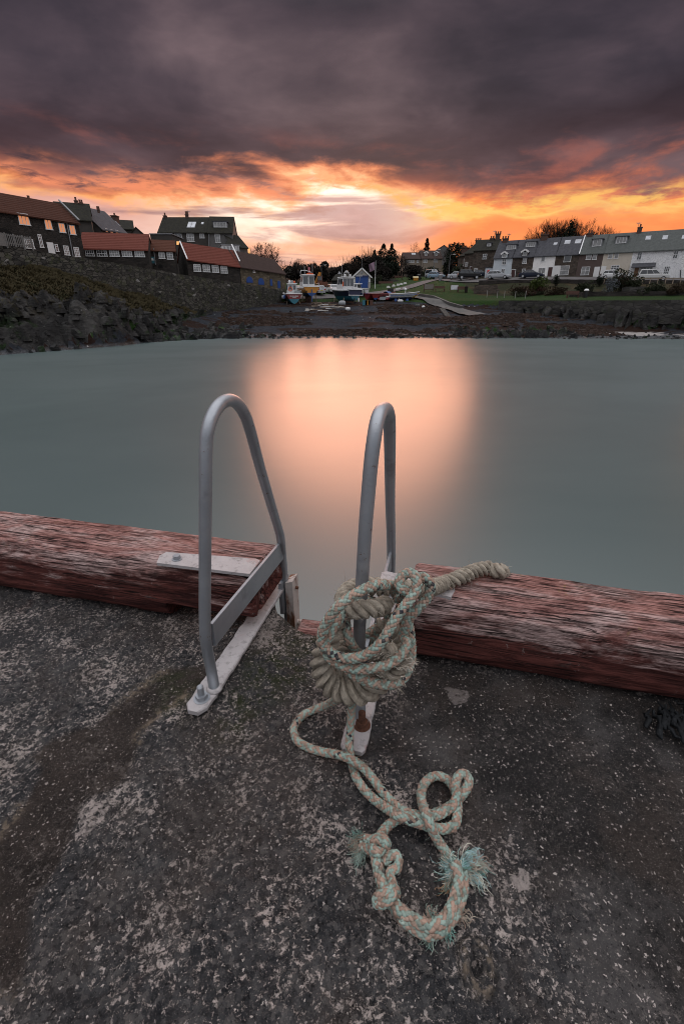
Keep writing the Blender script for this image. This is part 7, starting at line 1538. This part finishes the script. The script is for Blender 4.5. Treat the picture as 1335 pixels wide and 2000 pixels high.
def bin_(px, py, Y, label, h=1.1, r=.32, lid=None, mat=None):
    x, y, z = sit(px, py, Y); rt = thing('litter_bin', label, 'bin', (x, y, z)); m = MB(); m.lathe(x, y, [(r*.85, z), (r, z+h*.75), (r, z+h*.78)], 12); m.build('drum', mat or BLK, rt); m = MB(); m.lathe(x, y, [(r*1.06, z+h*.78), (r*1.06, z+h*.86), (r*.6, z+h), (.03, z+h*1.02)], 12); m.build('lid', lid or BLK, rt)
bin_(817, 546, 122, 'black litter bin beside the yellow grit box', 1.3, .45); bin_(1142, 579, 77, 'black litter bin with white band on the grass strip', 1.2, .34, WHITEW); bin_(909, 573, 92, 'dark wooden post bin right of the lawn benches', 1.1, .3, BARK, BARK); bin_(859, 550, 112, 'grey litter bin on the verge at the road bend', 1.3, .4, LEAD, LEAD)
x, y, z = sit(811, 547, 121); rt = thing('grit_box', 'yellow grit box beside the path', 'grit box', (x, y, z)); m = MB(); m.hexa([(x-.5, y-.3, z), (x+.5, y-.3, z), (x+.5, y+.3, z), (x-.5, y+.3, z)], [(x-.6, y-.36, z+.6), (x+.6, y-.36, z+.6), (x+.6, y+.36, z+.75), (x-.6, y+.36, z+.75)]); m.build('bin', YELB, rt); m = MB(); m.hexa([(x-.65, y-.4, z+.61), (x+.65, y-.4, z+.61), (x+.65, y+.4, z+.76), (x-.65, y+.4, z+.76)], [(x-.6, y-.3, z+.76), (x+.6, y-.3, z+.76), (x+.6, y+.36, z+.9), (x-.6, y+.36, z+.9)]); m.build('lid', simple('grit_lid', (.55, .45, .25), .6), rt)
x, y, z = sit(951, 546, 107.5); rt = thing('post_box', 'red pillar box beside the white lean to', 'post box', (x, y, z)); m = MB(); m.lathe(x, y, [(.26, z), (.24, z+.1), (.24, z+1.35)], 14); m.build('pillar', paint('post_red', (.40, .012, .012)), rt); m = MB(); m.lathe(x, y, [(.29, z+1.35), (.28, z+1.45), (.05, z+1.6)], 14); m.build('cap', paint('post_red_cap', (.36, .012, .012)), rt)
SG = 'white stones edging the lawn path'
for i, (px, py, Y) in enumerate(((758, 560, 108), (768, 558, 110), (777, 555, 111), (783, 553.5, 112), (790, 552, 113), (775, 565.5, 102), (779, 564.5, 102.5), (789, 563, 103))):
    x, y, z = sit(px, py, Y); g = np.random.default_rng(i); m = MB(); n = 9; q = [g.uniform(.75, 1.2) for _ in range(n)]; m.hexa([(x+.42*q[k]*math.cos(k*.698), y+.3*q[k]*math.sin(k*.698), z-.05) for k in range(n)], [(x+.26*q[k]*math.cos(k*.698), y+.2*q[k]*math.sin(k*.698), z+.36) for k in range(n)])
    tag(m.build('edging_stone', simple('whitewashed_stone', (.45, .44, .42), .85)), 'whitewashed boulder edging the path across the lawn', 'stone', SG)
x, y, z = sit(791, 574, 93); rt = thing('bollard', 'white round headed bollard at the top of the slipway', 'bollard', (x, y, z)); m = MB(); m.lathe(x, y, [(.10, z), (.08, z+.8)], 10); m.build('post', WHITEW, rt); m = MB(); m.lathe(x, y, [(.05, z+.8), (.24, z+.88), (.26, z+1.0), (.2, z+1.15), (.02, z+1.2)], 12); m.build('head', WHITEW, rt)
PG = 'thin fence posts on the grass below the gardens'
for i, (px, py, Y) in enumerate(((950, 578, 86), (970, 579, 84.5), (984, 578, 84), (1005, 580, 82), (1025, 580, 81))):
    x, y, z = sit(px, py, Y); m = MB(); m.box(x, y, z+.5, .07, .07, 1.1); m.box(x, y, z+1.07, .09, .09, .05); tag(m.build('fence_post', simple('grey_post', (.22, .21, .20), .8)), 'thin grey post standing on the grass below the terrace gardens', 'post', PG)
# rail fence along the terrace road edge
rt = thing('post_and_rail_fence', 'low grey rail fence in front of the white house', 'fence', tuple(at(1240, 548, 84.5))); pts = [at(1180, 543.5, 87.2), at(1240, 543.5, 84.9), at(1300, 543.5, 82.9), at(1360, 543.5, 81)]; m = MB()
for a, b in zip(pts[:-1], pts[1:]): m.beam(a, b, .06, .12)
m.build('rail', TIMB, rt)
for i in range(13): f = i/12*2.999; k = int(f); p = pts[k]+(pts[k+1]-pts[k])*(f-k); m = MB(); m.box(p.x, p.y, p.z-.35, .1, .1, .9); m.build('post', TIMB, rt)
# rubbish, planks and blocks on the shingle
DG = 'driftwood planks on the shingle'; g = np.random.default_rng(2)
for i in range(20):
    px = g.uniform(612, 664); py = g.uniform(589, 604); Y = np.interp(py, [585, 606], [84.5, 76]); x, y, z = sit(px, py, Y); l = g.uniform(.8, 2.6); a = g.normal(.1, .5); m = MB(); zz = z+.08+.1*g.random(); m.beam((x-l/2*math.cos(a), y-l/2*math.sin(a), zz), (x+l/2*math.cos(a), y+l/2*math.sin(a), zz+g.normal(0, .08)), .2, .08); tag(m.build('driftwood_plank', TIMB if i % 3 else WHITEW), 'bleached plank lying in the driftwood heap below the boats', 'plank', DG)
for i in range(9):
    px = g.uniform(597, 612); py = g.uniform(600, 606); Y = 77.5; x, y, z = sit(px, py, Y); m = MB(); n = 7; q = [g.uniform(.6, 1.2) for _ in range(n)]; s = g.uniform(.15, .35); m.hexa([(x+s*q[k]*math.cos(k*.9), y+s*q[k]*math.sin(k*.9), z) for k in range(n)], [(x+s*.6*q[k]*math.cos(k*.9), y+s*.6*q[k]*math.sin(k*.9), z+s) for k in range(n)]); tag(m.build('rubble_stone', simple('pale_rubble', (.34, .32, .29), .9)), 'pale lump of rubble heaped on the shingle below the yellow boat', 'rubble', 'pale rubble heap')
def blob(px, py, Y, sx, sy, sz, mat, name, label, cat, seed):
    x, y, z = sit(px, py, Y); g = np.random.default_rng(seed); m = MB(); prof = [(0.5, 0), (.95, .12), (1.0, .55), (.85, .88), (.4, 1.0)]; n = 12; vs = []
    for r, h in prof:
        for k in range(n): a = k*6.283/n; w = 1+g.normal(0, .05); vs.append((x+sx/2*r*w*np.sign(math.cos(a))*abs(math.cos(a))**.7, y+sy/2*r*w*np.sign(math.sin(a))*abs(math.sin(a))**.7, z-.03+h*sz))
    m.add(vs, [(i*n+k, i*n+(k+1) % n, (i+1)*n+(k+1) % n, (i+1)*n+k) for i in range(4) for k in range(n)]+[tuple(range(n-1, -1, -1)), tuple(4*n+k for k in range(n))]); tag(m.build(name, mat, smooth=True), label, cat)
blob(668, 590, 82.5, 1.2, .8, .75, GREYT, 'mooring_sack', 'bulky grey white sack under the bow of the navy boat', 'sack', 1); blob(679, 601, 77, .8, .5, .5, WHB, 'plastic_bag', 'crumpled white bag on the shingle below the navy boat', 'bag', 2); blob(781, 589, 84.5, 1.0, .45, .4, WHB, 'mooring_float', 'long white float under the white rowing boat', 'float', 3); blob(815, 598, 80, .8, .6, .45, simple('dark_boulder_stone', (.06, .06, .06), .9), 'boulder', 'dark boulder beside the top of the slipway', 'rock', 4); blob(826, 601, 79, .5, .4, .4, WHITEW, 'white_stone', 'white stone lying beside the slipway edge', 'rock', 5)
CR = (('fish_crate', 'teal fish crate stacked right of the navy boat', 'crate', 712, 592, TEALB), ('fish_crate', 'yellow fish crate beside the teal one near the navy boat', 'crate', 717, 592, YELB), ('fish_crate', 'dark timber crate at the right of the crates by the navy boat', 'crate', 723, 593, TRED))
for nm, lb, ct, px, py, mt in CR:
    x, y, z = sit(px, py, 82); rt = thing(nm, lb, ct, (x, y, z)); w, d, hh = .75, .55, .75; 
    for (cx, cy, sx, sy) in ((0, -d/2, w, .05), (0, d/2, w, .05), (-w/2, 0, .05, d-.05), (w/2, 0, .05, d-.05)): m = MB(); m.box(x+cx, y+cy, z+hh/2, sx, sy, hh); m.build('side_panel', mt, rt)
    m = MB(); m.box(x, y, z+.06, w-.06, d-.06, .06); m.build('base', mt, rt)
